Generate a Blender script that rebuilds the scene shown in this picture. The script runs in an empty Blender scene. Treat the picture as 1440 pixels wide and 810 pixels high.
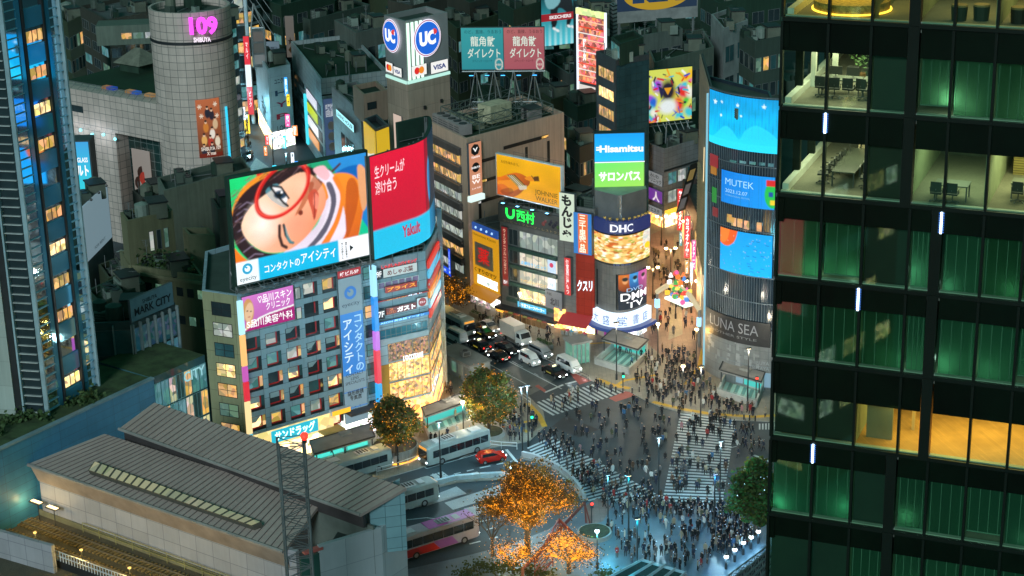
import bpy,math,random
import numpy as np
from mathutils import Vector,Matrix
rnd=random.Random(7)
R=math.radians
S=bpy.context.scene
COL=S.collection
FPX,CW,CH,CAMZ=2581.0,1440.0,810.0,105.0
TH,RO=R(19.7),R(1.31)
cF=Vector((0,math.cos(TH),-math.sin(TH)))
_r0,_u0=Vector((1,0,0)),Vector((0,math.sin(TH),math.cos(TH)))
cR=math.cos(RO)*_r0-math.sin(RO)*_u0
cU=math.sin(RO)*_r0+math.cos(RO)*_u0
CP=Vector((0,0,CAMZ))
cd=bpy.data.cameras.new('camera')
cam=bpy.data.objects.new('camera',cd)
COL.objects.link(cam)
cd.sensor_width=36.0
cd.lens=FPX/CW*36.0
cd.clip_start,cd.clip_end=1.0,6000.0
cam.matrix_world=Matrix(((cR.x,cU.x,-cF.x,0),(cR.y,cU.y,-cF.y,0),(cR.z,cU.z,-cF.z,CAMZ),(0,0,0,1)))
S.camera=cam
SUN_EL,SUN_ROT=R(-3.0),R(197)
w=bpy.data.worlds.new('World')
S.world=w
w.use_nodes=True
nt=w.node_tree
bg=nt.nodes['Background']
sky=nt.nodes.new('ShaderNodeTexSky')
sky.sky_type='NISHITA'
sky.sun_disc=False
sky.sun_elevation,sky.sun_rotation=SUN_EL,SUN_ROT
nt.links.new(sky.outputs[0],bg.inputs[0])
bg.inputs[1].default_value=0.12
bg2=nt.nodes.new('ShaderNodeBackground')
bg2.inputs[0].default_value=(0.10,0.62,0.55,1)
bg2.inputs[1].default_value=0.20
ad=nt.nodes.new('ShaderNodeAddShader')
nt.links.new(bg.outputs[0],ad.inputs[0])
nt.links.new(bg2.outputs[0],ad.inputs[1])
nt.links.new(ad.outputs[0],nt.nodes['World Output'].inputs[0])
sl=bpy.data.lights.new('moonlight','SUN')  # added soft key from the camera side, standing in for city glow
sl.energy,sl.angle,sl.color=1.7,R(14),(0.76,0.95,1.0)
so=bpy.data.objects.new('moonlight',sl)
_md=Vector((0.30,0.95,-0.45))
so.rotation_euler=_md.to_track_quat('-Z','Y').to_euler()
COL.objects.link(so)
S.view_settings.view_transform='Standard'
S.view_settings.look='None'
S.view_settings.exposure=0.0
S.view_settings.gamma=1.0
cy=S.cycles
cy.use_denoising=True
cy.max_bounces,cy.diffuse_bounces,cy.glossy_bounces,cy.transmission_bounces,cy.transparent_max_bounces=6,2,3,4,10
cy.sample_clamp_indirect,cy.sample_clamp_direct=4.0,0.0
cy.caustics_reflective=cy.caustics_refractive=False
try:
 cy.use_light_tree=True
except Exception:
 pass
def ray(px,py):
 return cF*FPX+cR*(px-720)+cU*(405-py)
def G(px,py,z=0.0):
 d=ray(px,py)
 return CP+d*((z-CAMZ)/d.z)
def DY(px,py,Y):
 d=ray(px,py)
 return CP+d*(Y/d.y)
def PX(p):
 v=Vector(p)-CP
 d=v.dot(cF)
 return 720+FPX*v.dot(cR)/d,405-FPX*v.dot(cU)/d
def ZY(xy,py):
 lo,hi=-50.0,200.0
 for _ in range(50):
  m=(lo+hi)/2
  if PX((xy[0],xy[1],m))[1]>py:lo=m
  else:hi=m
 return lo
class Fac:
 """a vertical plane: u metres from p0 towards p1, v metres up, d metres out of it"""
 def __init__(s,p0,p1):
  s.o=Vector((p0[0],p0[1],0))
  e=Vector((p1[0]-p0[0],p1[1]-p0[1],0))
  s.w=e.length
  s.u=e/s.w
  s.n=Vector((s.u.y,-s.u.x,0))
 def pt(s,u,v,d=0.0):
  return s.o+s.u*u+s.n*d+Vector((0,0,v))
 def px(s,x,y,d=0.0):
  r=ray(x,y)
  t=(s.o+s.n*d-CP).dot(s.n)/r.dot(s.n)
  p=CP+r*t-s.o
  return p.dot(s.u),p.z
 def rect(s,x0,y0,x1,y1,d=0.0):
  a,b=s.px(x0,y0,d),s.px(x1,y1,d)
  return min(a[0],b[0]),max(a[0],b[0]),min(a[1],b[1]),max(a[1],b[1])
 def quad(s,tl,br,d=0.0):
  return s.rect(tl[0],tl[1],br[0],br[1],d)
MATS={}
def node_mat(name):
 m=bpy.data.materials.new(name)
 m.use_nodes=True
 n=m.node_tree
 return m,n,n.nodes['Principled BSDF'],n.nodes['Material Output']
def mat(name,col,rough=0.7,metal=0.0,var=0.25,scale=0.35,bump=0.0,streak=0.0,spec=0.5,tile=None,tilecol=None,tsz=0.02,fine=0.0):
 if name in MATS:return MATS[name]
 m,n,b,out=node_mat(name)
 L=n.links.new
 b.inputs['Roughness'].default_value=rough
 b.inputs['Metallic'].default_value=metal
 b.inputs['Specular IOR Level'].default_value=spec
 geo=n.nodes.new('ShaderNodeNewGeometry')
 nz=n.nodes.new('ShaderNodeTexNoise')
 nz.inputs['Scale'].default_value=scale
 nz.inputs['Detail'].default_value=5
 nz.inputs['Roughness'].default_value=0.65
 L(geo.outputs['Position'],nz.inputs['Vector'])
 src=nz.outputs['Fac']
 if streak:
  mp=n.nodes.new('ShaderNodeMapping')
  mp.inputs['Scale'].default_value=(2.2,2.2,0.12)
  L(geo.outputs['Position'],mp.inputs[0])
  n2=n.nodes.new('ShaderNodeTexNoise')
  n2.inputs['Scale'].default_value=1.0
  n2.inputs['Detail'].default_value=4
  L(mp.outputs[0],n2.inputs['Vector'])
  mx=n.nodes.new('ShaderNodeMix')
  mx.inputs[0].default_value=streak
  L(src,mx.inputs[2]);L(n2.outputs['Fac'],mx.inputs[3])
  src=mx.outputs[0]
 if fine:
  n3=n.nodes.new('ShaderNodeTexNoise')
  n3.inputs['Scale'].default_value=9.0
  n3.inputs['Detail'].default_value=3
  L(geo.outputs['Position'],n3.inputs['Vector'])
  mx=n.nodes.new('ShaderNodeMix')
  mx.inputs[0].default_value=fine
  L(src,mx.inputs[2]);L(n3.outputs['Fac'],mx.inputs[3])
  src=mx.outputs[0]
 mr=n.nodes.new('ShaderNodeMapRange')
 mr.inputs['From Min'].default_value,mr.inputs['From Max'].default_value=0.3,0.7
 mr.inputs['To Min'].default_value,mr.inputs['To Max'].default_value=1-var,1+var
 L(src,mr.inputs[0])
 cm=n.nodes.new('ShaderNodeVectorMath')
 cm.operation='SCALE'
 cm.inputs[0].default_value=col[:3]
 L(mr.outputs[0],cm.inputs['Scale'])
 res=cm.outputs[0]
 if tile:
  uv=n.nodes.new('ShaderNodeUVMap')
  br=n.nodes.new('ShaderNodeTexBrick')
  br.offset=0.0
  br.inputs['Scale'].default_value=1.0
  br.inputs['Mortar Size'].default_value=tsz
  br.inputs['Mortar Smooth'].default_value=0.2
  br.inputs['Brick Width'].default_value=tile[0]
  br.inputs['Row Height'].default_value=tile[1]
  L(uv.outputs[0],br.inputs['Vector'])
  br.inputs['Color1'].default_value=(1,1,1,1)
  br.inputs['Color2'].default_value=(0.84,0.84,0.84,1)
  tc=tilecol or tuple(c*0.25 for c in col)
  br.inputs['Mortar'].default_value=(1,1,1,1)
  ml=n.nodes.new('ShaderNodeVectorMath');ml.operation='MULTIPLY'
  L(res,ml.inputs[0]);L(br.outputs['Color'],ml.inputs[1])
  mm=n.nodes.new('ShaderNodeMix');mm.data_type='RGBA'
  L(br.outputs['Fac'],mm.inputs[0]);L(ml.outputs[0],mm.inputs[6])
  mm.inputs[7].default_value=(*tc,1)
  res=mm.outputs[2]
 L(res,b.inputs['Base Color'])
 if bump:
  bp=n.nodes.new('ShaderNodeBump')
  bp.inputs['Strength'].default_value=bump
  L(nz.outputs['Fac'],bp.inputs['Height'])
  L(bp.outputs[0],b.inputs['Normal'])
 MATS[name]=m
 return m
def emis(name,col,st=1.0,base=None,var=0.0,scale=1.5):
 if name in MATS:return MATS[name]
 m,n,b,out=node_mat(name)
 b.inputs['Base Color'].default_value=(*(base or(0.05,0.05,0.05)),1)
 b.inputs['Roughness'].default_value=0.35
 b.inputs['Emission Color'].default_value=(*col,1)
 b.inputs['Emission Strength'].default_value=st
 if var:
  geo=n.nodes.new('ShaderNodeNewGeometry')
  vz=n.nodes.new('ShaderNodeTexVoronoi')
  vz.inputs['Scale'].default_value=scale
  n.links.new(geo.outputs['Position'],vz.inputs['Vector'])
  hs=n.nodes.new('ShaderNodeSeparateColor')
  n.links.new(vz.outputs['Color'],hs.inputs[0])
  mr=n.nodes.new('ShaderNodeMapRange')
  mr.inputs['To Min'].default_value,mr.inputs['To Max'].default_value=st*(1-var),st*(1+var*0.5)
  n.links.new(hs.outputs[0],mr.inputs[0])
  n.links.new(mr.outputs[0],b.inputs['Emission Strength'])
  mx=n.nodes.new('ShaderNodeMix');mx.data_type='RGBA'
  mx.inputs[0].default_value=0.3*var
  mx.inputs[6].default_value=(*col,1)
  n.links.new(vz.outputs['Color'],mx.inputs[7])
  n.links.new(mx.outputs[2],b.inputs['Emission Color'])
 MATS[name]=m
 return m
def glass_mat(name,col,tint=(0.8,0.9,0.85),refl=0.12,rough=0.03):
 """thin window glass: see-through with a tint, mirrors a little"""
 if name in MATS:return MATS[name]
 m,n,b,out=node_mat(name)
 n.nodes.remove(b)
 tr=n.nodes.new('ShaderNodeBsdfTransparent');tr.inputs[0].default_value=(*tint,1)
 gl=n.nodes.new('ShaderNodeBsdfGlossy');gl.inputs['Color'].default_value=(*col,1);gl.inputs['Roughness'].default_value=rough
 lw=n.nodes.new('ShaderNodeFresnel');lw.inputs[0].default_value=1.45
 ma=n.nodes.new('ShaderNodeMath');ma.operation='ADD';ma.inputs[1].default_value=refl
 n.links.new(lw.outputs[0],ma.inputs[0])
 mx=n.nodes.new('ShaderNodeMixShader')
 n.links.new(ma.outputs[0],mx.inputs[0]);n.links.new(tr.outputs[0],mx.inputs[1]);n.links.new(gl.outputs[0],mx.inputs[2])
 n.links.new(mx.outputs[0],out.inputs[0])
 MATS[name]=m
 return m
def leaf_mat(name,col,trans):
 if name in MATS:return MATS[name]
 m=mat(name,col,.6,0,.5,1.2)
 n=m.node_tree;b=n.nodes['Principled BSDF']
 t=n.nodes.new('ShaderNodeBsdfTranslucent');t.inputs[0].default_value=(*trans,1)
 x=n.nodes.new('ShaderNodeMixShader');x.inputs[0].default_value=.45
 n.links.new(b.outputs[0],x.inputs[1]);n.links.new(t.outputs[0],x.inputs[2]);n.links.new(x.outputs[0],n.nodes['Material Output'].inputs[0])
 return m
def attr_emis(name,st=1.0):
 """a lit screen or print whose picture is stored as colours on its mesh"""
 if name in MATS:return MATS[name]
 m,n,b,out=node_mat(name)
 a=n.nodes.new('ShaderNodeVertexColor');a.layer_name='picture'
 b.inputs['Base Color'].default_value=(0.02,0.02,0.02,1)
 b.inputs['Roughness'].default_value=0.5
 b.inputs['Specular IOR Level'].default_value=0.2
 n.links.new(a.outputs[0],b.inputs['Emission Color'])
 b.inputs['Emission Strength'].default_value=st
 MATS[name]=m
 return m
def sr(h):
 c=[int(h[i:i+2],16)/255 for i in(1,3,5)]
 return tuple(x/12.92 if x<=0.04045 else((x+0.055)/1.055)**2.4 for x in c)
_ec={}
def E(h,st=1.0):
 k=(h,st)
 if k not in _ec:_ec[k]=emis('lit_%s_%g'%(h[1:],st),sr(h),st)
 return _ec[k]
def D(h,rough=0.6,metal=0.0,var=0.15):
 return mat('paint_%s_%g'%(h[1:],rough+metal),sr(h),rough,metal,var)
ORG={}
def root(name,loc,label=None,cat=None,group=None,kind=None):
 o=bpy.data.objects.new(name,None)
 o.empty_display_size=0.5
 COL.objects.link(o)
 o.location=loc
 ORG[o.name]=Vector(loc)
 return tag(o,label,cat,group,kind)
def tag(o,label=None,cat=None,group=None,kind=None):
 if label:o['label']=label
 if cat:o['category']=cat
 if group:o['group']=group
 if kind:o['kind']=kind
 return o
class M:
 def __init__(s):
  s.v,s.f,s.m,s.uv=[],[],[],[]
 def face(s,pts,m=0,uv=None):
  i=len(s.v)
  s.v.extend(Vector(p)for p in pts)
  s.f.append(tuple(range(i,i+len(pts))))
  s.m.append(m);s.uv.append(uv)
 def hexa(s,a,b,m=0,caps=True,mt=None,skip=()):
  """a, b: matching polygons (lists of points), sides between them"""
  n=len(a)
  for i in range(n):
   if i in skip:continue
   j=(i+1)%n
   s.face((a[i],a[j],b[j],b[i]),m)
  if caps:
   s.face(list(reversed(a)),m)
   s.face(b,m if mt is None else mt)
 def box(s,fr,u0,u1,v0,v1,d0,d1,m=0,mf=None):
  p=fr.pt
  q=[p(u0,v0,d1),p(u1,v0,d1),p(u1,v1,d1),p(u0,v1,d1)]
  k=[p(u0,v0,d0),p(u1,v0,d0),p(u1,v1,d0),p(u0,v1,d0)]
  s.face(q,m if mf is None else mf)
  s.face(list(reversed(k)),m)
  for i in range(4):
   j=(i+1)%4
   s.face((q[j],q[i],k[i],k[j]),m)
 def abox(s,x0,x1,y0,y1,z0,z1,m=0,mt=None):
  a=[Vector((x0,y0,z0)),Vector((x1,y0,z0)),Vector((x1,y1,z0)),Vector((x0,y1,z0))]
  b=[Vector((p.x,p.y,z1))for p in a]
  s.hexa(a,b,m,True,mt)
 def prism(s,pts,z0,z1,m=0,mt=None,bottom=True):
  pts=ccw(pts)
  n=len(pts)
  acc=0.0
  for i in range(n):
   a,b=pts[i],pts[(i+1)%n]
   l=math.hypot(b[0]-a[0],b[1]-a[1])
   s.face(((a[0],a[1],z0),(b[0],b[1],z0),(b[0],b[1],z1),(a[0],a[1],z1)),m,((acc,z0),(acc+l,z0),(acc+l,z1),(acc,z1)))
   acc+=l
  s.face([(p[0],p[1],z1)for p in pts],m if mt is None else mt)
  if bottom:s.face([(p[0],p[1],z0)for p in reversed(pts)],m)
 def tube(s,p,q,r,n=6,m=0,r2=None,caps=True):
  p,q=Vector(p),Vector(q)
  d=q-p
  if d.length<1e-6:return
  d.normalize()
  a=d.orthogonal().normalized();b=d.cross(a)
  r2=r if r2 is None else r2
  A=[p+(a*math.cos(2*math.pi*i/n)+b*math.sin(2*math.pi*i/n))*r for i in range(n)]
  B=[q+(a*math.cos(2*math.pi*i/n)+b*math.sin(2*math.pi*i/n))*r2 for i in range(n)]
  s.hexa(A,B,m,caps)
 def path(s,pts,r,n=6,m=0):
  for a,b in zip(pts,pts[1:]):s.tube(a,b,r,n,m)
 def ball(s,c,r,n=8,k=5,m=0,sc=(1,1,1)):
  c=Vector(c)
  P=lambda i,j:c+Vector((sc[0]*r*math.sin(math.pi*j/k)*math.cos(2*math.pi*i/n),sc[1]*r*math.sin(math.pi*j/k)*math.sin(2*math.pi*i/n),sc[2]*r*math.cos(math.pi*j/k)))
  for j in range(k):
   for i in range(n):
    if j==0:s.face((P(0,0),P(i,1),P(i+1,1)),m)
    elif j==k-1:s.face((P(i,j),P(0,k),P(i+1,j)),m)
    else:s.face((P(i,j),P(i,j+1),P(i+1,j+1),P(i+1,j)),m)
 def mesh(s,name,org=None):
  org=org or Vector((0,0,0))
  me=bpy.data.meshes.new(name)
  me.from_pydata([tuple(v-org)for v in s.v],[],s.f)
  me.polygons.foreach_set('material_index',s.m)
  ul=me.uv_layers.new(name='UVMap')
  data=[]
  for f,uv in zip(s.f,s.uv):
   if uv is not None:
    for q in uv:data.extend(q)
    continue
   p=[s.v[i]for i in f]
   nrm=Vector((0,0,0))
   for i in range(1,len(p)-1):nrm+=(p[i]-p[0]).cross(p[i+1]-p[0])
   if nrm.length:nrm.normalize()
   if abs(nrm.z)>0.75:
    for q in p:data.extend((q.x,q.y))
   else:
    t=Vector((-nrm.y,nrm.x,0))
    if t.length:t.normalize()
    for q in p:data.extend((q.dot(t),q.z))
  ul.data.foreach_set('uv',data)
  return me
 def build(s,name,mats,parent=None,smooth=False,loc=None):
  if not s.f:return None
  if not isinstance(mats,(list,tuple)):mats=[mats]
  if parent is not None:
   org=ORG.get(parent.name,Vector((0,0,0)))
  else:
   org=Vector(loc)if loc is not None else Vector((0,0,0))
  me=s.mesh(name,org)
  for x in mats:me.materials.append(x)
  if smooth:me.polygons.foreach_set('use_smooth',[True]*len(me.polygons))
  o=bpy.data.objects.new(name,me)
  COL.objects.link(o)
  if parent is not None:
   o.parent=parent
   ORG[o.name]=org
  else:
   o.location=org
   ORG[o.name]=org
  return o
def ccw(pts):
 a=sum(p[0]*q[1]-q[0]*p[1]for p,q in zip(pts,list(pts[1:])+[pts[0]]))
 return list(pts)if a>0 else list(reversed(pts))
def inset(pts,d):
 pts=ccw(pts);n=len(pts);out=[]
 for i in range(n):
  a,b,c=Vector(pts[i-1][:2]),Vector(pts[i][:2]),Vector(pts[(i+1)%n][:2])
  e1,e2=(b-a).normalized(),(c-b).normalized()
  n1,n2=Vector((-e1.y,e1.x)),Vector((-e2.y,e2.x))
  k=n1+n2
  k=k/max(0.35,k.dot(n1))if k.length>1e-6 else n1
  out.append((b.x+k.x*d,b.y+k.y*d))
 return out
def copy_tree(o,parent=None):
 c=o.copy()
 COL.objects.link(c)
 if parent is not None:c.parent=parent
 for ch in list(o.children):copy_tree(ch,c)
 return c
class LF:
 def __init__(s,o,a):
  s.o=Vector(o);s.u=Vector((math.cos(a),math.sin(a),0));s.n=Vector((s.u.y,-s.u.x,0))
 def pt(s,u,v,d=0.0):return s.o+s.u*u+s.n*d+Vector((0,0,v))
_tc={}
def text_geo(t,bold=0.0):
 k=(t,bold)
 if k in _tc:return _tc[k]
 cu=bpy.data.curves.new('lettering','FONT')
 cu.body=t
 cu.align_x='CENTER'
 cu.resolution_u=3
 cu.offset=bold
 cu.space_line=0.95
 ob=bpy.data.objects.new('lettering',cu)
 COL.objects.link(ob)
 dg=bpy.context.evaluated_depsgraph_get()
 me=bpy.data.meshes.new_from_object(ob.evaluated_get(dg))
 n=len(me.vertices)
 co=np.zeros(n*3);me.vertices.foreach_get('co',co)
 co=co.reshape(-1,3)
 fs=[tuple(p.vertices)for p in me.polygons]
 bpy.data.objects.remove(ob);bpy.data.curves.remove(cu);bpy.data.meshes.remove(me)
 if n:
  lo,hi=co.min(0),co.max(0)
  co[:,0]=(co[:,0]-lo[0])/max(1e-6,hi[0]-lo[0])
  co[:,1]=(co[:,1]-lo[1])/max(1e-6,hi[1]-lo[1])
 _tc[k]=(co,fs)
 return _tc[k]
def letters(m,fr,t,u0,u1,v0,v1,d,mi=0,bold=0.0,slant=0.0,rise=0.0,th=0.0):
 co,fs=text_geo(t,bold)
 P=[]
 for x,y,_ in co:
  P.append(fr.pt(u0+x*(u1-u0)+slant*y*(v1-v0),v0+y*(v1-v0)+rise*x,d))
 i=len(m.v)
 m.v.extend(P)
 for f in fs:
  m.f.append(tuple(k+i for k in f));m.m.append(mi);m.uv.append(None)
def lettering(parent,fr,t,u0,u1,v0,v1,d,material,bold=0.02,**kw):
 m=M()
 letters(m,fr,t,u0,u1,v0,v1,d,0,bold,**kw)
 return m.build('lettering',material,parent)
def sign(name,label,cat,fr,rc,face,side=None,depth=0.3,d=0.05,texts=(),group=None,parent=None,back=None):
 """a flat sign standing out of plane fr; texts: (words, material, x0, x1, y0, y1) as fractions of its face"""
 u0,u1,v0,v1=rc
 side=side or mat('sign_case',(0.09,0.1,0.11),0.5)
 if parent is None:
  rt=root(name,fr.pt((u0+u1)/2,v0,d),label,cat,group)
 else:
  rt=parent
 m=M()
 m.box(fr,u0,u1,v0,v1,d,d+depth,0,1)
 o=m.build('panel' if parent is None else name,[side,face],rt)
 if parent is not None and label:o['label']=label
 tp=rt if parent is None else o
 W,Hh=u1-u0,v1-v0
 k=0
 for t in texts:
  k+=1
  lettering(tp,fr,t[0],u0+t[2]*W,u0+t[3]*W,v0+t[4]*Hh,v0+t[5]*Hh,d+depth+0.02+0.006*(k%3),t[1],t[6]if len(t)>6 else 0.02)
 return rt
class Pic:
 def __init__(s,nx,ny,base=(0,0,0)):
  s.nx,s.ny=nx,ny
  x,y=np.meshgrid(np.linspace(0,1,nx),np.linspace(0,1,ny))
  s.x,s.y=x.ravel(),y.ravel()
  s.c=np.tile(np.array(base,float),(len(s.x),1))
 def col(s,c):
  return np.array(sr(c)if isinstance(c,str)else c,float)
 def put(s,a,c):
  a=np.clip(a,0,1)[:,None]
  s.c=s.c*(1-a)+s.col(c)*a
 def rect(s,x0,y0,x1,y1,c):
  s.put(((s.x>=x0)&(s.x<=x1)&(s.y>=y0)&(s.y<=y1)).astype(float),c)
 def ell(s,cx,cy,rx,ry,c,rot=0.0,soft=0.08,ring=None,asp=1.0):
  ca,sa=math.cos(rot),math.sin(rot)
  dx,dy=(s.x-cx)*asp,s.y-cy
  q=np.sqrt(((dx*ca+dy*sa)/rx)**2+((-dx*sa+dy*ca)/ry)**2)
  if ring:s.put((1-np.abs(q-1)/ring)*2.0,c)
  else:s.put((1-q)/soft,c)
 def inside(s,pts):
  x,y=s.x,s.y
  r=np.zeros(len(x),bool)
  n=len(pts)
  for i in range(n):
   x0,y0=pts[i];x1,y1=pts[(i+1)%n]
   if y0==y1:continue
   c=((y0>y)!=(y1>y))&(x<(x1-x0)*(y-y0)/(y1-y0)+x0)
   r^=c
  return r
 def smooth(s,pts,k=6):
  n=len(pts);out=[]
  for i in range(n):
   p0,p1,p2,p3=(np.array(pts[(i+j)%n],float)for j in(-1,0,1,2))
   for t in np.linspace(0,1,k,endpoint=False):
    out.append(tuple(0.5*(2*p1+(p2-p0)*t+(2*p0-5*p1+4*p2-p3)*t*t+(3*p1-p0-3*p2+p3)*t**3)))
  return out
 def poly(s,pts,c,smooth=True,a=1.0):
  s.put(s.inside(s.smooth(pts)if smooth else pts).astype(float)*a,c)
 def grad(s,pts,c0,c1,axis,smooth=True):
  k=s.inside(s.smooth(pts)if smooth else pts)
  t=s.x*axis[0]+s.y*axis[1]
  if k.any():
   t0,t1=t[k].min(),t[k].max()
   tt=np.clip((t-t0)/max(1e-6,t1-t0),0,1)[:,None]
   cc=s.col(c0)*(1-tt)+s.col(c1)*tt
   s.c[k]=cc[k]
 def stroke(s,pts,wd,c,asp=1.0,a=1.0,soft=0.4):
  d=np.full(len(s.x),9.0)
  for(x0,y0),(x1,y1)in zip(pts,pts[1:]):
   ax,ay=(x1-x0)*asp,y1-y0
   l=max(1e-9,ax*ax+ay*ay)
   t=np.clip((((s.x-x0)*asp)*ax+(s.y-y0)*ay)/l,0,1)
   d=np.minimum(d,np.hypot((s.x-x0)*asp-ax*t,s.y-y0-ay*t))
  s.put((wd-d)/(wd*soft)*a,c)
 def noise(s,amp,seed=0,cells=20):
  r=np.random.RandomState(seed)
  g=r.rand(cells+2,cells+2)
  fx,fy=s.x*cells,s.y*cells
  i,j=fx.astype(int),fy.astype(int)
  a,b=fx-i,fy-j
  v=(g[j,i]*(1-a)+g[j,i+1]*a)*(1-b)+(g[j+1,i]*(1-a)+g[j+1,i+1]*a)*b
  return(v-0.5)*2*amp
 def soften(s,k=1,grain=.05):
  c=s.c.reshape(s.ny,s.nx,3)
  for _ in range(k):
   q=np.pad(c,((1,1),(1,1),(0,0)),'edge')
   c=(q[1:-1,1:-1]*4+(q[:-2,1:-1]+q[2:,1:-1]+q[1:-1,:-2]+q[1:-1,2:])*2+q[:-2,:-2]+q[2:,2:]+q[:-2,2:]+q[2:,:-2])/16
  r=np.random.RandomState(5).rand(s.ny,s.nx,1)
  s.c=(c*(1+(r-.5)*2*grain)).reshape(-1,3)
 def mesh(s,name,fn,material,parent):
  if s.nx>60:s.soften()
  """fn(x, y) gives the place of picture point x across, y down"""
  nx,ny=s.nx,s.ny
  org=ORG.get(parent.name,Vector((0,0,0)))
  vs=[tuple(Vector(fn(x,y))-org)for x,y in zip(s.x,s.y)]
  fs=[(j*nx+i,(j+1)*nx+i,(j+1)*nx+i+1,j*nx+i+1)for j in range(ny-1)for i in range(nx-1)]
  me=bpy.data.meshes.new(name)
  me.from_pydata(vs,[],fs)
  at=me.color_attributes.new('picture','FLOAT_COLOR','POINT')
  at.data.foreach_set('color',np.concatenate([np.clip(s.c,0,4),np.ones((len(s.c),1))],1).ravel())
  me.materials.append(material)
  o=bpy.data.objects.new(name,me)
  COL.objects.link(o)
  o.parent=parent
  ORG[o.name]=org
  return o
def on(fr,rc,d):
 u0,u1,v0,v1=rc
 return lambda x,y:fr.pt(u0+x*(u1-u0),v1-y*(v1-v0),d)
 #  shared materials
ASPH=mat('asphalt',(0.034,0.054,0.066),0.6,0,0.6,0.12,0.15,fine=0.4)
PAVE=mat('paving',(0.27,0.25,0.21),0.6,0,0.3,0.2,tile=(0.6,0.6),tilecol=(0.15,0.15,0.14),fine=0.3)
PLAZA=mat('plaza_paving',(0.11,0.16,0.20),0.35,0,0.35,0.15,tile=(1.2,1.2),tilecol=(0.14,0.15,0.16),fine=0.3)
BRICK=mat('street_brick',(0.24,0.15,0.13),0.55,0,0.35,0.3,tile=(0.8,0.4),tilecol=(0.12,0.08,0.07),fine=0.3)
KERB=mat('kerb_stone',(0.34,0.34,0.32),0.7)
WPAINT=mat('road_paint',(0.46,0.52,0.54),0.6,0,0.45,0.8,fine=0.7)
YPAINT=mat('tactile_yellow',(0.55,0.33,0.03),0.6,0,0.3,0.8,fine=0.5)
RPAINT=mat('red_asphalt',(0.36,0.09,0.075),0.65,0,0.3,0.6,fine=0.5)
DKPATCH=mat('asphalt_patch',(0.032,0.034,0.037),0.6,0,0.4,0.4,fine=0.3)
LTPATCH=mat('pale_asphalt',(0.11,0.125,0.125),0.6,0,0.35,0.3,fine=0.4)
DARK=mat('dark_metal',(0.035,0.038,0.04),0.45,0.3)
STEEL=mat('galvanised_steel',(0.36,0.38,0.38),0.42,0.5)
GREYM=mat('grey_metal',(0.2,0.21,0.21),0.5,0.2)
WHITEM=mat('white_metal',(0.72,0.74,0.75),0.45)
GREENROOF=mat('green_roofing',(0.008,0.035,0.013),0.8,0,0.45,0.12,fine=0.35)
DGREEN=mat('dark_green_wall',(0.018,0.045,0.028),0.7,0,0.4,0.25,streak=0.6)
CONC=mat('concrete',(0.27,0.26,0.24),0.8,0,0.25,0.25,streak=0.6,fine=0.3)
BEIGE=mat('beige_render',(0.54,0.36,0.27),0.75,0,0.2,0.2,streak=0.6)
GREYTILE=mat('grey_tile',(0.22,0.22,0.23),0.5,0,0.25,0.3,tile=(1.2,0.9),tilecol=(0.1,0.1,0.1),tsz=0.03)
OLIVE=mat('olive_render',(0.19,0.18,0.10),0.8,0,0.3,0.2,streak=0.6,fine=0.2)
DKGLASS=mat('dark_glass',(0.03,0.045,0.05),0.08,0,0.3,0.3,spec=0.9)
TEALGLASS=mat('teal_glass',(0.05,0.13,0.14),0.08,0,0.3,0.3,spec=0.9)
W_WARM=emis('window_warm',(1.0,0.52,0.10),0.85,var=0.6,scale=1.1)
W_WARMB=emis('window_warm_bright',(1.0,0.68,0.22),1.7,var=0.7,scale=1.3)
W_WHITE=emis('window_white',(0.72,0.82,0.72),0.62,var=0.5,scale=1.0)
W_TEAL=emis('window_teal',(0.10,0.55,0.56),0.42,var=0.5,scale=0.9)
W_GREEN=emis('window_green',(0.25,0.62,0.40),0.3,var=0.5,scale=1.0)
W_SHOP=emis('shop_light',(1.0,0.70,0.28),3.8,var=0.75,scale=1.6)
W_SHOPW=emis('shop_white',(0.95,0.98,0.9),2.6,var=0.75,scale=1.6)
W_SHOPO=emis('shop_orange',(1.0,0.42,0.06),2.6,var=0.6,scale=1.8)
WHITE=E('#ffffff',1.1)
INK=D('#15171a',0.6)
LAMPW=emis('lamp_cool',(0.85,0.95,1.0),4.0)
LAMPY=emis('lamp_warm',(1.0,0.78,0.42),10.0)
#  ground and streets
def gpoly(px,z=0.0):return[G(x,y,z)for x,y in px]
def sheet(name,pts,z,m,kind='structure',parent=None):
 k=M()
 pts=ccw([(p[0],p[1])for p in pts])
 k.face([(p[0],p[1],z)for p in pts],0)
 o=k.build(name,m,parent)
 if parent is None:tag(o,kind=kind)
 return o
def slab(name,px,z,m,z0=0.0):
 k=M()
 k.prism([(p[0],p[1])for p in gpoly(px,z)],z0,z,1,0,bottom=False)
 return tag(k.build(name,[m,KERB]),kind='structure')
g=M()
g.face([(-900,60,0),(900,60,0),(900,2600,0),(-900,2600,0)])
tag(g.build('ground',ASPH),kind='structure')
slab('north_pavement',[(560,395),(620,427),(655,446),(700,469),(735,489),(800,520),(835,536),(862,546),(885,550),(905,561),(930,572),(958,579),(1035,590),(1100,593),(1130,560),(1130,320),(985,255),(880,250),(560,330)],0.13,PAVE)
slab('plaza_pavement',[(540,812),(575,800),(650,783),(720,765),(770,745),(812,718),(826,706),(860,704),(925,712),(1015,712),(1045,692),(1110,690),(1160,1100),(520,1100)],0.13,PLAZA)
slab('corner_pavement',[(300,640),(300,520),(560,520),(600,500),(618,497),(660,514),(700,530),(743,556),(764,578),(768,598),(744,620),(700,627),(640,640),(590,658),(545,671),(490,690),(420,720)],0.13,PAVE)
slab('west_street_pavement',[(290,330),(360,222),(385,240),(420,300),(430,360)],0.13,PAVE)
ZP=0.134
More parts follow.
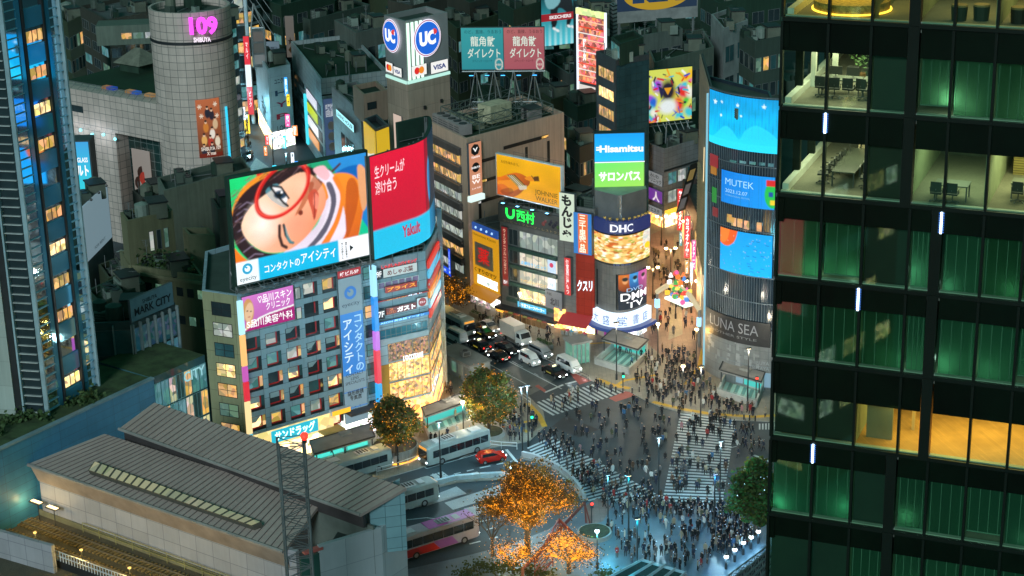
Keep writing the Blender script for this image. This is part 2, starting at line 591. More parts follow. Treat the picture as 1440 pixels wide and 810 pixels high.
sheet('centre_street_paving',gpoly([(905,478),(915,330),(948,316),(978,330),(985,470),(985,520),(930,500)],0.13),ZP,BRICK)
sheet('centre_street_strip',gpoly([(940,478),(948,330),(956,330),(960,470)],0.13),ZP+0.004,PAVE)
sheet('red_brick_patch',gpoly([(822,712),(840,700),(860,712),(848,733),(826,740)],0.13),ZP,BRICK)
sheet('dark_road_patch',gpoly([(776,600),(795,585),(842,604),(815,615)]),0.004,DKPATCH)
sheet('pale_road_patch',gpoly([(733,562),(760,548),(800,520),(760,505),(700,520),(715,535)]),0.004,LTPATCH)
sheet('red_road_patch',gpoly([(856,560),(881,549.5),(900,554),(866,565)]),0.006,RPAINT)
sheet('red_bus_lane',gpoly([(800,524),(813,517),(842,532),(815,541)]),0.006,RPAINT)
sheet('red_corner_patch',gpoly([(752,543),(757,541),(768,549),(766,552)]),0.008,RPAINT)
def stripes(name,A,B,C_,D_,n,fill=0.5,z=0.004):
 """bars joining side A-D to side B-C, n of them from A to D"""
 A,B,C_,D_=[G(*p)for p in(A,B,C_,D_)]
 m=M()
 for i in range(n):
  t0,t1=(i+0.25)/n,(i+0.25+fill)/n
  q=[A.lerp(D_,t0),B.lerp(C_,t0),B.lerp(C_,t1),A.lerp(D_,t1)]
  m.face([(p.x,p.y,z)for p in ccw(q)])
 return tag(m.build(name,WPAINT),kind='structure')
stripes('wide_crosswalk',(957,580),(1035,590),(1016,708),(931,706),30)
stripes('upper_crosswalk',(747,568),(776,585),(882,550),(853,534),17)
stripes('diagonal_crosswalk',(740,629),(776,613),(936,702),(850,724),28)
stripes('side_crosswalk',(1066,596),(1066,604),(1106,604),(1106,594),9)
def line(name,pts,wd=0.16,z=0.005,m=None,dash=None):
 P=[G(*p)for p in pts]
 k=M()
 for a,b in zip(P,P[1:]):
  d=(b-a);L=d.length;d.normalize();nrm=Vector((-d.y,d.x,0))*(wd/2)
  t=0.0
  while t<L:
   e=min(L,t+(dash[0]if dash else L))
   q=[a+d*t-nrm,a+d*e-nrm,a+d*e+nrm,a+d*t+nrm]
   k.face([(p.x,p.y,z)for p in q])
   t=e+(dash[1]if dash else 0.01)
 return tag(k.build(name,m or WPAINT),kind='structure')
line('road_line',[(612,452),(700,500),(790,547)],0.2)
line('road_line',[(632,462),(720,508),(757,528)],0.14,dash=(3,3))
line('road_line',[(640,448),(735,497),(815,537)],0.14,dash=(4,3))
line('road_line',[(615,474),(660,497),(745,543)],0.16)
line('stop_line',[(766,552),(792,541)],0.4)
line('stop_line',[(795,540),(843,528)],0.4)
line('bus_bay_line',[(587,648),(600,659),(690,633),(681,626)],0.15)
line('bus_lane_dash',[(570,685),(620,671),(680,657),(722,648)],0.25,dash=(1.0,0.9))
line('road_line',[(633,672),(672,664)],0.3)
line('road_line',[(640,675),(675,667)],0.3)
line('road_line',[(712,632),(727,650)],0.4)
line('road_line',[(703,670),(738,660)],0.3)
line('road_line',[(748,672),(778,666)],0.3)
line('road_line',[(760,700),(785,690)],0.2,dash=(1.5,1))
line('road_line',[(572,731),(600,728),(640,733),(672,738)],0.2)
line('road_line',[(595,745),(650,730)],0.12)
line('road_line',[(655,739),(690,730)],0.16)
line('road_line',[(664,752),(700,740)],0.2,dash=(1.2,1))
line('road_line',[(660,765),(700,755)],0.25,dash=(1.5,1.2))
line('road_line',[(1010,634),(1075,618)],0.14,dash=(3,3))
line('road_line',[(1060,640),(1085,650)],0.4)
line('road_line',[(575,716),(655,694)],0.2)
for q in([(592,703),(642,684),(656,694),(598,712)],[(625,707),(703,682),(705,696),(637,717)],[(652,715),(684,708),(690,716),(664,727)],[(655,640),(668,637),(640,648)]):
 sheet('hatched_road_island',gpoly(q),0.005,mat('worn_road_paint',(0.36,0.40,0.42),0.6,0,0.4,0.5,fine=0.6))
k=M()
for q,s in(((590,678),'バス'),((610,672),'専用')):
 a,b=G(*q),G(q[0]+16,q[1]-4.5)
 e=(b-a).normalized();f=Vector((-e.y,e.x,0))
 class _F:
  def pt(s_,u,v,d):return a+e*u+f*v+Vector((0,0,0.006))
 letters(k,_F(),s,0,1.9,-1.0,1.2,0,0,0.03)
tag(k.build('road_writing',WPAINT),kind='structure')
def strip(name,pts,wd,z,m,zp=0.13):
 P=[G(x,y,zp)for x,y in pts];k=M()
 for a,b in zip(P,P[1:]):
  d=(b-a).normalized();nrm=Vector((-d.y,d.x,0))*wd/2
  k.face([(p.x,p.y,z)for p in(a-nrm,b-nrm,b+nrm,a+nrm)])
 return tag(k.build(name,m),kind='structure')
strip('tactile_paving',[(840,533),(866,543),(886,546)],0.9,ZP+.004,YPAINT)
strip('tactile_paving',[(866,543),(878,535),(925,527)],0.6,ZP+.006,YPAINT)
strip('tactile_paving',[(918,565),(958,575),(1000,582),(1060,586),(1092,584)],0.8,ZP+.004,YPAINT)
strip('tactile_paving',[(965,541),(985,515),(990,490)],0.9,ZP+.006,YPAINT)
strip('tactile_paving',[(800,485),(850,482),(880,486)],0.5,ZP+.004,YPAINT)
strip('tactile_paving',[(742,567),(758,584),(766,600)],0.8,ZP+.004,YPAINT)
strip('tactile_paving',[(700,592),(725,596),(757,590)],0.6,ZP+.006,YPAINT)
strip('tactile_paving',[(722,596),(742,608)],0.6,ZP+.008,YPAINT)
for i,(x,y)in enumerate(((880,600),(835,585),(912,640),(960,600),(1050,625),(700,530),(660,690),(700,725),(860,640),(745,545))):
 p=G(x,y,0);k=M();k.tube(p+Vector((0,0,.004)),p+Vector((0,0,.012)),.36,14);o=k.build('manhole_cover',mat('cast_iron',(.028,.03,.03),.45,.5),None,False,p)
 o['label']='round dark manhole cover set in the asphalt';o['category']='manhole cover';o['group']='manhole covers in the road'
 #  buildings: helpers
def shell(rt,poly,z0,z,wall,roof,par=0.9,th=0.4):
 poly=ccw([(p[0],p[1])for p in poly])
 inn=inset(poly,th)
 m=M()
 m.prism(poly,z0,z,0,bottom=False)
 m.f.pop();m.m.pop();m.uv.pop()
 n=len(poly)
 for i in range(n):
  j=(i+1)%n
  m.face(((*poly[i],z),(*poly[j],z),(*inn[j],z),(*inn[i],z)))
  m.face(((*inn[i],z),(*inn[j],z),(*inn[j],z-par),(*inn[i],z-par)))
 m.build('wall',wall,rt)
 k=M()
 k.face([(p[0],p[1],z-par)for p in inn])
 k.build('roof',roof,rt)
 return inn
_prot={}
def roof_unit(rt,x,y,z,a,sz,m,kind=0):
 fr=LF((x,y,z),a)
 k=M()
 w_,d_,h_=sz
 k.box(fr,-w_/2,w_/2,0.15,h_,-d_/2,d_/2,0)
 k.box(fr,-w_/2+.1,w_/2-.1,0,0.15,-d_/2+.1,d_/2-.1,1)
 if kind==0:
  nf=max(1,int(w_/1.2))
  for i in range(nf):
   c=fr.pt(-w_/2+w_*(i+.5)/nf,h_,0)
   k.tube(c,c+Vector((0,0,.12)),min(w_/nf,d_)*.38,10,1)
  for i in range(4):
   k.box(fr,-w_/2+.1,w_/2-.1,.3+i*(h_-.4)/4,.38+i*(h_-.4)/4,d_/2,d_/2+.03,1)
 elif kind==1:
  k.box(fr,-w_/2-.2,w_/2+.2,h_,h_+.2,-d_/2-.2,d_/2+.2,1)
  k.box(fr,-.5,.5,.15,2.1,d_/2,d_/2+.04,1)
 return k.build(('air_conditioner','stair_head')[kind],[m,DARK],rt)
def roof_kit(rt,inn,z,n,seed,mats=None,stair=True):
 r=random.Random(seed)
 mats=mats or[mat('unit_dark',(.075,.1,.08),.6,.1),mat('unit_olive_grey',(.12,.135,.1),.7),mat('unit_pale_green',(.22,.27,.23),.6),DGREEN]
 c=sum((Vector((p[0],p[1],0))for p in inn),Vector())/len(inn)
 e=Vector((inn[1][0]-inn[0][0],inn[1][1]-inn[0][1],0));a=math.atan2(e.y,e.x)
 if stair:
  p=c.lerp(Vector((inn[2][0],inn[2][1],0)),0.45)
  roof_unit(rt,p.x,p.y,z,a,(3.4,2.6,2.6),mats[1],1)
 for i in range(n):
  q=inn[r.randrange(len(inn))]
  t=r.uniform(0.15,0.72)
  p=c.lerp(Vector((q[0],q[1],0)),t)+Vector((r.uniform(-1,1),r.uniform(-1,1),0))
  s_=r.choice([(1.6,1.0,1.3),(2.4,1.2,1.6),(1.2,0.9,1.1),(3.2,1.6,1.9)])
  roof_unit(rt,p.x,p.y,z,a,s_,r.choice(mats),0)
 for i in range(1+n//4):
  q=inn[r.randrange(len(inn))];p=c.lerp(Vector((q[0],q[1],0)),r.uniform(.2,.75))+Vector((0,0,z));k=M()
  if r.random()<.55:
   R_=r.uniform(.7,1.2);k.tube(p+Vector((0,0,.5)),p+Vector((0,0,2.4)),R_,12);k.tube(p+Vector((0,0,2.4)),p+Vector((0,0,2.75)),R_,12,0,.2)
   for t_ in range(4):d_=Vector((math.cos(t_*1.57),math.sin(t_*1.57),0))*R_*.8;k.tube(p+d_,p+d_+Vector((0,0,.55)),.08,4,1)
   k.build('water_tank',[r.choice(mats),DARK],rt)
  else:
   h_=r.uniform(2,5);k.tube(p,p+Vector((0,0,h_)),.05,4)
   for t_ in range(4):k.tube(p+Vector((-.6+.1*t_,0,h_-.3*t_)),p+Vector((.6-.1*t_,0,h_-.3*t_)),.03,4)
   k.build('aerial',GREYM,rt)
 k=M()
 for i in range(2):
  p=c+Vector((r.uniform(-2,2),r.uniform(-2,2),0));q=Vector((inn[i][0],inn[i][1],0)).lerp(c,0.25)
  k.path([p+Vector((0,0,z+.3)),q+Vector((0,0,z+.3))],.09,5)
  k.tube(q+Vector((0,0,z)),q+Vector((0,0,z+2.5)),.06,5)
 k.build('pipe',GREYM,rt)
class Blk:
 def __init__(s,name,label,cat,L,Mp,Rp,z,wall,roof,z0=0.0,par=0.9,group=None,kit=4,deep=None):
  a,b,c=[G(*p,z)for p in(L,Mp,Rp)]
  s.a,s.b,s.c,s.z=a,b,c,z
  if deep:
   a2=b+(a-b).normalized()*deep
   d=a2+(c-b)
   s.a=a2
  else:
   d=a+(c-b)
  s.poly=[(p.x,p.y)for p in(s.a,b,c,d)]
  ctr=(s.a+c)/2
  s.rt=root(name,(ctr.x,ctr.y,z0),label,cat,group)
  s.inn=shell(s.rt,s.poly,z0,z,wall,roof,par)
  s.fl,s.fr=Fac(s.a,b),Fac(b,c)
  if kit:roof_kit(s.rt,s.inn,z-par,kit,hash(name+str(L))%1000 if False else int(L[0]*7+L[1]*3)%997)
def window(rt,f,u0,u1,v0,v1,pane,frame=None,dep=0.06,cols=1,rows=1,fw=0.07,off=0.0):
 """frame stands out of the wall, pane set just proud of it; one mesh, the pane a second material"""
 m=M();dep+=off
 m.face([f.pt(u0,v0,.025+off),f.pt(u1,v0,.025+off),f.pt(u1,v1,.025+off),f.pt(u0,v1,.025+off)],1)
 for(a,b,c,d)in((u0-fw,u0,v0-fw,v1+fw),(u1,u1+fw,v0-fw,v1+fw),(u0,u1,v0-fw,v0),(u0,u1,v1,v1+fw)):
  m.box(f,a,b,c,d,0,dep)
 for i in range(1,cols):
  x=u0+(u1-u0)*i/cols
  m.box(f,x-fw/2,x+fw/2,v0,v1,.026+off,dep)
 for i in range(1,rows):
  y=v0+(v1-v0)*i/rows
  m.box(f,u0,u1,y-fw/2,y+fw/2,.026+off,dep-.01)
 return m.build('window',[frame or DARK,pane],rt)
def grid(rt,f,us,v0,pitch,n,w_,h_,panes,frame=None,cols=1,rows=1,r=None,skip=None):
 r=r or rnd
 for i in range(n):
  for j,u in enumerate(us):
   if skip and skip(i,j):continue
   window(rt,f,u,u+w_,v0+i*pitch,v0+i*pitch+h_,r.choice(panes),frame,cols=cols,rows=rows)
def lin(a,b,n):return[a+(b-a)*i/n for i in range(n)]
def railing(m,pts,h=1.1,r=0.04,mi=0,step=2.0):
 for a,b in zip(pts,pts[1:]):
  a,b=Vector(a),Vector(b)
  L=(b-a).length
  for q in(h,h*.5):m.tube(a+Vector((0,0,q)),b+Vector((0,0,q)),r,4,mi)
  k=max(1,int(L/step))
  for i in range(k+1):
   p=a.lerp(b,i/k)
   m.tube(p,p+Vector((0,0,h)),r,4,mi)
def truss(m,fr_pts0,fr_pts1,n,r=0.05,mi=0):
 """two parallel chords with zigzag web"""
 a0,a1=[Vector(p)for p in fr_pts0];b0,b1=[Vector(p)for p in fr_pts1]
 m.tube(a0,a1,r,5,mi);m.tube(b0,b1,r,5,mi)
 for i in range(n):
  p,q=a0.lerp(a1,i/n),a0.lerp(a1,(i+1)/n)
  s_,t=b0.lerp(b1,i/n),b0.lerp(b1,(i+1)/n)
  m.tube(p,s_,r*.7,4,mi);m.tube(p,t,r*.7,4,mi)
  m.tube(q,s_,r*.5,4,mi)
  #  corner office block carrying the big screens
ZJ=25.1
JW=mat('blue_grey_panel',(0.32,0.46,0.53),0.45,0,0.15,0.3,streak=0.5,tile=(4.1,1.4),tilecol=(0.07,0.09,0.1),tsz=0.03)
JS=mat('olive_panel',(0.34,0.35,0.20),0.6,0,0.2,0.3,streak=0.5,tile=(3.0,2.8),tilecol=(0.12,0.12,0.07),tsz=0.03)
REDM=D('#c01018',0.4)
A0,A1,A2,A3,A4=[G(*p,ZJ)for p in((284,408),(333,415),(525,368),(598,353),(615,320))]
bk=(A4-A0).normalized()
A5=A4+Vector((-8,14,0));A6=A0+Vector((-3,10,0))+Vector((1,6,0))
jr=root('office_block',((A1.x+A3.x)/2,(A1.y+A3.y)/2,0),'grey office block with red framed windows under two huge lit advertising screens','building')
inn=shell(jr,[(p.x,p.y)for p in(A0,A1,A2,A3,A4,A5,A6)],0,ZJ,[JW],mat('tar_roof',(0.05,0.075,0.06),0.8,0,0.4,0.2,fine=0.3),0.6)
roof_kit(jr,inn,ZJ-.6,5,11,stair=False)
fj,fs,fc,fk=Fac(A1,A2),Fac(A0,A1),Fac(A2,A3),Fac(A3,A4)
def cladding(rt,f,v0,v1,m,d=0.05,u0=0.0,u1=None,name='cladding'):
 k=M();k.box(f,u0,f.w if u1 is None else u1,v0,v1,0,d)
 return k.build(name,m,rt)
cladding(jr,fs,0,ZJ-.1,JS,0.06)
r5=random.Random(5)
P_J=[DKGLASS,DKGLASS,W_TEAL,W_TEAL,W_WHITE,W_WARMB,W_WARMB,W_WARM,TEALGLASS]
u5=[fj.px(x,y)[0]for x,y in((346,500),(374.5,494),(402.5,486),(430.5,478),(457,470))]
vtop=fj.px(453,393)[1]
for i in range(8):
 for j,u in enumerate(u5):
  if i<3 and j<3 and not(i==2):continue
  if i==2 and j==0:pass
  v1=vtop-2.79*i
  if v1<3.5:continue
  pw=1.45
  m=M()
  m.box(fj,u,u+2.15,v1-2.0,v1,0.0,0.06,0)
  m.box(fj,u+pw,u+pw+.17,v1-1.55,v1+.03,.06,.16,1)
  if i>=2:m.box(fj,u,u+pw,v1-1.62,v1-1.45,.06,.16,1)
  wn=m.build('window',[mat('window_recess',(0.012,0.016,0.02),0.3),REDM],jr)
  k=M();pm=r5.choice(P_J)
  k.face([fj.pt(u+.02,v1-1.45,.075),fj.pt(u+pw,v1-1.45,.075),fj.pt(u+pw,v1-.02,.075),fj.pt(u+.02,v1-.02,.075)],0)
  if r5.random()<.6:
   h=r5.uniform(.2,.9)
   k.face([fj.pt(u+.06,v1-h,.085),fj.pt(u+pw*r5.choice((.45,1)),v1-h,.085),fj.pt(u+pw*.45,v1-.02,.085)if False else fj.pt(u+pw,v1-.02,.085),fj.pt(u+.06,v1-.02,.085)],1)
  k.face([fj.pt(u+pw+.2,v1-1.45,.075),fj.pt(u+2.12,v1-1.45,.075),fj.pt(u+2.12,v1,.075),fj.pt(u+pw+.2,v1,.075)],2)
  k.build('pane',[pm,mat('blind',(0.32,0.42,0.44),0.7),r5.choice([DKGLASS,DKGLASS,W_WARM,TEALGLASS])],wn)
us=fj.px(513,430)[0]
for i in range(8):
 v1=vtop+.2-2.79*i
 if v1<4:continue
 window(jr,fj,us,min(us+1.25,fj.w-.15),v1-1.7,v1,r5.choice([DKGLASS,W_WARM,TEALGLASS,W_TEAL]),rows=2)
uq=fj.px(416,425)[0]
for i in range(2):window(jr,fj,uq,uq+.7,vtop-.3-2.79*i-1.5,vtop-.3-2.79*i,W_WHITE)
ul=fs.px(298,425)[0]
for i in range(8):
 v1=ZJ-1.4-2.85*i
 if v1<3:continue
 window(jr,fs,ul,ul+(fs.w-ul)*.72,v1-1.75,v1,[DKGLASS,W_WHITE,TEALGLASS,W_WARMB,W_WARM,W_GREEN,W_WARM,DKGLASS][i],cols=2,rows=2,off=.07)
k=M()
railing(k,[fj.pt(0,ZJ,-.2),fj.pt(fj.w,ZJ,-.2),fc.pt(fc.w,ZJ,-.2)],1.0,.04,0,2.0)
k.build('roof_railing',GREYM,jr)
def light_strip(f,u0,u1,segs,d0=.05,dp=.35,label=None,name='light_strip'):
 m=M();ms=[]
 for(v0,v1,c)in segs:
  ms.append(E(c,1.1));m.box(f,u0,u1,v0+.08,v1-.08,d0,d0+dp,len(ms)-1)
 return m.build(name,ms,jr)
light_strip(fj,-.15,.6,[(1.5,5.5,'#5fb8c8'),(5.5,10.2,'#ffe0a0'),(10.2,13,'#d81830'),(13,15.2,'#c050b0'),(15.2,19.6,'#ffc070'),(19.6,24.4,'#b8f0ff')])
ss=light_strip(fj,fj.w-.75,fj.w-.1,[(3.0,7.6,'#28a8e8'),(7.6,12.5,'#e03048'),(12.5,15.3,'#c070e0'),(15.3,20.3,'#1888e0'),(20.3,24.8,'#a8e8ff')],.05,.8)
for i,t in enumerate('ザ薬局'):pass
q0,q1=fj.px(346,611),fj.px(478,575)
m=M();vS=5.3
m.box(fj,.3,fj.w*.62,vS-2.3,vS,.05,.5,0,1)
sf=m.build('shop_fascia',[WHITEM,emis('fascia_warm',(1.0,0.74,0.26),1.35,var=.35,scale=.8)],jr)
qa,qb=fj.px(383,603),fj.px(440,597)
lettering(sf,fj,'サンドラッグ',qa[0],qb[0],vS-1.75,vS-.35,.62,E('#c8ffff',2.2),.035)
m=M();m.box(fj,qa[0]-.5,qb[0]+.5,vS-2.0,vS-.2,.5,.56);m.build('sign_backing',E('#20c0d8',1.0),sf)
m=M()
m.box(fj,.3,fj.w*.62,.13,vS-2.4,.0,.06,0)
m.build('shop_window',[W_SHOP],jr)
m=M();m.box(fj,fj.w*.62+.1,fj.w-.3,.13,4.2,0,.06,0);m.build('shop_window',[W_SHOPW],jr)
m=M();m.box(fj,fj.w*.5,fj.w*.66,3.0,3.2,.06,2.2);m.build('canopy',mat('canopy_ochre',(.4,.3,.1),.6),jr)
m=M();m.box(fj,fj.w*.72,fj.w,4.4,4.7,.06,1.8);m.build('canopy',mat('canopy_dark',(.08,.07,.07),.6),jr)
m=M();m.box(fj,fj.w*.6,fj.w*.74,4.9,5.6,.06,1.0,0,1);m.build('sign_box',[WHITEM,E('#f0b020',1.5)],jr)
BLUE,PINK,MAG=E('#2484d8',.95),E('#d070c8',.95),E('#b00878',.95)
rc=fj.quad((336,430.5),(411,454))
rc=(fj.px(341,455)[0],fj.px(411.5,420)[0],fj.px(343,466)[1],fj.px(339,414)[1]-.35)
sg=sign('clinic_sign','pink and magenta clinic sign with a face, at the top of the office block','sign',fj,rc,MAG,None,.25)
u0,u1,v0,v1=rc;W_,H_=u1-u0,v1-v0
pc=Pic(120,80,sr('#b00878'))
pc.grad([(0,0),(1,0),(1,.58),(.45,.64),(.2,.8),(0,.95)],'#e080d8','#c060b8',(0,1),False)
pc.poly([(0,.92),(.15,.82),(.3,.68),(.5,.62),(1,.55),(1,.6),(.5,.67),(.32,.73),(.18,.86),(0,.99)],'#ffffff',False)
pc.ell(.11,.42,.11,.36,'#d8a060');pc.ell(.12,.46,.085,.28,'#f0c8a0',.1)
for x,y in((.09,.42),(.155,.45)):pc.ell(x,y,.018,.02,'#503828')
pc.ell(.115,.6,.025,.018,'#c05050');pc.poly([(.06,.72),(.16,.72),(.2,.8),(.05,.95)],'#f0c8a0')
pc.mesh('advert',on(fj,rc,.31),attr_emis('screen_soft',.95),sg)
for t,a,b,c,d in(('♡品川スキン',.3,.96,.7,.94),('クリニック',.45,.92,.47,.69),('S品川美容外科',.06,.96,.07,.31)):
 lettering(sg,fj,t,u0+a*W_,u0+b*W_,v0+c*H_,v0+d*H_,.34,WHITE,.015)
ua,ub=fj.px(478,470)[0],fj.px(510.5,470)[0]
v_t,v_b=fj.px(493,386)[1],fj.px(500,590)[1]
vv=lambda y:fj.px(493+(y-386)*.05,y)[1]
bn=sign('optician_banner','tall pale blue contact lens banner hung down the office block front','sign',fj,(ua,ub,vv(591),vv(388)),E('#9cc0d0',.55),None,.2,texts=[('CONTACT\nLENS\nSPECIALISTS',INK,.08,.92,.27,.345,.0),('隐形眼镜\n专卖店',INK,.15,.85,.155,.225,.02),('パナソニック\n補聴器ルーム',INK,.12,.7,.06,.115,.0)])
vb1,vb0=vv(438),vv(524)
m=M();m.box(fj,ua+.03,ub-.03,vb0,vb1,.25,.27);pb=m.build('blue_panel',E('#1f80d8',.95),bn)
lettering(bn,fj,'\n'.join('コンタクトの'),ua+(ub-ua)*.58,ua+(ub-ua)*.93,vb0+.3,vb1-.5,.29,E('#a8d8f8',1),.02)
lettering(bn,fj,'\n'.join('アイシティ'),ua+(ub-ua)*.1,ua+(ub-ua)*.5,vb0+.2,vb1-.9,.29,E('#d8f0ff',1),.02)
for yy in(548,571):
 m=M();m.box(fj,ua,ub,vv(yy),vv(yy)+.14,.25,.275);m.build('blue_line',E('#1f80d8',.8),bn)
def ring_logo(par,f,u,v,r,d,c,tail=True):
 m=M();n=22
 for i in range(n):
  a,b=2*math.pi*i/n,2*math.pi*(i+1)/n
  q=lambda t,k:f.pt(u+math.cos(t)*k,v+math.sin(t)*k,d)
  m.face((q(a,r*.56),q(a,r),q(b,r),q(b,r*.56)))
 if tail:m.face((f.pt(u-r*.62,v+r*.42,d+.004),f.pt(u-r*.42,v+r*.62,d+.004),f.pt(u+r*.1,v+r*.2,d+.004),f.pt(u-r*.1,v,d+.004)))
 return m.build('logo',c,par)
ring_logo(bn,fj,(ua+ub)/2,vv(410),(ub-ua)*.26,.29,E('#1f78d0',.9))
lettering(bn,fj,'eyecity',ua+(ub-ua)*.12,ub-(ub-ua)*.12,vv(430),vv(423),.29,D('#3a5060'),.0)
sign('floor_sign','small red floor sign reading 5F above the pale blue banner','sign',fj,(ua,ub+.0,vv(387),vv(377)),E('#b01020',.9),None,.22,texts=[('峰ビル5F',WHITE,.1,.9,.2,.8)])
def rq(tl,br,f=fc):return f.quad(tl,br)
window(jr,fc,.5,fc.w-.2,fc.px(560,466)[1]-1.2,fc.px(560,455)[1]-.5,mat('blue_lit_glass',(.05,.2,.26),.1),GREYM,cols=9,rows=2)
m=M();m.box(fc,.1,fc.w-.05,fc.px(560,474)[1]-.6,fc.px(560,474)[1]+.2,0,.2);m.build('cornice',mat('pale_panel',(.34,.42,.46),.5),jr)
va=fc.px(575,490)[1]
for n_,(a,b,mm)in enumerate(((va-1.3,va+1.3,emis('cafe_dim',(1,.45,.07),.5,var=1.0,scale=3.4)),(va-4.2,va-1.6,emis('cafe_lit',(1,.58,.09),1.5,var=.75,scale=2.9)),(va-7.2,va-4.6,emis('cafe_lit2',(1,.52,.07),1.5,var=.75,scale=2.6)))):
 window(jr,fc,1.6,fc.w-.1,a,b,mm,D('#c89028')if n_ else GREYM,cols=5)
 window(jr,fk,.2,fk.w-.2,a,b,mm,D('#c89028')if n_ else GREYM,cols=3)
m=M();m.box(fc,.4,fc.w,.13,va-7.6,0,.05);m.box(fk,0,fk.w,.13,va-7.6,0,.05);m.build('shop_window',[W_SHOPO],jr)
m=M();m.box(fc,.1,1.5,.2,va-1.6,0.03,.1);m.build('pier',D('#b08020'),jr)
lettering(jr,fc,"L'OCCITANE",fc.px(566,515)[0],fc.px(594,510)[0],va-1.55,va-.75,.35,E('#ffffff',2.),.03)
lettering(jr,fk,"L'Occi",.2,fk.w*.65,va-7.4,va-6.2,.25,E('#e8f4ff',2.),.03)
for i in range(7):
 pass
rs=[('restaurant_sign','white sign of a hot pot restaurant, topmost on the corner of the office block',(537,378),(585,380),'#c8d8d8',[('めしゃぶ葉',D('#803030'),.12,.88,.15,.8)]),('floor_sign','small dark 9F sign beside the white hot pot restaurant sign',(526.5,379),(536,391),'#101c28',[('9F',WHITE,.1,.9,.2,.8)]),('prize_sign','dark red sign with yellow lettering between pale windows on the office block corner',(540,403),(585,402),'#a01808',[('プライス',E('#f8b020',1.3),.05,.95,.18,.82)]),('restaurant_sign','long red sign with white and yellow letters running across the office block corner',(529,425),(602,407.5),'#a80c14',[('Caféレストラン',E('#ffc020',1.5),.18,.56,.12,.78),('ガスト',E('#d8f0ff',2.0),.58,.86,.05,1.15,.05)]),('restaurant_sign','maroon café sign lowest but one on the office block corner',(541,433),(584,433),'#6c0c0c',[('Café\nレストラン',E('#e88018',1.2),.04,.32,.1,.9),('ガスト',E('#ffffff',1.4),.36,.97,.12,.88,.05)]),('floor_sign','small dark 7F sign beside the maroon café sign',(529,435.5),(540,447),'#0c1824',[('7F',WHITE,.1,.9,.2,.8)]),('language_school_sign','bright blue language school sign below the maroon café sign',(529.5,453),(602,441),'#1080d8',[('AEON 英会話イーオン',E('#a0e8ff',1.4),.05,.9,.15,.85)])]
for nm,lb,tl,br,c,tx in rs:sign(nm,lb,'sign',fc,rq(tl,br),E(c,.9),None,.3,texts=tx)
lettering(jr,fc,'しゃぶしゃぶバイキング',fc.px(534,375)[0],fc.px(584,366)[0],fc.px(560,372)[1],fc.px(560,366.5)[1],.5,E('#f02018',1.5),.03)
rr=rq((584.5,419),(600,428))
sg=sign('round_logo_sign','white sign with a red disc at the end of the maroon café sign','sign',fc,rr,E('#c8e0e8',.9),None,.3)
m=M();cu_,cv_=(rr[0]+rr[1])/2,(rr[2]+rr[3])/2
m.face([fc.pt(cu_+.62*math.cos(t),cv_+.62*math.sin(t),.37)for t in lin(0,2*math.pi,18)]);m.build('disc',E('#a01018',.9),sg)
lettering(sg,fc,'ガスト',cu_-.45,cu_+.45,cv_-.16,cv_+.16,.39,WHITE,.03)
vw=fc.px(560,396)[1]
for i in range(6):window(jr,fc,.6+i*1.05,1.45+i*1.05,vw-.5,vw+.3,mat('mauve_glass',(.35,.22,.38),.3),WHITEM)
for i in range(6):
 vq=ZJ-2.2-i*1.45
 m=M();m.box(fk,.4,fk.w-1.0,vq-.5,vq+.5,.1,.4);m.build('side_sign',E(['#e03020','#58c8f0','#c02818','#f09030','#90d8f0','#e04030'][i],.9),jr)
m=M()
for u in(fk.w-.5,):m.box(fk,u,u+.5,.13,ZJ+3,.05,.7)
for v in lin(3,ZJ,8):m.tube(fk.pt(0,v-2.2,.3),fk.pt(fk.w-.4,v,.4),.1,5)
m.build('corner_frame',mat('pale_frame',(.42,.52,.56),.4),jr)
zb0=ZJ+1.0
B0,B1=G(334,401.5,zb0),G(521.5,357.5,zb0)
fb=Fac(B0,B1)
zt=(fb.px(323,254)[1]+fb.px(516,212.7)[1])/2
sc1=root('advertising_screen',fb.pt(fb.w/2,zb0,0),'huge lit screen showing a tilted face with red glasses on the office block roof','screen')
m=M();m.box(fb,-.3,fb.w+.3,zb0-.3,zt+.3,-.9,-.03);m.build('case',mat('screen_case',(.02,.05,.035),.6),sc1)
m=M()
for u in lin(.5,fb.w,9):truss(m,(fb.pt(u,ZJ-.5,-1.0),fb.pt(u,zt-1,-1.0)),(fb.pt(u,ZJ-.5,-3.2),fb.pt(u,zt-3,-1.6)),5,.09)
m.build('support_frame',GREYM,sc1)
m=M()
for u in lin(1,fb.w,10):
 m.tube(fb.pt(u,zb0-.2,-.2),fb.pt(u,zb0-.5,1.3),.05,5);m.box(fb,u-.35,u+.35,zb0-.55,zb0-.4,1.1,1.5)
m.box(fb,0,fb.w,zb0-.9,zb0-.8,.1,1.2)
m.build('maintenance_walkway',GREYM,sc1)
p=Pic(330,230,sr('#10c878'))
asp=fb.w/(zt-zb0)
cs=p
cs.grad([(0,0),(1,0),(1,1),(0,1)],'#18d070','#10c090',(1,0),False)
cs.poly([(.5,0),(.8,-.02),(.82,.18),(.6,.22)],'#20a070')
cs.grad([(.72,-.05),(1.05,-.05),(1.05,.75),(.93,.6),(.8,.22)],'#2a8ad0','#1878c0',(0,1))
cs.poly([(.74,.16),(.86,.1),(.98,.12),(1.02,.22),(.9,.26),(.78,.24)],'#0c62b0')
cs.poly([(-.05,.6),(.08,.78),(.3,.98),(.5,1.0),(.3,1.1),(-.05,1.1)],'#f07810')
cs.poly([(-.02,.42),(.03,.2),(.14,.05),(.3,.0),(.2,.12),(.08,.3)],'#f09020')
cs.grad([(.66,.2),(.76,.14),(.9,.2),(.97,.4),(.93,.7),(.86,.95),(.76,.98),(.72,.7),(.68,.4)],'#f59428','#c84a10',(.5,1))
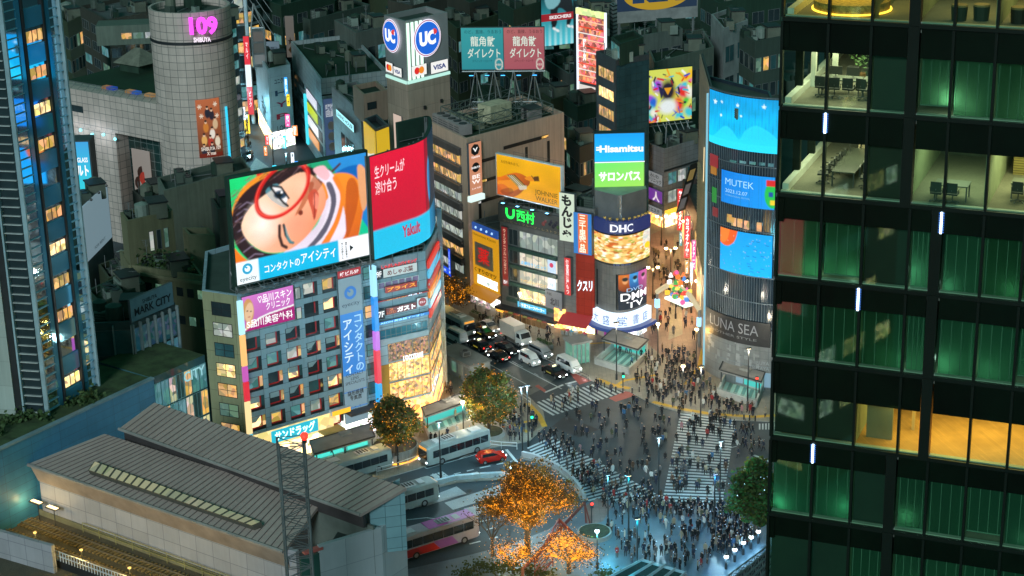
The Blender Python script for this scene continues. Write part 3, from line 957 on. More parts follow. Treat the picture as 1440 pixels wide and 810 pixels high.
cs.poly([(-.01,.42),(.04,.22),(.18,.08),(.42,.0),(.56,.02),(.62,.1),(.5,.2),(.3,.24),(.14,.36),(.08,.55),(.2,.74),(.4,.82),(.3,.9),(.14,.84),(.02,.64)],'#2a1418')
for k_,(x0,y0)in enumerate([(.02,.4),(.03,.5),(.04,.6),(.06,.7),(.08,.78),(.03,.34),(.05,.28)]):
 cs.stroke([(x0,y0),(x0+.06,y0-.04),(x0+.12,y0-.06+.01*k_)],.006,'#8a7890',asp,.7)
cs.stroke([(.52,.17),(.6,.22),(.66,.14),(.72,.1)],.018,'#3a1410',asp)
cs.stroke([(.6,.24),(.68,.17),(.8,.06)],.014,'#4a1c14',asp)
cs.poly([(.3,.84),(.42,.74),(.6,.6),(.7,.36),(.8,.5),(.66,.84)],'#e0d2e2');p.y+=.115;cs.grad([(.06,.56),(.14,.4),(.34,.26),(.5,.18),(.6,.24),(.67,.38),(.68,.52),(.62,.66),(.52,.8),(.38,.89),(.22,.86),(.1,.72)],'#ffd6b4','#f0946a',(.8,.4))
cs.put(np.clip(1-np.hypot((p.x-.21)*1.7,p.y-.58)/.26,0,1)*.9,'#fff4ea')
cs.put(np.clip(1-np.hypot((p.x-.46)*1.3,p.y-.66)/.17,0,1)*.7,'#ff9878')
cs.put(np.clip(1-np.hypot((p.x-.53)*1.3,p.y-.32)/.12,0,1)*.5,'#ffe0c0')
cs.poly([(.56,.3),(.6,.32),(.52,.5),(.45,.58),(.46,.54),(.5,.46)],'#b86038',True,.85)
cs.poly([(.6,.24),(.7,.2),(.66,.34),(.58,.42),(.56,.36)],'#9a4028',True,.6)
cs.poly([(.62,.24),(.7,.2),(.76,.3),(.8,.5),(.82,.82),(.74,.95),(.6,1.0),(.42,1.02),(.56,.86),(.66,.68),(.7,.5),(.68,.34)],'#e8dcea')
cs.poly([(.69,.34),(.72,.5),(.68,.68),(.58,.84),(.44,.98),(.48,.98),(.64,.84),(.72,.68),(.76,.5),(.73,.34)],'#5c5668')
cs.poly([(.74,.3),(.79,.48),(.74,.7),(.64,.88),(.56,1.0),(.62,1.0),(.7,.88),(.78,.7),(.82,.48),(.78,.3)],'#f08020')
cs.poly([(.6,.18),(.68,.16),(.72,.26),(.68,.3)],'#f0b8c0')
cs.poly([(.84,.4),(.9,.34),(.93,.5),(.88,.75),(.82,.88)],'#b84c10',True,.8)
cs.poly([(.93,.24),(1.0,.3),(1.0,.56),(.95,.66)],'#e0a070')
cs.poly([(.25,.28),(.33,.24),(.39,.34),(.39,.48),(.33,.44),(.27,.36)],'#68b0c0',True,.55)
cs.poly([(.29,.27),(.36,.3),(.4,.4),(.37,.44),(.32,.37)],'#f4f0f0')
cs.ell(.35,.35,.042,.052,'#284058',-.7,.25,asp=asp*.62);cs.ell(.35,.35,.02,.025,'#05060a',0,.3,asp=asp*.62);cs.ell(.362,.33,.009,.012,'#ffffff')
cs.stroke([(.285,.26),(.32,.34),(.37,.43),(.4,.47)],.014,'#101014',asp);cs.stroke([(.29,.25),(.36,.28),(.41,.4)],.012,'#141018',asp)
cs.stroke([(.21,.3),(.24,.2),(.33,.14),(.44,.12)],.022,'#2a1814',asp)
cs.stroke([(.33,.64),(.325,.74),(.34,.83),(.37,.86)],.02,'#3c1c18',asp);cs.stroke([(.36,.64),(.37,.74),(.4,.82),(.42,.83)],.016,'#102830',asp)
cs.poly([(.37,.64),(.4,.78),(.43,.84),(.38,.8)],'#50a0a8',True,.6)
cs.poly([(.55,.42),(.6,.36),(.63,.42),(.62,.5),(.61,.58),(.585,.66),(.57,.56)],'#c85038');cs.poly([(.6,.4),(.63,.46),(.61,.56),(.585,.5)],'#f08870');cs.stroke([(.6,.4),(.595,.52),(.59,.64)],.006,'#801c18',asp)
cs.ell(.49,.56,.018,.026,'#7a2c18')
cs.ell(.37,.31,.17,.255,'#d01010',.5,.1,ring=.11,asp=1.0);cs.ell(.365,.3,.17,.255,'#f05040',.5,.1,ring=.03,asp=1.0)
cs.stroke([(.2,.12),(.34,.06),(.52,.04)],.02,'#d01818',asp)
p.y-=.115
cs.rect(0,.79,1,1,'#10b4e0')
cs.rect(0,.79,.16,1,'#e8f4f8');cs.rect(.755,.79,.995,1,'#f0f4f8')
rh2=random.Random(3)
for k_ in range(46):
 t_=rh2.random();x0,y0=(-.02+rh2.uniform(0,.035),.14+.5*t_)if k_%2 else(.1+.45*t_,-.02+rh2.uniform(0,.14)*(1-t_*.3))
 cs.stroke([(x0,y0),(x0+rh2.uniform(.03,.07),y0-rh2.uniform(.02,.06)),(x0+rh2.uniform(.05,.08),y0-rh2.uniform(.02,.08))],.0035,rh2.choice(['#6a4038','#4a2a28','#12080a','#8a6a70']),asp,.55)
cs.c*=(1+cs.noise(.07,8,14))[:,None]
cs.soften(2,.0)
cs.mesh('picture',on(fb,(0,fb.w,zb0,zt),0.0),attr_emis('screen_bright',1.2),sc1)
Hs=zt-zb0
ring_logo(sc1,fb,fb.w*.078,zb0+Hs*.138,Hs*.052,.05,E('#10a8d8',1))
lettering(sc1,fb,'eyecity',fb.w*.02,fb.w*.14,zb0+Hs*.015,zb0+Hs*.065,.05,D('#606870'),0)
lettering(sc1,fb,'コンタクトの',fb.w*.2,fb.w*.46,zb0+Hs*.055,zb0+Hs*.135,.05,WHITE,.015)
lettering(sc1,fb,'アイシティ',fb.w*.47,fb.w*.73,zb0+Hs*.06,zb0+Hs*.165,.05,WHITE,.015)
lettering(sc1,fb,'▶',fb.w*.84,fb.w*.868,zb0+Hs*.08,zb0+Hs*.14,.05,INK)
lettering(sc1,fb,'\n'.join('サンの隣りに'),fb.w*.775,fb.w*.79,zb0+Hs*.02,zb0+Hs*.18,.05,INK)
lettering(sc1,fb,'\n'.join('店舗は検索で'),fb.w*.805,fb.w*.82,zb0+Hs*.02,zb0+Hs*.18,.05,INK)
pts=[G(519.5,221,zt),G(588,201,zt),G(601,191,zt),G(607.5,172,zt),G(603,163,zt),G(590,164.5,zt),G(556,172,zt)]
pl=[Vector((q.x,q.y,0))for q in pts]
cv=[pl[0],pl[1]]
cl=Pic(2,2).smooth
def catmull(P,k=5):
 out=[]
 for i in range(len(P)-1):
  p0,p1,p2,p3=P[max(0,i-1)],P[i],P[i+1],P[min(len(P)-1,i+2)]
  for t in lin(0,1,k):
   out.append(0.5*(2*p1+(p2-p0)*t+(2*p0-5*p1+4*p2-p3)*t*t+(3*p1-p0-3*p2+p3)*t**3))
 return out+[P[-1]]
crv=[pl[0].lerp(pl[1],t)for t in lin(0,.9,6)]+catmull([pl[0].lerp(pl[1],.9),pl[1].lerp(pl[2],.25),pl[2],pl[3],pl[4],pl[5]],4)+[pl[6]]
acc=[0.0]
for a,b in zip(crv,crv[1:]):acc.append(acc[-1]+(b-a).length)
def along(s):
 s=max(0,min(acc[-1]-1e-4,s))
 for i in range(len(acc)-1):
  if s<=acc[i+1]:
   return crv[i].lerp(crv[i+1],(s-acc[i])/max(1e-6,acc[i+1]-acc[i])),(crv[i+1]-crv[i]).normalized()
ssz=root('curved_screen',(crv[3].x,crv[3].y,zb0),'curved red and cyan yogurt drink screen wrapping round the office block corner','screen')
m=M()
for(a,b)in zip(crv,crv[1:]):
 n1=Vector(((b-a).y,-(b-a).x,0)).normalized()*-.5
 m.hexa([a+Vector((0,0,zb0)),b+Vector((0,0,zb0)),b+n1+Vector((0,0,zb0)),a+n1+Vector((0,0,zb0))],[a+Vector((0,0,zt)),b+Vector((0,0,zt)),b+n1+Vector((0,0,zt)),a+n1+Vector((0,0,zt))])
m.build('case',mat('screen_case',(.02,.05,.035),.6),ssz)
m=M()
cin=[]
for i in range(len(crv)):
 e_=crv[min(i+1,len(crv)-1)]-crv[max(0,i-1)];cin.append(crv[i]+Vector((e_.y,-e_.x,0)).normalized()*-.8)
for i in range(0,len(crv)-1,3):m.tube(cin[i]+Vector((0,0,ZJ-.6)),cin[i]+Vector((0,0,zt)),.12,5)
for v in lin(zb0+1,zt,5):m.path([q+Vector((0,0,v))for q in cin[8:]],.06,4)
m.build('support_frame',GREYM,ssz)
LS=acc[-1]*.66
p=Pic(200,110,sr('#c80830'))
p.grad([(0,0),(.58,0),(.58,1),(0,1)],'#d80c34','#b00828',(0,1),False)
p.rect(.6,0,1,1,'#08283c')
p.rect(0,.72,1,1,'#18b8e0');
p.grad([(.62,.72),(1,.72),(1,1),(.62,1)],'#0c7cae','#053048',(1,0),False)
p.put(((p.x>.55)&(p.x<.62)&(p.y<.72)).astype(float),'#8c0a28')
p.ell(.63,.42,.045,.24,'#2088c0',0,.2);p.ell(.66,.42,.03,.2,'#0c4a78',0,.3)
def cfn(x,y):
 q,t=along(x*LS)
 return q+Vector((t.y,-t.x,0))*.04+Vector((0,0,zt-y*(zt-zb0)))
p.mesh('picture',cfn,attr_emis('screen_bright',1.12),ssz)
fz=Fac(crv[0],crv[5])
Hz=zt-zb0
lettering(ssz,fz,'生クリームが',fz.w*.1,fz.w*.92,zb0+Hz*.78,zb0+Hz*.9,.09,E('#ffd8e0',1.1),.015)
lettering(ssz,fz,'溶け合う',fz.w*.1,fz.w*.68,zb0+Hz*.62,zb0+Hz*.75,.09,E('#ffd8e0',1.1),.015)
class CF:
 def pt(s_,u,v,d=0):
  q,t=along(u);return q+Vector((t.y,-t.x,0))*d+Vector((0,0,v))
lettering(ssz,CF(),'Yakult',fz.w*.78,fz.w*1.3,zb0+Hz*.12,zb0+Hz*.24,.09,E('#c01848',1.0),.04)
#  rounded glass screen building on the right
ZQ=43.5
Q0,Q1,Q2=G(985,76,ZQ),G(998,122,ZQ),G(1100,139.5,ZQ)
fq=Fac(Q1,Q2)
SAG=1.5
def qp(u,v,d=0.0):
 t=u/fq.w
 return fq.pt(u,v,d+SAG*4*t*(1-t))
class QF:
 w=fq.w
 pt=staticmethod(qp)
 @staticmethod
 def px(x,y):
  u,v=fq.px(x,y)
  return fq.px(x,y,SAG*4*(u/fq.w)*(1-u/fq.w))
 @staticmethod
 def quad(tl,br):
  a,b=QF.px(*tl),QF.px(*br);return min(a[0],b[0]),max(a[0],b[0]),min(a[1],b[1]),max(a[1],b[1])
qpoly=[qp(u,0)for u in lin(0,fq.w,12)]+[fq.pt(fq.w,0)]
Q3=Q2+(Q0-Q1)*.8
qr=root('screen_tower',(qpoly[6].x,qpoly[6].y,0),'rounded glass shopping tower with stacked cyan screens beside the pedestrian street','building')
QG=mat('blue_dark_glass',(.025,.04,.055),.12,0,.3,.25,spec=.9)
inq=shell(qr,[(q.x,q.y)for q in qpoly]+[(Q3.x,Q3.y),(Q0.x,Q0.y)],0,ZQ-3,QG,mat('tar_roof',(.05,.075,.06),.8),.5,.3)
m=M()
for i in range(33):
 u=fq.w*i/32
 m.tube(qp(u,.2,.06),qp(u,ZQ,.06),.055,4)
m.build('mullion',mat('mullion_grey',(.18,.21,.23),.4,.4),qr)
for v in[3.6,7.4,9.6,13.3,17.2,20.2,24,28,30.5,33.6,ZQ]:
 m=M();m.path([qp(u,v,.1)for u in lin(0,fq.w+.01,12)]+[qp(fq.w,v,.1)],.08,4)
 m.build('floor_band',mat('mullion_grey',(.18,.21,.23),.4,.4),qr)
m=M()
for i in range(9):
 u=fq.w*i/8
 a=qp(u,ZQ-3.4,-.2);b=qp(u,ZQ,-.2);c=a+(Q0-Q1).normalized()*7
 m.tube(a,b,.12,5);m.tube(b,c,.1,5)
 if i:m.tube(b,pb_,.12,5);m.tube(c,pc_,.1,5);m.tube(b,pc_,.08,5)
 pb_,pc_=b,c
fl=Fac(Q0,Q1)
truss(m,(fl.pt(0,ZQ,-.3),fl.pt(fl.w,ZQ,-.3)),(fl.pt(0,ZQ-3.4,-.3),fl.pt(fl.w,ZQ-3.4,-.3)),8,.12)
m.build('roof_truss',mat('truss_dark',(.07,.09,.085),.6,.2),qr)
roof_kit(qr,inq,ZQ-3.5,6,21)
m=M();m.box(fl,0,fl.w,1,ZQ,0,.12);m.build('side_wall',mat('amber_stone',(.40,.31,.22),.6,0,.2,.3,streak=.5,tile=(2.2,3.4),tilecol=(.12,.1,.08)),qr)
m=M()
for i in range(26):m.box(fl,fl.w*.2,fl.w-.6,27.5-i*.5,27.56-i*.5,.12,.5+.05)
m.build('side_louvre',mat('amber_louvre',(.5,.36,.2),.5),qr)
ft=[(fl.w*.35,1.0,.14)]
m=M();m.tube(fl.pt(fl.w*.5,2,.25),fl.pt(fl.w*.72,33,.25),.07,4);m.build('light_chain',emis('chain_light',(1,.75,.4),1.3),qr)
m=M();m.box(fl,fl.w-.35,fl.w-.1,.5,ZQ-1,.13,.4);m.build('edge_light',E('#90d8f0',.8),qr)
scr_m=attr_emis('screen_bright',1.12)
def qscreen(rc,pic,name='picture',d=.28):
 u0,u1,v0,v1=rc
 return pic.mesh(name,lambda x,y:qp(u0+x*(u1-u0),v1-y*(v1-v0),d),scr_m,qs)
def qcase(rc,d=.2):
 m=M();n=10
 for i in range(n):
  a,b=rc[0]+(rc[1]-rc[0])*i/n,rc[0]+(rc[1]-rc[0])*(i+1)/n
  m.hexa([qp(a,rc[2],.1),qp(b,rc[2],.1),qp(b,rc[2],.27),qp(a,rc[2],.27)],[qp(a,rc[3],.1),qp(b,rc[3],.1),qp(b,rc[3],.27),qp(a,rc[3],.27)])
 return m.build('case',DARK,qs)
rc=(0.35,fq.w*.985,QF.px(1000,198)[1],ZQ-.15)
qs=root('curved_screen',qp(fq.w/2,rc[2],.3),'large cyan screen with white stars at the top of the rounded glass tower','screen')
qcase(rc)
p=Pic(160,100)
p.grad([(0,0),(1,0),(1,1),(0,1)],'#0098dc','#00d0ff',(0.1,1),False)
p.c*=(1+p.noise(.22,3,7))[:,None]
for x in np.linspace(.03,.97,24):p.stroke([(x,0),(x+.01,.75)],.004,'#087cb0',1.2,.5)
p.rect(0,.86,1,1,'#20e0ff')
for x,y,r_ in((.12,.2,.06),(.24,.17,.035),(.49,.17,.045),(.83,.14,.05),(.54,.36,.03),(.23,.42,.04)):
 for a in range(5):
  t=a*2*math.pi/5-1.57
  p.poly([(x+.7*r_*math.cos(t),y+r_*math.sin(t)),(x+.2*r_*math.cos(t+1.2),y+.3*r_*math.sin(t+1.2)),(x+.2*r_*math.cos(t-1.2),y+.3*r_*math.sin(t-1.2))],'#e8ffff',False)
p.poly([(.0,.95),(.15,.78),(.3,.6),(.42,.66),(.52,.8),(.6,.62),(.74,.5),(.9,.6),(1.02,.8),(1.02,1.0),(.0,1.0)],'#28d8ff',True,.7)
qscreen(rc,p)
rc=(QF.px(1017,262)[0],QF.px(1091,270)[0],QF.px(1050,291)[1],QF.px(1050,245)[1])
qs=root('curved_screen',qp((rc[0]+rc[1])/2,rc[2],.3),'blue screen announcing a festival date in the middle of the rounded glass tower','screen')
qcase(rc)
p=Pic(120,70);p.grad([(0,0),(1,0),(1,1),(0,1)],'#0078d8','#0a98f0',(1,.3),False)
for x in np.linspace(.05,.95,18):p.stroke([(x,0),(x,1)],.005,'#0870b4',1.8,.4)
p.ell(.97,.55,.14,.42,'#20b848',0,.1,asp=1.0);p.rect(.86,.1,1,.28,'#d02020');p.rect(.9,.45,.97,.6,'#184c9c');p.rect(.93,.7,1,.85,'#e8c828')
qscreen(rc,p)
uw,vh=rc[1]-rc[0],rc[3]-rc[2]
lettering(qs,QF,'MUTEK',rc[0]+.1*uw,rc[0]+.66*uw,rc[2]+.58*vh,rc[2]+.78*vh,.34,E('#a8e0ff',1.1),-.005)
lettering(qs,QF,'2023.12.07',rc[0]+.1*uw,rc[0]+.55*uw,rc[2]+.35*vh,rc[2]+.46*vh,.34,E('#b0e4ff',1.0),.0)
lettering(qs,QF,'INTERNATIONAL FESTIVAL',rc[0]+.1*uw,rc[0]+.6*uw,rc[2]+.24*vh,rc[2]+.29*vh,.34,E('#90d0f0',.8),.0)
rc=(QF.px(1015.5,345)[0],QF.px(1087.5,350)[0],QF.px(1050,387)[1],QF.px(1050,327)[1])
qs=root('curved_screen',qp((rc[0]+rc[1])/2,rc[2],.3),'bright blue screen with an orange corner, lowest on the rounded glass tower','screen')
qcase(rc)
p=Pic(130,90);p.grad([(0,0),(1,0),(1,1),(0,1)],'#0098e8','#00b8ff',(.3,1),False)
p.poly([(-.1,-.2),(.37,-.2),(.37,.05),(.3,.28),(.16,.4),(.02,.36),(-.1,.2)],'#e85c18');p.poly([(-.1,-.2),(.2,-.2),(.18,.2),(.06,.34),(-.1,.2)],'#f88030')
rr_=random.Random(3)
for i in range(60):
 x,y=rr_.random(),rr_.uniform(.1,1);p.ell(x,y,.006,.01,rr_.choice(['#e8f8ff','#f060c0','#ffffff','#085c90']),0,.5)
for i in range(14):
 x,y=rr_.uniform(.3,.9),rr_.uniform(.15,.9);p.stroke([(x,y),(x+.06,y+.005)],.008,'#0c4c78',1.4,.7)
qscreen(rc,p)
for(tl,br,c)in(((1000,215),(1011,236),'#b01828'),((1001,232),(1009,246),'#d08818'),((1003,262),(1009,285),'#28a838'),((1004,290),(1011,305),'#982028')):
 a=QF.quad(tl,br);m=M();m.box(QF,a[0],a[1],a[2],a[3],.05,.2);o=m.build('poster',E(c,.6),qr)
for i in range(5):
 a=QF.quad((1028+i*13,224+i*1.5),(1036+i*13,229+i*1.5));m=M();m.box(QF,*a,.05,.16);m.build('lit_window',W_TEAL,qr)
for(x,y)in((1030,305),(1038,307),(1047,310),(1024,300),(1064,313)):
 a=QF.quad((x,y),(x+6,y+13));m=M();m.box(QF,*a,.05,.16);m.build('lit_window',W_WARM,qr)
rc=(0.2,QF.px(1084,475)[0],QF.px(1040,482)[1],QF.px(1040,448)[1])
qs=root('concert_banner',qp((rc[0]+rc[1])/2,rc[2],.3),'black banner with silver serif lettering on the lower rounded glass tower','banner')
m=M();n=12
for i in range(n):
 a,b=rc[0]+(rc[1]-rc[0])*i/n,rc[0]+(rc[1]-rc[0])*(i+1)/n
 m.hexa([qp(a,rc[2],.1),qp(b,rc[2],.1),qp(b,rc[2],.25),qp(a,rc[2],.25)],[qp(a,rc[3],.1),qp(b,rc[3],.1),qp(b,rc[3],.25),qp(a,rc[3],.25)])
m.build('panel',mat('banner_black',(.012,.013,.015),.5),qs)
uw,vh=rc[1]-rc[0],rc[3]-rc[2]
lettering(qs,QF,'LUNA SEA',rc[0]+.1*uw,rc[0]+.86*uw,rc[2]+.42*vh,rc[2]+.84*vh,.32,E('#b8bcc0',.45),-.004)
lettering(qs,QF,'MOTHER STYLE',rc[0]+.12*uw,rc[0]+.84*uw,rc[2]+.2*vh,rc[2]+.3*vh,.32,E('#b8bcc0',.3),0)
for k_,(t,a,b,v)in enumerate((('SHIBUYA',.72,.95,.6),('TSUTAYA',.72,.95,.42),('RENEW',.72,.98,.18))):
 lettering(qr,QF,t,a*fq.w,b*fq.w,1.2+v*4.5,1.75+v*4.5,.2,D('#909498'),.0)
m=M()
for i in range(12):
 a,b=fq.w*i/12,fq.w*(i+1)/12
 m.hexa([qp(a,.13,.03),qp(b,.13,.03),qp(b,.13,.14),qp(a,.13,.14)],[qp(a,9.2,.03),qp(b,9.2,.03),qp(b,9.2,.14),qp(a,9.2,.14)])
m.build('hoarding',mat('hoarding_grey',(.17,.18,.18),.45,0,.25,.6,streak=.5,tile=(2.4,1.2),tilecol=(.07,.07,.07)),qr)
for u in(fq.w*.55,fq.w*.88):m=M();m.box(QF,u,u+1.1,.5,2.7,.14,.25);m.build('poster',E('#a0d0e8',.5),qr)
m=M()
rh=random.Random(9)
for i in range(30):
 u,v=rh.uniform(.5,fq.w*.9),rh.uniform(3,8.5);m.box(QF,u,u+rh.uniform(.2,.9),v,v+rh.uniform(.2,1.1),.14,.17)
m.build('hoarding_print',mat('hoarding_print',(.26,.27,.27),.5),qr)
#  department store, beige, behind the corner block
ZS=28.0
st=Blk('department_store','broad beige department store with louvred balcony floors and panelled right front','building',(598,168),(655,195),(793,158),ZS,BEIGE,GREENROOF,kit=0)
fl,fr=st.fl,st.fr
rg=random.Random(4)
LV=mat('louvre_grey',(.16,.14,.14),.5,.3,.2,.5)
for i in range(8):
 v1=ZS-3.3-3.15*i
 if v1<3:continue
 m=M()
 for k_ in range(5):m.box(fl,0,fl.w-1.7,v1+.25+k_*.24,v1+.37+k_*.24,.02,.7)
 m.box(fl,0,fl.w-1.7,v1+.1,v1+.2,0,.7)
 m.build('balcony_louvre',LV,st.rt)
 window(st.rt,fl,.1,fl.w-2.1,v1-1.6,v1+.05,[W_WARM,W_WARM,W_WHITE,W_WHITE,W_WHITE,W_WARM,W_WHITE,W_WHITE][i],DARK,cols=8)
 m=M()
 for k_ in range(4):m.tube(fl.pt(fl.w-3-k_*2.6,v1-1.6,.4),fl.pt(fl.w-4.2-k_*2.6,v1,.4),.07,4)
 m.build('brace',GREYM,st.rt)
us=[fr.px(x,y)[0]for x,y in((677,230),(708,215),(740,200),(771,195))]
def gap(a,b,c,d,mm=None):
 m=M();m.box(fr,a,b,c,d,0,.03);return m.build('recess',mm or mat('recess_black',(.02,.018,.018),.5),st.rt)
vtp=[ZS-4.2-3.4*i for i in range(7)]
gap(us[0]-.9,us[0]-.3,2,vtp[0]-.5)
for u in(us[1],us[2]):gap(u-.3,u+.3,vtp[2],vtp[0])
gap(us[3]-.3,us[3]+.3,vtp[5],vtp[0])
for i,v in enumerate(vtp):
 m=M();m.box(fr,us[0]-.3,us[1]if i else us[0]+4,v-.55,v,.03,.06);m.build('recess',mat('recess_black',(.02,.018,.018),.5),st.rt)
 if i<3:m=M();m.box(fr,us[1]+(.3 if i else 0),us[3],v-.6+(1.2 if i==0 else 0),v+(1.2 if i==0 else 0),.03,.06);m.build('recess',mat('recess_black',(.02,.018,.018),.5),st.rt)
for(a,b,v,w_)in((us[0]-.1,us[0]+1.0,vtp[1]-.45,W_WARM),(us[3]-1.6,us[3],vtp[0]+.7,W_WARM),(us[0]-1,us[0]-.4,vtp[2]-.5,W_WHITE),(us[2]-2.5,us[2]+2,vtp[1]-.4,W_WHITE)):
 m=M();m.box(fr,a,b,v,v+.4,.06,.09);m.build('window',w_,st.rt)
bq=(fr.px(657,240)[0],fr.px(674.5,240)[0],fr.px(666,272)[1],fr.px(666,199)[1])
sg=sign('wall_banner','orange pink lit banner with a round badge down the department store corner','banner',fr,bq,E('#d8906c',.85),None,.5)
W_,H_=bq[1]-bq[0],bq[3]-bq[2]
m=M()
m.face([fr.pt(bq[0]+W_*(.5+.36*math.cos(t)),bq[2]+H_*.86+W_*.36*math.sin(t),.58)for t in lin(0,2*math.pi,7)])
m.face([fr.pt(bq[0]+W_*(.5+.3*math.cos(t)),bq[2]+H_*.52+W_*.3*math.sin(t),.58)for t in lin(0,2*math.pi,16)])
m.build('badge',D('#181c20'),sg)
for t,c,d,s_ in(('V',.82,.9,E('#ffffff',1)),('Valentine',.7,.75,E('#ffe8e0',1)),('SHIBUYA',.5,.54,E('#ffffff',1)),('BE\nW',.2,.38,E('#fff0e8',1.1)),('2.14 TUE',.1,.13,E('#ffe8e0',1))):
 lettering(sg,fr,t,bq[0]+W_*(.3 if t in('V',)else .15),bq[0]+W_*(.7 if t in('V',)else .85),bq[2]+H_*c,bq[2]+H_*d,.6,s_,.03)
m=M();m.box(fr,bq[0]-.2,bq[1]+.2,bq[2]-1.1,bq[2]-.2,.1,.9);m.build('lamp_box',E('#d8f0e8',1.2),sg)
a,b=fl.px(616,360),fl.px(640,372)
sign('shop_sign','upright blue lit sign at the foot of the beige department store','sign',fl,(b[0]-.6,b[0]+.2,fl.px(641,388)[1],fl.px(641,350)[1]),E('#1848e0',1.2),None,.9,texts=[('\n'.join('STREAM'),E('#d0e4ff',1.2),.25,.75,.1,.9)])
sign('shop_sign','long blue lit fascia at the foot of the beige department store','sign',fl,(a[0],b[0]-1,fl.px(630,382)[1],fl.px(630,373)[1]),E('#1850e0',1.1),None,.6,texts=[('銀行 BANK',E('#d0e4ff',1.2),.2,.8,.25,.75)])
zr=ZS-.9
m_unit=mat('unit_beige',(.30,.26,.25),.6)
ex,ey=fl.u,fr.u
for i in range(5):
 p=Vector((st.a.x,st.a.y,0))+ex*(2.0+i*2.0)+ey*2.4
 roof_unit(st.rt,p.x,p.y,zr,math.atan2(ex.y,ex.x),(1.8,2.4,1.9),m_unit,0)
for i in range(7):
 p=Vector((st.a.x,st.a.y,0))+ex*(1.2+i*1.35)+ey*6
 roof_unit(st.rt,p.x,p.y,zr,math.atan2(ex.y,ex.x),(1.1,2.2,1.2),mat('unit_olive',(.3,.29,.2),.6),0)
p=Vector((st.b.x,st.b.y,0))+ey*17-ex*3
roof_unit(st.rt,p.x,p.y,zr,math.atan2(ex.y,ex.x),(3.0,2.4,2.2),m_unit,1)
c0=(st.a+st.c)/2;c0.z=0
m=M()
for i in range(5):
 o=c0+ex*(-7+3.5*i)
 a,b=o-ey*8,o+ey*9
 truss(m,(a+Vector((0,0,zr+2.6)),b+Vector((0,0,zr+2.6))),(a+Vector((0,0,zr+1.4)),b+Vector((0,0,zr+1.4))),6,.09)
 for q in(a,b):m.tube(q+Vector((0,0,zr)),q+Vector((0,0,zr+2.6)),.1,5)
 if i:
  for t in(0,.5,1):m.tube(a.lerp(b,t)+Vector((0,0,zr+2.6)),(a.lerp(b,t)-ex*3.5)+Vector((0,0,zr+2.6)),.07,4)
m.build('roof_gantry',mat('gantry_steel',(.13,.16,.14),.5,.3),st.rt)
m=M()
fgi=Fac(c0-ex*2,c0+ex*4)
m.box(LF(c0+Vector((0,0,zr)),math.atan2(ey.y,ey.x)),-2.4,2.4,.2,3.2,-1.6,1.6);m.build('cooling_tower',mat('cooling_cream',(.5,.46,.3),.6,0,.3,1.2),st.rt)
Yb=c0.y+4
b0,b1=DY(649.5,99,Yb+1),DY(766.5,98,Yb)
fm=Fac(b0,b1)
zt_,zl_=fm.px(650,39)[1],fm.px(650,99)[1]
mr=root('rooftop_billboard',fm.pt(fm.w/2,zl_,0),'twin teal and coral medicine billboard on steel legs above the department store','billboard')
m=M();m.box(fm,0,fm.w,zl_,zt_,-.7,0);m.build('board',mat('board_back',(.1,.12,.12),.5),mr)
umid=fm.px(708.5,70)[0]
tints=[('#38b0b4','#2898a4'),('#c87070','#b85868')]
for i,(a,b)in enumerate(((.05,umid-.03),(umid+.03,fm.w-.05))):
 p=Pic(60,40);p.grad([(0,0),(1,0),(1,1),(0,1)],*tints[i],(.3,1),False)
 p.ell(.88,.87,.085,.13,'#f0f0e0',0,.1,ring=.18)
 p.mesh('print',on(fm,(a,b,zl_+.05,zt_-.05),.03),attr_emis('screen_soft2',.72),mr)
 W_,H_=b-a,zt_-zl_
 lettering(mr,fm,'のど、直接、うるおう',a+W_*.08,a+W_*.95,zl_+H_*.86,zl_+H_*.95,.07,D(['#0c4a58','#501824'][i]),.0)
 lettering(mr,fm,'龍角散',a+W_*.22,a+W_*.8,zl_+H_*.56,zl_+H_*.8,.07,E('#e8f4e4',.8),.015)
 lettering(mr,fm,'ダイレクト',a+W_*.14,a+W_*.92,zl_+H_*.29,zl_+H_*.52,.07,E('#e8f4e4',.8),.015)
 lettering(mr,fm,'スティック・トローチ',a+W_*.25,a+W_*.72,zl_+H_*.19,zl_+H_*.25,.07,D(['#0c4a58','#501824'][i]),.0)
 lettering(mr,fm,'新発売',a+W_*.81,a+W_*.95,zl_+H_*.1,zl_+H_*.16,.08,E('#fff0e0',.8),.0)
m=M()
for u in(fm.w*.16,fm.w*.38,fm.w*.62,fm.w*.86):
 for du in(-1.5,1.5):
  m.tube(fm.pt(u,zl_,-.4),fm.pt(u+du,zr,-1.6),.11,5)
 m.tube(fm.pt(u,zt_-1,-.5),fm.pt(u,zr,-4.0),.09,5)
m.tube(fm.pt(0,zl_-.3,-.4),fm.pt(fm.w,zl_-.3,-.4),.12,5)
truss(m,(fm.pt(fm.w*.1,zr+2,-.8),fm.pt(fm.w*.9,zr+2,-.8)),(fm.pt(fm.w*.1,zr+.8,-.8),fm.pt(fm.w*.9,zr+.8,-.8)),10,.06)
m.build('leg_frame',STEEL,mr)
for i in range(5):
 u=fm.w*(.12+.19*i)
 m=M();m.tube(fm.pt(u,zl_-.3,0),fm.pt(u,zl_-.7,1.4),.05,4);m.box(fm,u-.4,u+.4,zl_-.8,zl_-.6,1.2,1.6)
 m.box(fm,u-.35,u+.35,zl_-.6,zl_-.57,1.25,1.55,1);m.build('floodlight',[DARK,E('#38a8ff',4.0)],mr)
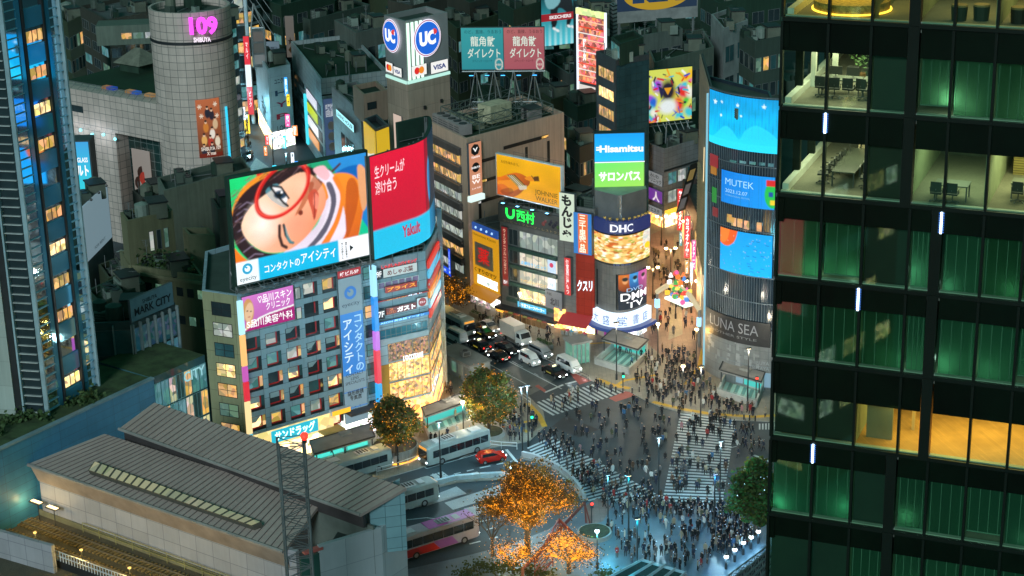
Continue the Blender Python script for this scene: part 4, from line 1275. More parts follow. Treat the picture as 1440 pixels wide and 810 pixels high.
 #  north row: drugstore, fruit parlour, signs, corner bookshop
N0,N1=G(667,421),G(706,439)
N2=G(795,464);N3=G(838,472)
fn=Fac(N1,N2)
zn=fn.px(705,283)[1]
nr=root('fruit_shop_building',((N1.x+N2.x)/2,(N1.y+N2.y)/2,0),'narrow fruit parlour building with green neon lettering and stacked shop windows','building')
NB=[Vector((N1.x,N1.y,0)),Vector((N2.x,N2.y,0)),Vector((N2.x,N2.y,0))-fn.n*12,Vector((N1.x,N1.y,0))-fn.n*12]
NW=mat('fruit_shop_tile',(.2,.19,.18),.5,0,.2,.3,tile=(1.2,.6),tilecol=(.1,.1,.1))
inn=shell(nr,[(q.x,q.y)for q in NB],0,zn,NW,GREENROOF)
roof_kit(nr,inn,zn-.9,4,5)
def frect(f,x0,x1,yt,yb,ref=None):
 """rectangle between columns x0, x1; its top and bottom read at the left edge"""
 a=f.px(x0,yt);b=f.px(x0,yb);c=f.px(x1,(yt+yb)/2)
 return a[0],c[0],b[1],a[1]
rc=frect(fn,706,789,287,309)
ns=sign('fruit_shop_sign','dark fascia with a green neon word and painted fruit under the whisky billboard','sign',fn,(.1,fn.w-.3,fn.px(706,310)[1],zn-.2),mat('fascia_brown',(.10,.095,.09),.5),None,.4)
v0,v1=fn.px(706,310)[1],zn-.2
lettering(ns,fn,'西村',fn.w*.3,fn.w*.58,v0+.75,v1-.35,.5,E('#20ff50',2.2),.01)
lettering(ns,fn,'フルーツパーラー',fn.w*.31,fn.w*.6,v1-.34,v1-.08,.5,E('#20e050',1.2),.0)
lettering(ns,fn,'コーヒー・フルーツ・レストラン',fn.w*.08,fn.w*.98,v0+.12,v0+.5,.5,D('#c8a878'),.0)
m=M()
for i in range(14):
 t0,t1=math.pi*(1+i/13),math.pi*(1+(i+1)/13)
 c=lambda t,r:fn.pt(fn.w*.2+math.cos(t)*r,v0+1.75+math.sin(t)*r,.5)
 if i<13:m.face((c(t0,.55),c(t0,.95),c(t1,.95),c(t1,.55)))
for s_ in(-1,1):m.box(fn,fn.w*.2+s_*.75-.2,fn.w*.2+s_*.75+.2,v0+1.75,v0+2.5,.46,.5)
m.build('neon_mark',E('#20ff50',2.2),ns)
m=M()
for(u,v,r_,mi)in((.72,1.3,.38,0),(.75,1.75,.3,0),(.82,1.5,.33,1),(.87,1.2,.33,1),(.84,1.9,.3,1),(.9,1.6,.33,1),(.92,2.0,.25,1),(.94,1.25,.3,2)):
 m.ball(fn.pt(fn.w*u,v0+v,.45),r_,10,6,mi,(1,.5,1))
m.build('fruit_relief',[E('#901818',.4),D('#2a2433'),D('#48602c')],ns)
floors=[(325,347,W_WHITE,'氷川フルーツ',None),(350,372,emis('clinic_room',(.85,.78,.6),.9,var=.4,scale=.8),'皮膚科クリニック','#10b0e8'),(378,397,emis('clinic_room',(.85,.78,.6),.9,var=.4,scale=.8),'サッポロレディースクリニック','#f0c040'),(401,420,W_WARMB,'フルーツパーラー','#ffffff')]
for i,(yt,yb,mm,tx,tc)in enumerate(floors):
 a,b,c,d=frect(fn,731,784,yt,yb)
 window(nr,fn,a,b,c,d,mm,GREYM,cols=6)
 m=M();m.box(fn,a-2.6,b,c-.75,c-.15,.05,.45);m.build('green_ledge',mat('ledge_green',(.04,.09,.075),.4),nr)
 window(nr,fn,a-2.4,a-.5,c+.1,d,DKGLASS,GREYM,cols=2)
 if i:lettering(nr,fn,tx,a+.3,a+(b-a)*.72,c+.25,c+.85,.2,E(tc,1.3),.01)
a,b,c,d=frect(fn,731,784,350,372)
for(c0_,d0_,cc)in((c,d,'#e83868'),(frect(fn,731,784,378,397)[2],frect(fn,731,784,378,397)[3],'#2880c0')):
 m=M();m.box(fn,b-1.9,b-.3,c0_+.05,d0_+.1,.09,.2);o=m.build('window_poster',E('#c8e0f8',1.0),nr)
 m=M();m.face([fn.pt(b-1.1+.4*math.cos(t),(c0_+d0_)/2+.4*math.sin(t),.22)for t in lin(0,6.283,12)]);m.build('disc',E(cc,.9),o)
vs_=frect(fn,731,784,401,420)
sign('shop_sign','cyan lit parlour fascia above the fruit shop awning','sign',fn,(vs_[0]-.1,fn.px(771,425)[0],vs_[2]-1.2,vs_[2]-.25),E('#48b8e0',1.2),None,.5,texts=[('三千里フルーツパーラー',E('#ffffff',1.8),.06,.94,.2,.8)])
a=fn.px(770.5,418);b=fn.px(791.5,430)
sign('restaurant_sign','grey lit board with brush lettering beside the cyan parlour fascia','sign',fn,(a[0],fn.w-.1,fn.px(770,430)[1],fn.px(770,405)[1]),E('#787c80',.8),None,.6,texts=[('北川',INK,.3,.8,.2,.62,.03),('和食処',INK,.1,.4,.72,.9)])
rc=(fn.px(709,350)[0],fn.px(717,350)[0],fn.px(712,400)[1],fn.px(712,318)[1])
sign('gift_sign','tall dark red upright sign on the left of the fruit parlour windows','sign',fn,rc,E('#8c1010',.8),None,.5,texts=[('\n'.join('ウィンターフルーツギフト'),E('#f0c8a8',1),.25,.75,.2,.97),('西村',E('#fff',1)if False else WHITE,.15,.85,.03,.1)])
m=M();vv0=vs_[2]-1.6
m.box(fn,-.2,fn.w*.93,vv0-.5,vv0-.1,.05,1.6);m.build('awning',mat('awning_black',(.025,.03,.04),.5),nr)
m=M();m.box(fn,.2,fn.w*.93,.2,vv0-.6,.02,.1);m.build('shop_window',W_SHOP,nr)
m=M();m.box(fn,-.1,fn.w*.3,vv0-1.0,vv0-.55,.3,1.4);m.build('lit_soffit',E('#f0b040',1.6),nr)
for i in range(9):
 u=fn.w*(.18+.075*i)
 t=root('fruit_crate',fn.pt(u,.13,1.7),['orange','green','red'][i%3]+' fruit crate outside the fruit shop, %s from the left'%['first','second','third','fourth','fifth','sixth','seventh','eighth','ninth'][i],'crate','fruit crates outside the fruit shop')
 m=M();m.box(fn,u-.4,u+.4,.13,.95,1.4,2.0);m.box(fn,u-.42,u+.42,.95,1.1,1.38,2.02);m.build('stand',D('#806040'),t)
 m=M()
 for x in range(3):
  for y in range(2):m.ball(fn.pt(u-.26+.26*x,1.16,1.55+.28*y),.13,7,4)
 m.build('fruit',[E('#f08818',.5),E('#98b028',.4),E('#c82818',.4)][i%3],t)
tl,br=fn.px(702,217),fn.px(790.5,293)
zj1,zj0=tl[1],fn.px(702,273)[1]
wq=(-.35,fn.w-.5,zj0,zj1)
wr=root('whisky_billboard',fn.pt(fn.w/2,zj0,0),'yellow whisky billboard with a tilted bottle above the fruit parlour','billboard')
m=M();m.box(fn,wq[0],wq[1],zj0,zj1,-.6,-.02);m.build('case',mat('board_back',(.1,.12,.12),.5),wr)
p=Pic(170,110)
p.grad([(0,0),(1,0),(1,1),(0,1)],'#f4b408','#e8a000',(.2,1),False)
p.c*=(1+p.noise(.12,5,6))[:,None]
for cx in(.13,.36,.6,.83):p.put(np.clip(1-((p.x-cx)/.13)**2-((1.0-p.y)/.5)**1.2,0,1)*.0,'#ffffff')
bt=[(-.02,.62),(.06,.55),(.24,.4),(.36,.36),(.5,.44),(.52,.56),(.44,.72),(.34,.9),(.2,1.02),(-.02,1.02)]
p.grad(bt,'#f07818','#a04808',(1,.6));p.poly([(.0,.7),(.12,.62),(.3,.55),(.4,.62),(.3,.8),(.12,.9)],'#f8a028',True,.7)
p.poly([(-.02,.8),(.1,.72),(.2,.84),(.12,.98),(-.02,1.0)],'#d8602c',True,.7);p.poly([(.05,.9),(.2,.78),(.26,.86),(.14,1.0)],'#602808',True,.5)
p.poly([(.44,.46),(.52,.5),(.62,.46),(.62,.38),(.52,.38)],'#e88c10');p.poly([(.58,.37),(.66,.33),(.67,.45),(.59,.48)],'#5a3408',False);p.stroke([(.55,.36),(.6,.46)],.012,'#403010',1.4)
p.poly([(.15,.48),(.28,.42),(.47,.66),(.34,.72)],'#1c2018',False)
for k_ in range(4):
 x0=.165+.032*k_;p.stroke([(x0,.485-.012*k_),(x0+.18,.7-.012*k_)],.012,['#d8b860','#e8e0c0','#e8e0c0','#d8b860'][k_],1.4)
p.poly([(.33,.68),(.47,.63),(.47,.72),(.36,.78)],'#d8d4c0',False,.8)
p.mesh('print',on(fn,wq,.02),attr_emis('screen_warm',1.0),wr)
W_,H_=wq[1]-wq[0],zj1-zj0
lettering(wr,fn,'JOHNNIE\nWALKER',wq[0]+W_*.6,wq[0]+W_*.95,zj0+H_*.06,zj0+H_*.33,.06,D('#4a3208'),.0)
lettering(wr,fn,'大切を味わおう。',wq[0]+W_*.07,wq[0]+W_*.36,zj0+H_*.8,zj0+H_*.88,.06,D('#4a3208'),.0)
m=M()
for(a,b,c,d)in((wq[0]-.15,wq[0],zj0-.15,zj1+.15),(wq[1],wq[1]+.15,zj0-.15,zj1+.15),(wq[0],wq[1],zj0-.15,zj0),(wq[0],wq[1],zj1,zj1+.15)):m.box(fn,a,b,c,d,-.6,.1)
m.build('frame',WHITEM,wr)
for i in range(4):
 u=W_*(.16+.23*i)
 m=M();m.tube(fn.pt(u,zj0-.9,0),fn.pt(u,zj0-.9,1.6),.05,4);m.box(fn,u-.3,u+.3,zj0-1.0,zj0-.75,1.3,1.8,0);m.box(fn,u-.26,u+.26,zj0-.75,zj0-.73,1.35,1.75,1)
 m.build('floodlight',[DARK,E('#70c8ff',6.0)],wr)
 l=bpy.data.lights.new('floodlight_beam','SPOT');l.energy,l.color,l.spot_size,l.spot_blend=260,(.85,.97,1),R(110),.8
 lo=bpy.data.objects.new('floodlight_beam',l);COL.objects.link(lo);lo.location=fn.pt(u,zj0-.7,1.5)-ORG[wr.name];lo.parent=wr
 lo.rotation_euler=(fn.pt(0,2.2,-1.5)-fn.pt(0,0,0)).to_track_quat('-Z','Y').to_euler()
m=M()
for u in lin(.5,W_,5):
 truss(m,(fn.pt(u,zn-.9,-.8),fn.pt(u,zj1-.3,-.8)),(fn.pt(u,zn-.9,-2.6),fn.pt(u,zj1-2,-1.4)),4,.06)
railing(m,[fn.pt(3,zj1+.1,-.3),fn.pt(W_,zj1+.1,-.3)],.7,.03)
m.build('back_frame',mat('rust_frame',(.14,.11,.1),.6),wr)
fy=Fac(N0,N1-(N1-N0).normalized()*.3)
zy=fy.px(669,312)[1]
yr=root('drugstore_building',fy.pt(fy.w/2,0,0),'slim yellow fronted drugstore with a red character on a tiled square','building')
inn=shell(yr,[(q.x,q.y)for q in(fy.pt(0,0),fy.pt(fy.w,0),fy.pt(fy.w,0,-11),fy.pt(0,0,-11))],0,zy,NW,mat('flat_roof',(.09,.1,.1),.8))
roof_kit(yr,inn,zy-.9,3,8)
v0=fy.px(669,398)[1]
m=M();m.box(fy,.1,fy.w-.1,v0,zy-1.4,.02,.25);m.build('yellow_front',E('#e8a410',.8),yr)
m=M();m.box(fy,.1,fy.w-.1,zy-1.4,zy-.1,.02,.3);m.build('blue_header',E('#2858b0',.7),yr)
vq0,vq1=fy.px(673,372)[1],fy.px(673,340)[1]
m=M();m.box(fy,fy.w*.14,fy.w*.8,vq0,vq1,.25,.32);tl_=m.build('tile_square',mat('sign_tile',(.5,.48,.44),.4,0,.1,.5,tile=(.55,.55),tilecol=(.2,.2,.2)),yr)
lettering(tl_,fy,'薬',fy.w*.25,fy.w*.69,vq0+.6,vq1-.6,.36,E('#e01818',.9),.01)
lettering(yr,fy,'くすりのマツ',fy.w*.1,fy.w*.92,vq0-1.2,vq0-.4,.3,D('#5a2008'),.03)
lettering(yr,fy,'Matsumoto Kiyoshi',fy.w*.08,fy.w*.92,zy-2.3,zy-1.75,.3,D('#5a2008'),.0)
m=M();m.box(fy,fy.w*.2,fy.w*.95,v0+.4,v0+1.9,.25,.3);m.build('lit_panel',W_SHOPW,yr)
for i in range(4):
 m=M();m.ball(fy.pt(fy.w*(.2+.2*i),zy-.75,.32),.22,6,4);m.build('lamp',E('#a0c8ff',1.5),yr)
m=M()
a=[fy.pt(-.2,v0-.1,.1),fy.pt(fy.w+.3,v0-.1,.1),fy.pt(fy.w+.3,v0-1.1,2.2),fy.pt(-.2,v0-1.1,2.2)]
m.hexa(a,[q+Vector((0,0,.12))for q in a]);m.build('awning',E('#e09008',.55),yr)
m=M();m.box(fy,.1,fy.w-.1,.2,v0-1.2,.02,.1);m.build('shop_window',W_SHOPW,yr)
for i in range(3):
 t=root('display_rack',fy.pt(fy.w*(.2+.28*i),.13,1.4),'goods rack standing outside the yellow drugstore, %s along'%['first','second','third'][i],'rack','racks outside the drugstore')
 u=fy.w*(.2+.28*i);m=M()
 for v in(.3,.75,1.2):m.box(fy,u-.45,u+.45,v,v+.06,1.0,1.5)
 m.build('shelf',WHITEM,t)
 m=M()
 for v in(.36,.81,1.26):
  for x in range(4):m.box(fy,u-.42+.22*x,u-.25+.22*x,v,v+.28,1.1,1.45)
 m.build('goods',emis('goods',(.8,.55,.5),.9,var=.9,scale=3.5),t)
NR=Fac(N2,N3)
back=root('red_drugstore_building',((N2.x+N3.x)/2,(N2.y+N3.y)/2,0),'red fronted drugstore squeezed between the fruit parlour and the corner drum','building')
zr2=NR.px(812,291)[1]
inn=shell(back,[(q.x,q.y)for q in(NR.pt(.05,0),NR.pt(NR.w-.1,0),NR.pt(NR.w-.1,0,-10),NR.pt(.05,0,-10))],0,zr2,NW,GREENROOF)
roof_kit(back,inn,zr2-.9,2,3,stair=False)
ur=NR.px(811.5,400)[0]
vr1,vr0=NR.px(812,354)[1],NR.px(812,440)[1]
m=M();m.box(NR,ur,NR.w-.1,vr0,vr1,.02,.3);rf=m.build('red_front',mat('red_tiles',(.40,.035,.02),.4,0,.12,.6,tile=(1.2,1.2),tilecol=(.16,.01,.01)),back)
for i in range(2):
 pass
lettering(rf,NR,'クスリ',ur+.3,NR.w-.3,vr0+(vr1-vr0)*.38,vr0+(vr1-vr0)*.56,.5,E('#e0f4ff',1.8),.03,rise=.35)
sign('drugstore_sign','orange and blue upright drugstore sign above the red front','sign',NR,(ur,NR.w-.15,vr1+.1,NR.px(812,296)[1]),E('#1878c8',1.0),None,.9,texts=[('\n'.join('三千里薬品'),E('#ffe8d0',1.3),.3,.7,.04,.96,.03)])
o_=bpy.context.scene.objects
m=M();uu0,uu1=ur+(NR.w-ur)*.24,ur+(NR.w-ur)*.76
m.box(NR,uu0,uu1,vr1+.25,NR.px(812,297)[1],.95,.96);m.build('orange_stripe',E('#e06820',1.1),[q for q in o_ if q.get('label','').startswith('orange and blue upright')][0])
FM_=Fac(N2-fn.u*.4,N2+NR.u*2.3)
rc=(FM_.px(790.5,300)[0],FM_.px(811.5,300)[0],FM_.px(800,337)[1],FM_.px(800,270)[1])
sign('monja_sign','tall white lit sign with black brush lettering beside the whisky billboard','sign',FM_,rc,E('#e0f0d8',.85),None,.8,texts=[('\n'.join('もんじゃ'),INK,.14,.88,.04,.97,.05)])
rc=(FM_.px(798,380)[0],FM_.px(806.5,380)[0],FM_.px(800,412)[1],FM_.px(800,360)[1])
sign('karaoke_sign','thin red lit upright sign between the fruit parlour and red drugstore','sign',FM_,rc,E('#d01818',1.1),None,.9,texts=[('\n'.join('個室居酒屋もつ'),WHITE,.25,.75,.04,.96)])
m=M()
a=[NR.pt(-.1,vr0-.2,.1),NR.pt(NR.w*.92,vr0-.2,.1),NR.pt(NR.w*.92,vr0-1.4,2.4),NR.pt(-.1,vr0-1.4,2.4)]
m.hexa(a,[q+Vector((0,0,.12))for q in a]);m.build('awning',E('#b80c18',.6),back)
m=M();m.box(NR,.1,NR.w-.2,.2,vr0-1.5,.02,.1);m.build('shop_window',W_SHOP,back)
m=M();m.box(FM_,FM_.px(782,450)[0],FM_.px(797,450)[0],.3,3.6,.3,.6);m.build('orange_shopfront',W_SHOPO,nr)
for i in range(6):
 t=root('display_basket',NR.pt(NR.w*(.15+.14*i),.13,2.2),'wire basket of goods under the red awning, %s from the left'%['first','second','third','fourth','fifth','sixth'][i],'basket','baskets under the red awning')
 u=NR.w*(.15+.14*i);m=M();m.box(NR,u-.28,u+.28,.25,.9,1.9,2.5);
 for s_ in(-.24,.24):m.tube(NR.pt(u+s_,.13,2.0),NR.pt(u+s_,.3,2.0),.03,4);m.tube(NR.pt(u+s_,.13,2.4),NR.pt(u+s_,.3,2.4),.03,4)
 m.build('basket',STEEL,t);m=M()
 for x in range(2):
  for y in range(2):m.box(NR,u-.24+.25*x,u-.03+.25*x,.9,1.05+.08*((x+y+i)%3),1.95+.27*y,2.18+.27*y)
 m.build('goods',E(['#e0a030','#d04060','#50b0d0','#e8e0d0'][i%4],.6),t)
C0,C1,C2=G(838,469),G(872,479.5),G(909,467)
def arc(a,b,c,n=14):
 out=[]
 for i in range(n+1):
  t=i/n
  out.append(a*(1-t)**2+(b*2-(a+c)*.5)*2*t*(1-t)+c*t*t)
 return[Vector((q.x,q.y,0))for q in out]
ac=arc(C0,C1,C2)
aL=[0.0]
for a,b in zip(ac,ac[1:]):aL.append(aL[-1]+(b-a).length)
class AF:
 w=aL[-1]
 @staticmethod
 def pt(u,v,d=0.0):
  u=max(0,min(aL[-1]-1e-4,u))
  for i in range(len(aL)-1):
   if u<=aL[i+1]:
    t=(ac[i+1]-ac[i]).normalized()
    return ac[i]+t*(u-aL[i])+Vector((t.y,-t.x,0))*d+Vector((0,0,v))
fch=Fac(C0,C2)
cz=lambda y,d=1.2:ZY((C1.x,C1.y),y)
dr=root('corner_bookshop',(C1.x,C1.y,0),'rounded corner bookshop with a ring sign, food screen and white lit name board','building')
zd=cz(315)
bkp=[ac[-1]-fch.n*11,ac[0]-fch.n*11]
inn=shell(dr,[(q.x,q.y)for q in ac]+[(q.x,q.y)for q in bkp],0,zd,mat('drum_tile',(.16,.16,.155),.5,0,.2,.5,tile=(.6,1.2),tilecol=(.07,.07,.07)),GREENROOF,.6,.3)
def band(v0,v1,d0,d1,mm,name,par,u0=0.0,u1=None,n=14):
 m=M();u1=AF.w if u1 is None else u1
 for i in range(n):
  a,b=u0+(u1-u0)*i/n,u0+(u1-u0)*(i+1)/n
  m.hexa([AF.pt(a,v0,d0),AF.pt(b,v0,d0),AF.pt(b,v0,d1),AF.pt(a,v0,d1)],[AF.pt(a,v1,d0),AF.pt(b,v1,d0),AF.pt(b,v1,d1),AF.pt(a,v1,d1)])
 return m.build(name,mm,par)
rb=root('ring_sign',AF.pt(AF.w/2,zd,.3),'dark blue ring sign with a silver name above the food screen on the corner','sign')
v0,v1=cz(328),cz(311)
band(v0,v1,.02,.7,E('#0c2878',.65),'panel',rb)
lettering(rb,AF,'DHC',AF.w*.37,AF.w*.63,v0+.35,v1-.35,.78,E('#f0f4ff',1.2),.015)
for i in range(10):
 u=AF.w*(.3+.07*i)
 m=M();m.tube(AF.pt(u,v1,.4),AF.pt(u,v1+.5,.8),.04,4);m.box(LF(AF.pt(u,v1+.5,.8),0),-.2,.2,0,.22,-.15,.15);m.build('floodlight',D('#c8a050'),rb)
fs_=root('food_screen',AF.pt(AF.w/2,cz(369),.3),'bright curved screen of golden fried food on the rounded corner','screen')
w0,w1=cz(370),cz(330)
band(w0-.3,w1,.02,.5,DARK,'case',fs_)
p=Pic(150,80,sr('#e8b860'))
rr_=random.Random(12)
for i in range(330):
 x,y,q=rr_.random(),rr_.random(),rr_.uniform(.015,.05)
 p.ell(x,y,q,q*1.4,rr_.choice(['#fff0c8','#f8d080','#d89030','#b86818','#fff8e8','#e8e0a0','#a0a838','#d05818','#ffe8a0']),rr_.uniform(0,3),.5,asp=1.0)
p.poly([(.86,0),(1,0),(1,.5),(.9,.7),(.82,.4)],'#d8e4f0',True,.6);p.ell(.93,.55,.07,.12,'#f8d020')
p.mesh('picture',lambda x,y:AF.pt(x*AF.w,w1-.05-y*(w1-w0-.1),.56),attr_emis('screen_bright',1.12),fs_)
lettering(fs_,AF,'DHC Channel',AF.w*.4,AF.w*.6,w0-.26,w0-.02,.56,E('#5080e0',.8),0)
v0,v1=cz(436),cz(386)
uc=AF.w*.44
m=M();m.box(AF,.2,uc,v0,v1,.02,.2);m.build('dark_screen',mat('screen_off',(.015,.018,.02),.3),dr)
pr_=root('streaming_poster',AF.pt(AF.w*.7,v0,.2),'lit poster with blue and magenta figures and white bold letters on the corner','poster')
m=M();m.box(AF,uc+.1,AF.w-.35,v0,v1,.02,.25);m.build('panel',DARK,pr_)
p=Pic(70,90,sr('#182838'))
p.grad([(0,0),(.35,0),(.3,.45),(0,.4)],'#e87818','#803008',(0,1));p.grad([(.3,0),(.65,-.05),(.66,.4),(.34,.45)],'#38a0e8','#104890',(0,1));p.grad([(.62,0),(1,-.05),(1,.75),(.7,.6)],'#d858b0','#582050',(0,1))
for x,c in((.17,'#f8b070'),(.48,'#80d0f8'),(.82,'#f090d0')):p.ell(x,.16,.09,.13,c,0,.3);p.ell(x,.13,.1,.07,'#101820',0,.3)
p.mesh('print',lambda x,y:AF.pt(uc+.15+x*(AF.w-.5-uc-.15),v1-.05-y*(v1-v0-.1),.3),attr_emis('screen_soft',.95),pr_)
lettering(pr_,AF,'DMM',uc+.4,AF.w-.7,v0+(v1-v0)*.26,v0+(v1-v0)*.47,.36,E('#ffffff',1.5),.012)
lettering(pr_,AF,'TV',uc+1.3,AF.w-1.6,v0+(v1-v0)*.04,v0+(v1-v0)*.22,.36,E('#ffffff',1.5),.012)
lettering(pr_,AF,'DVD',uc+1.3,AF.w-1.7,v0+(v1-v0)*.5,v0+(v1-v0)*.6,.36,E('#b0d8f8',1.0),.0)
v0,v1=cz(458),cz(440)
bs=root('bookshop_sign',AF.pt(AF.w/2,v0,.2),'white lit board with large blue characters over the corner bookshop','sign')
band(v0,v1,.02,.9,E('#e0f0ff',1.3),'panel',bs)
for i,ch in enumerate('大盛堂書店'):
 lettering(bs,AF,ch,AF.w*(.09+.175*i),AF.w*(.09+.175*i)+1.1,v0+.3,v1-.3,.96,E('#1468b8',.9),.0)
band(v0-.55,v0-.05,.05,1.9,E('#1450b0',.5),'awning',dr)
band(.2,v0-.6,.02,.1,W_SHOPW,'shop_window',dr,AF.w*.32)
band(.3,v0-.9,.05,.2,mat('pink_frame',(.6,.08,.4),.5),'pink_shopfront',dr,AF.w*.06,AF.w*.26)
band(.3,v0-1.3,.2,.24,mat('shutter_beige',(.45,.4,.32),.5),'shutter',dr,AF.w*.09,AF.w*.23)
dz1=cz(277)
pd=[ac[0]-fch.n*.6,ac[0].lerp(ac[7],.92)-fch.n*.5,ac[7]-fch.n*.9,ac[14].lerp(ac[7],.92)-fch.n*.5,ac[14]-fch.n*.6,ac[14]-fch.n*7,ac[0]-fch.n*7]
m=M();m.prism([(q.x,q.y)for q in pd],zd-.4,dz1,0,1);m.build('roof_drum',[mat('drum_grey',(.22,.22,.22),.35,.3,.15,.4),mat('drum_top',(.2,.3,.25),.6)],dr)
Yh=fch.pt(0,0,-2.0).y
h0,h1=DY(836.5,269,Yh),DY(906.5,269,Yh+.1)
fh=Fac(h0,h1)
zh0,zh1=fh.px(837,268.5)[1],fh.px(837,188.5)[1]
hr=root('pharma_billboard',fh.pt(fh.w/2,zh0,0),'square blue over green pain patch billboard lit on top of the corner drum','billboard')
m=M();m.box(fh,-.1,fh.w+.1,zh0-.1,zh1+.1,-1.6,-.01);m.build('case',DARK,hr)
hm_=(zh0+zh1)/2
p=Pic(40,40);p.grad([(0,0),(1,0),(1,1),(0,1)],'#0098e8','#10b8f8',(0,1),False);p.mesh('blue_half',on(fh,(0,fh.w,hm_+.08,zh1),.02),attr_emis('screen_hot',1.2),hr)
p=Pic(40,40);p.grad([(0,0),(1,0),(1,1),(0,1)],'#68e068','#a0e058',(.5,1),False);p.mesh('green_half',on(fh,(0,fh.w,zh0,hm_-.08),.02),attr_emis('screen_hot',1.2),hr)
m=M();m.box(fh,0,fh.w,hm_-.08,hm_+.08,-.01,.03);m.build('divider',WHITE,hr)
lettering(hr,fh,'Hisamitsu',fh.w*.1,fh.w*.97,hm_+(zh1-hm_)*.35,hm_+(zh1-hm_)*.6,.08,WHITE,.04)
m=M();m.box(fh,fh.w*.03,fh.w*.1,hm_+(zh1-hm_)*.42,hm_+(zh1-hm_)*.47,.07,.08);m.box(fh,fh.w*.03,fh.w*.1,hm_+(zh1-hm_)*.5,hm_+(zh1-hm_)*.55,.07,.08);m.build('logo',WHITE,hr)
lettering(hr,fh,'サロンパス',fh.w*.08,fh.w*.92,zh0+(hm_-zh0)*.33,zh0+(hm_-zh0)*.68,.08,WHITE,.05)
m=M()
for u in(.3,fh.w-.3,fh.w/2):m.tube(fh.pt(u,dz1,-.8),fh.pt(u,zh0,-.8),.15,5)
truss(m,(fh.pt(0,zh0-.2,.5),fh.pt(fh.w,zh0-.2,.5)),(fh.pt(0,zh0-.8,.5),fh.pt(fh.w,zh0-.8,.5)),8,.06);m.build('base_frame',STEEL,hr)
#  pedestrian street beyond the corner
g1=G(930,322)
zg=ZY((g1.x,g1.y),210)
gb=Blk('grey_store','grey tiled store with a curved corner at the head of the pedestrian street','building',(908,200),(934,210),(990,193),zg,GREYTILE,GREENROOF,kit=4)
f1,f2=gb.fl,gb.fr
for i,v in enumerate((zg-7,zg-10.5,zg-14)):
 for j in range(3):window(gb.rt,f2,1.2+j*2.7,3.4+j*2.7,v,v+2.2,[W_TEAL,W_WHITE,TEALGLASS,DKGLASS,W_GREEN][(i+j)%5],GREYM,cols=2)
cladding(gb.rt,f2,zg-4.3,zg-4.0,DARK,.12)
m=M();m.box(f2,.2,f2.w,3.0,3.5,.05,1.0);m.build('lit_canopy',E('#f0b838',1.6),gb.rt)
m=M();m.box(f2,.3,f2.w-.2,.2,2.9,.02,.1);m.build('shop_window',W_SHOP,gb.rt)
m=M();m.box(f1,.3,f1.w-.2,.2,2.9,.02,.1);m.build('shop_window',W_SHOPO,gb.rt)
ffd=Fac(G(921,322),G(937,320))
sign('clinic_sign','small white sign with black characters on the grey tiled store','sign',f1,(f1.w*.1,f1.w-.2,zg-7.2,zg-5.0),E('#a8acac',.55),None,.2,texts=[('みいわ\nクリニック',INK,.08,.95,.12,.9,.02)])
sign('video_panel','purple lit advert with a pale figure on the grey tiled store','sign',f1,(f1.w*.1,f1.w-.2,zg-10.5,zg-8.2),E('#7838a0',.8),None,.2,texts=[('人',E('#e8d8e0',1),.4,.85,.02,.85,.05)])
sign('salon_sign','pale grey salon sign low on the grey tiled store','sign',f1,(f1.w*.1,f1.w-.2,zg-13.0,zg-11.6),E('#a0a4a4',.6),None,.2,texts=[('Tエステ',INK,.15,.85,.25,.75,.02)])
Ya=gb.b.y+5
a0,a1=DY(905,174,Ya),DY(972.5,168,Ya+3)
fa=Fac(a0,a1)
za0,za1=fa.px(906,174)[1],fa.px(906,100)[1]
ar=root('poster_billboard',fa.pt(fa.w/2,za0,0),'square billboard splashed with many bright colours above the grey tiled store','billboard')
m=M();m.box(fa,-.1,fa.w+.1,za0-.1,za1+.1,-.7,-.02);m.build('case',DARK,ar)
p=Pic(130,130,sr('#d8e060'))
rr_=random.Random(31)
for i in range(26):
 x,y=rr_.random(),rr_.random();p.ell(x,y,rr_.uniform(.06,.2),rr_.uniform(.05,.16),rr_.choice(['#e050c0','#a848d8','#50c848','#f8c828','#e83020','#2868d8','#40c8d8','#f0f0e0']),rr_.uniform(0,3),.6)
for i in range(60):
 x,y=rr_.random(),rr_.random();a=rr_.uniform(0,3.1);l=rr_.uniform(.04,.14)
 p.stroke([(x,y),(x+l*math.cos(a),y+l*math.sin(a))],rr_.uniform(.008,.025),rr_.choice(['#101018','#f8f8f0','#e02818','#f0a010','#2048c0','#181838','#38b8d0']),1,.9)
p.ell(.5,.42,.2,.26,'#20182c',0,.5);p.ell(.5,.72,.24,.18,'#e8f0f0',0,.5);p.poly([(.42,.36),(.58,.36),(.5,.5)],'#e8a018',False);p.poly([(.3,.3),(.44,.4),(.36,.56)],'#202048',False)
p.mesh('print',on(fa,(0,fa.w,za0,za1),0),attr_emis('screen_soft',.95),ar)
m=M()
for u in lin(.4,fa.w,8):m.tube(fa.pt(u,za0-.2,0),fa.pt(u+.3,za0-1.6,1.2),.08,4)
m.tube(fa.pt(0,za0-.5,.4),fa.pt(fa.w,za0-.5,.4),.07,4)
for u in(.5,fa.w/2,fa.w-.5):m.tube(fa.pt(u,za0,-.4),fa.pt(u,zg-1,-1),.15,5)
m.build('support_frame',STEEL,ar)
K0,K1=G(983,460),G(952,318)
fkk=Fac(K1,K0)
kr=root('karaoke_building',((K0.x+K1.x)/2+2,(K0.y+K1.y)/2,0),'narrow dark karaoke building along the pedestrian street, hung with bright signs','building')
zk=ZY((K1.x,K1.y),262)
kp=[fkk.pt(fkk.w*.12,0,-.5),fkk.pt(fkk.w*.8,0,-2.2),fkk.pt(fkk.w*.8,0,-4.5),fkk.pt(fkk.w*.12,0,-9)]
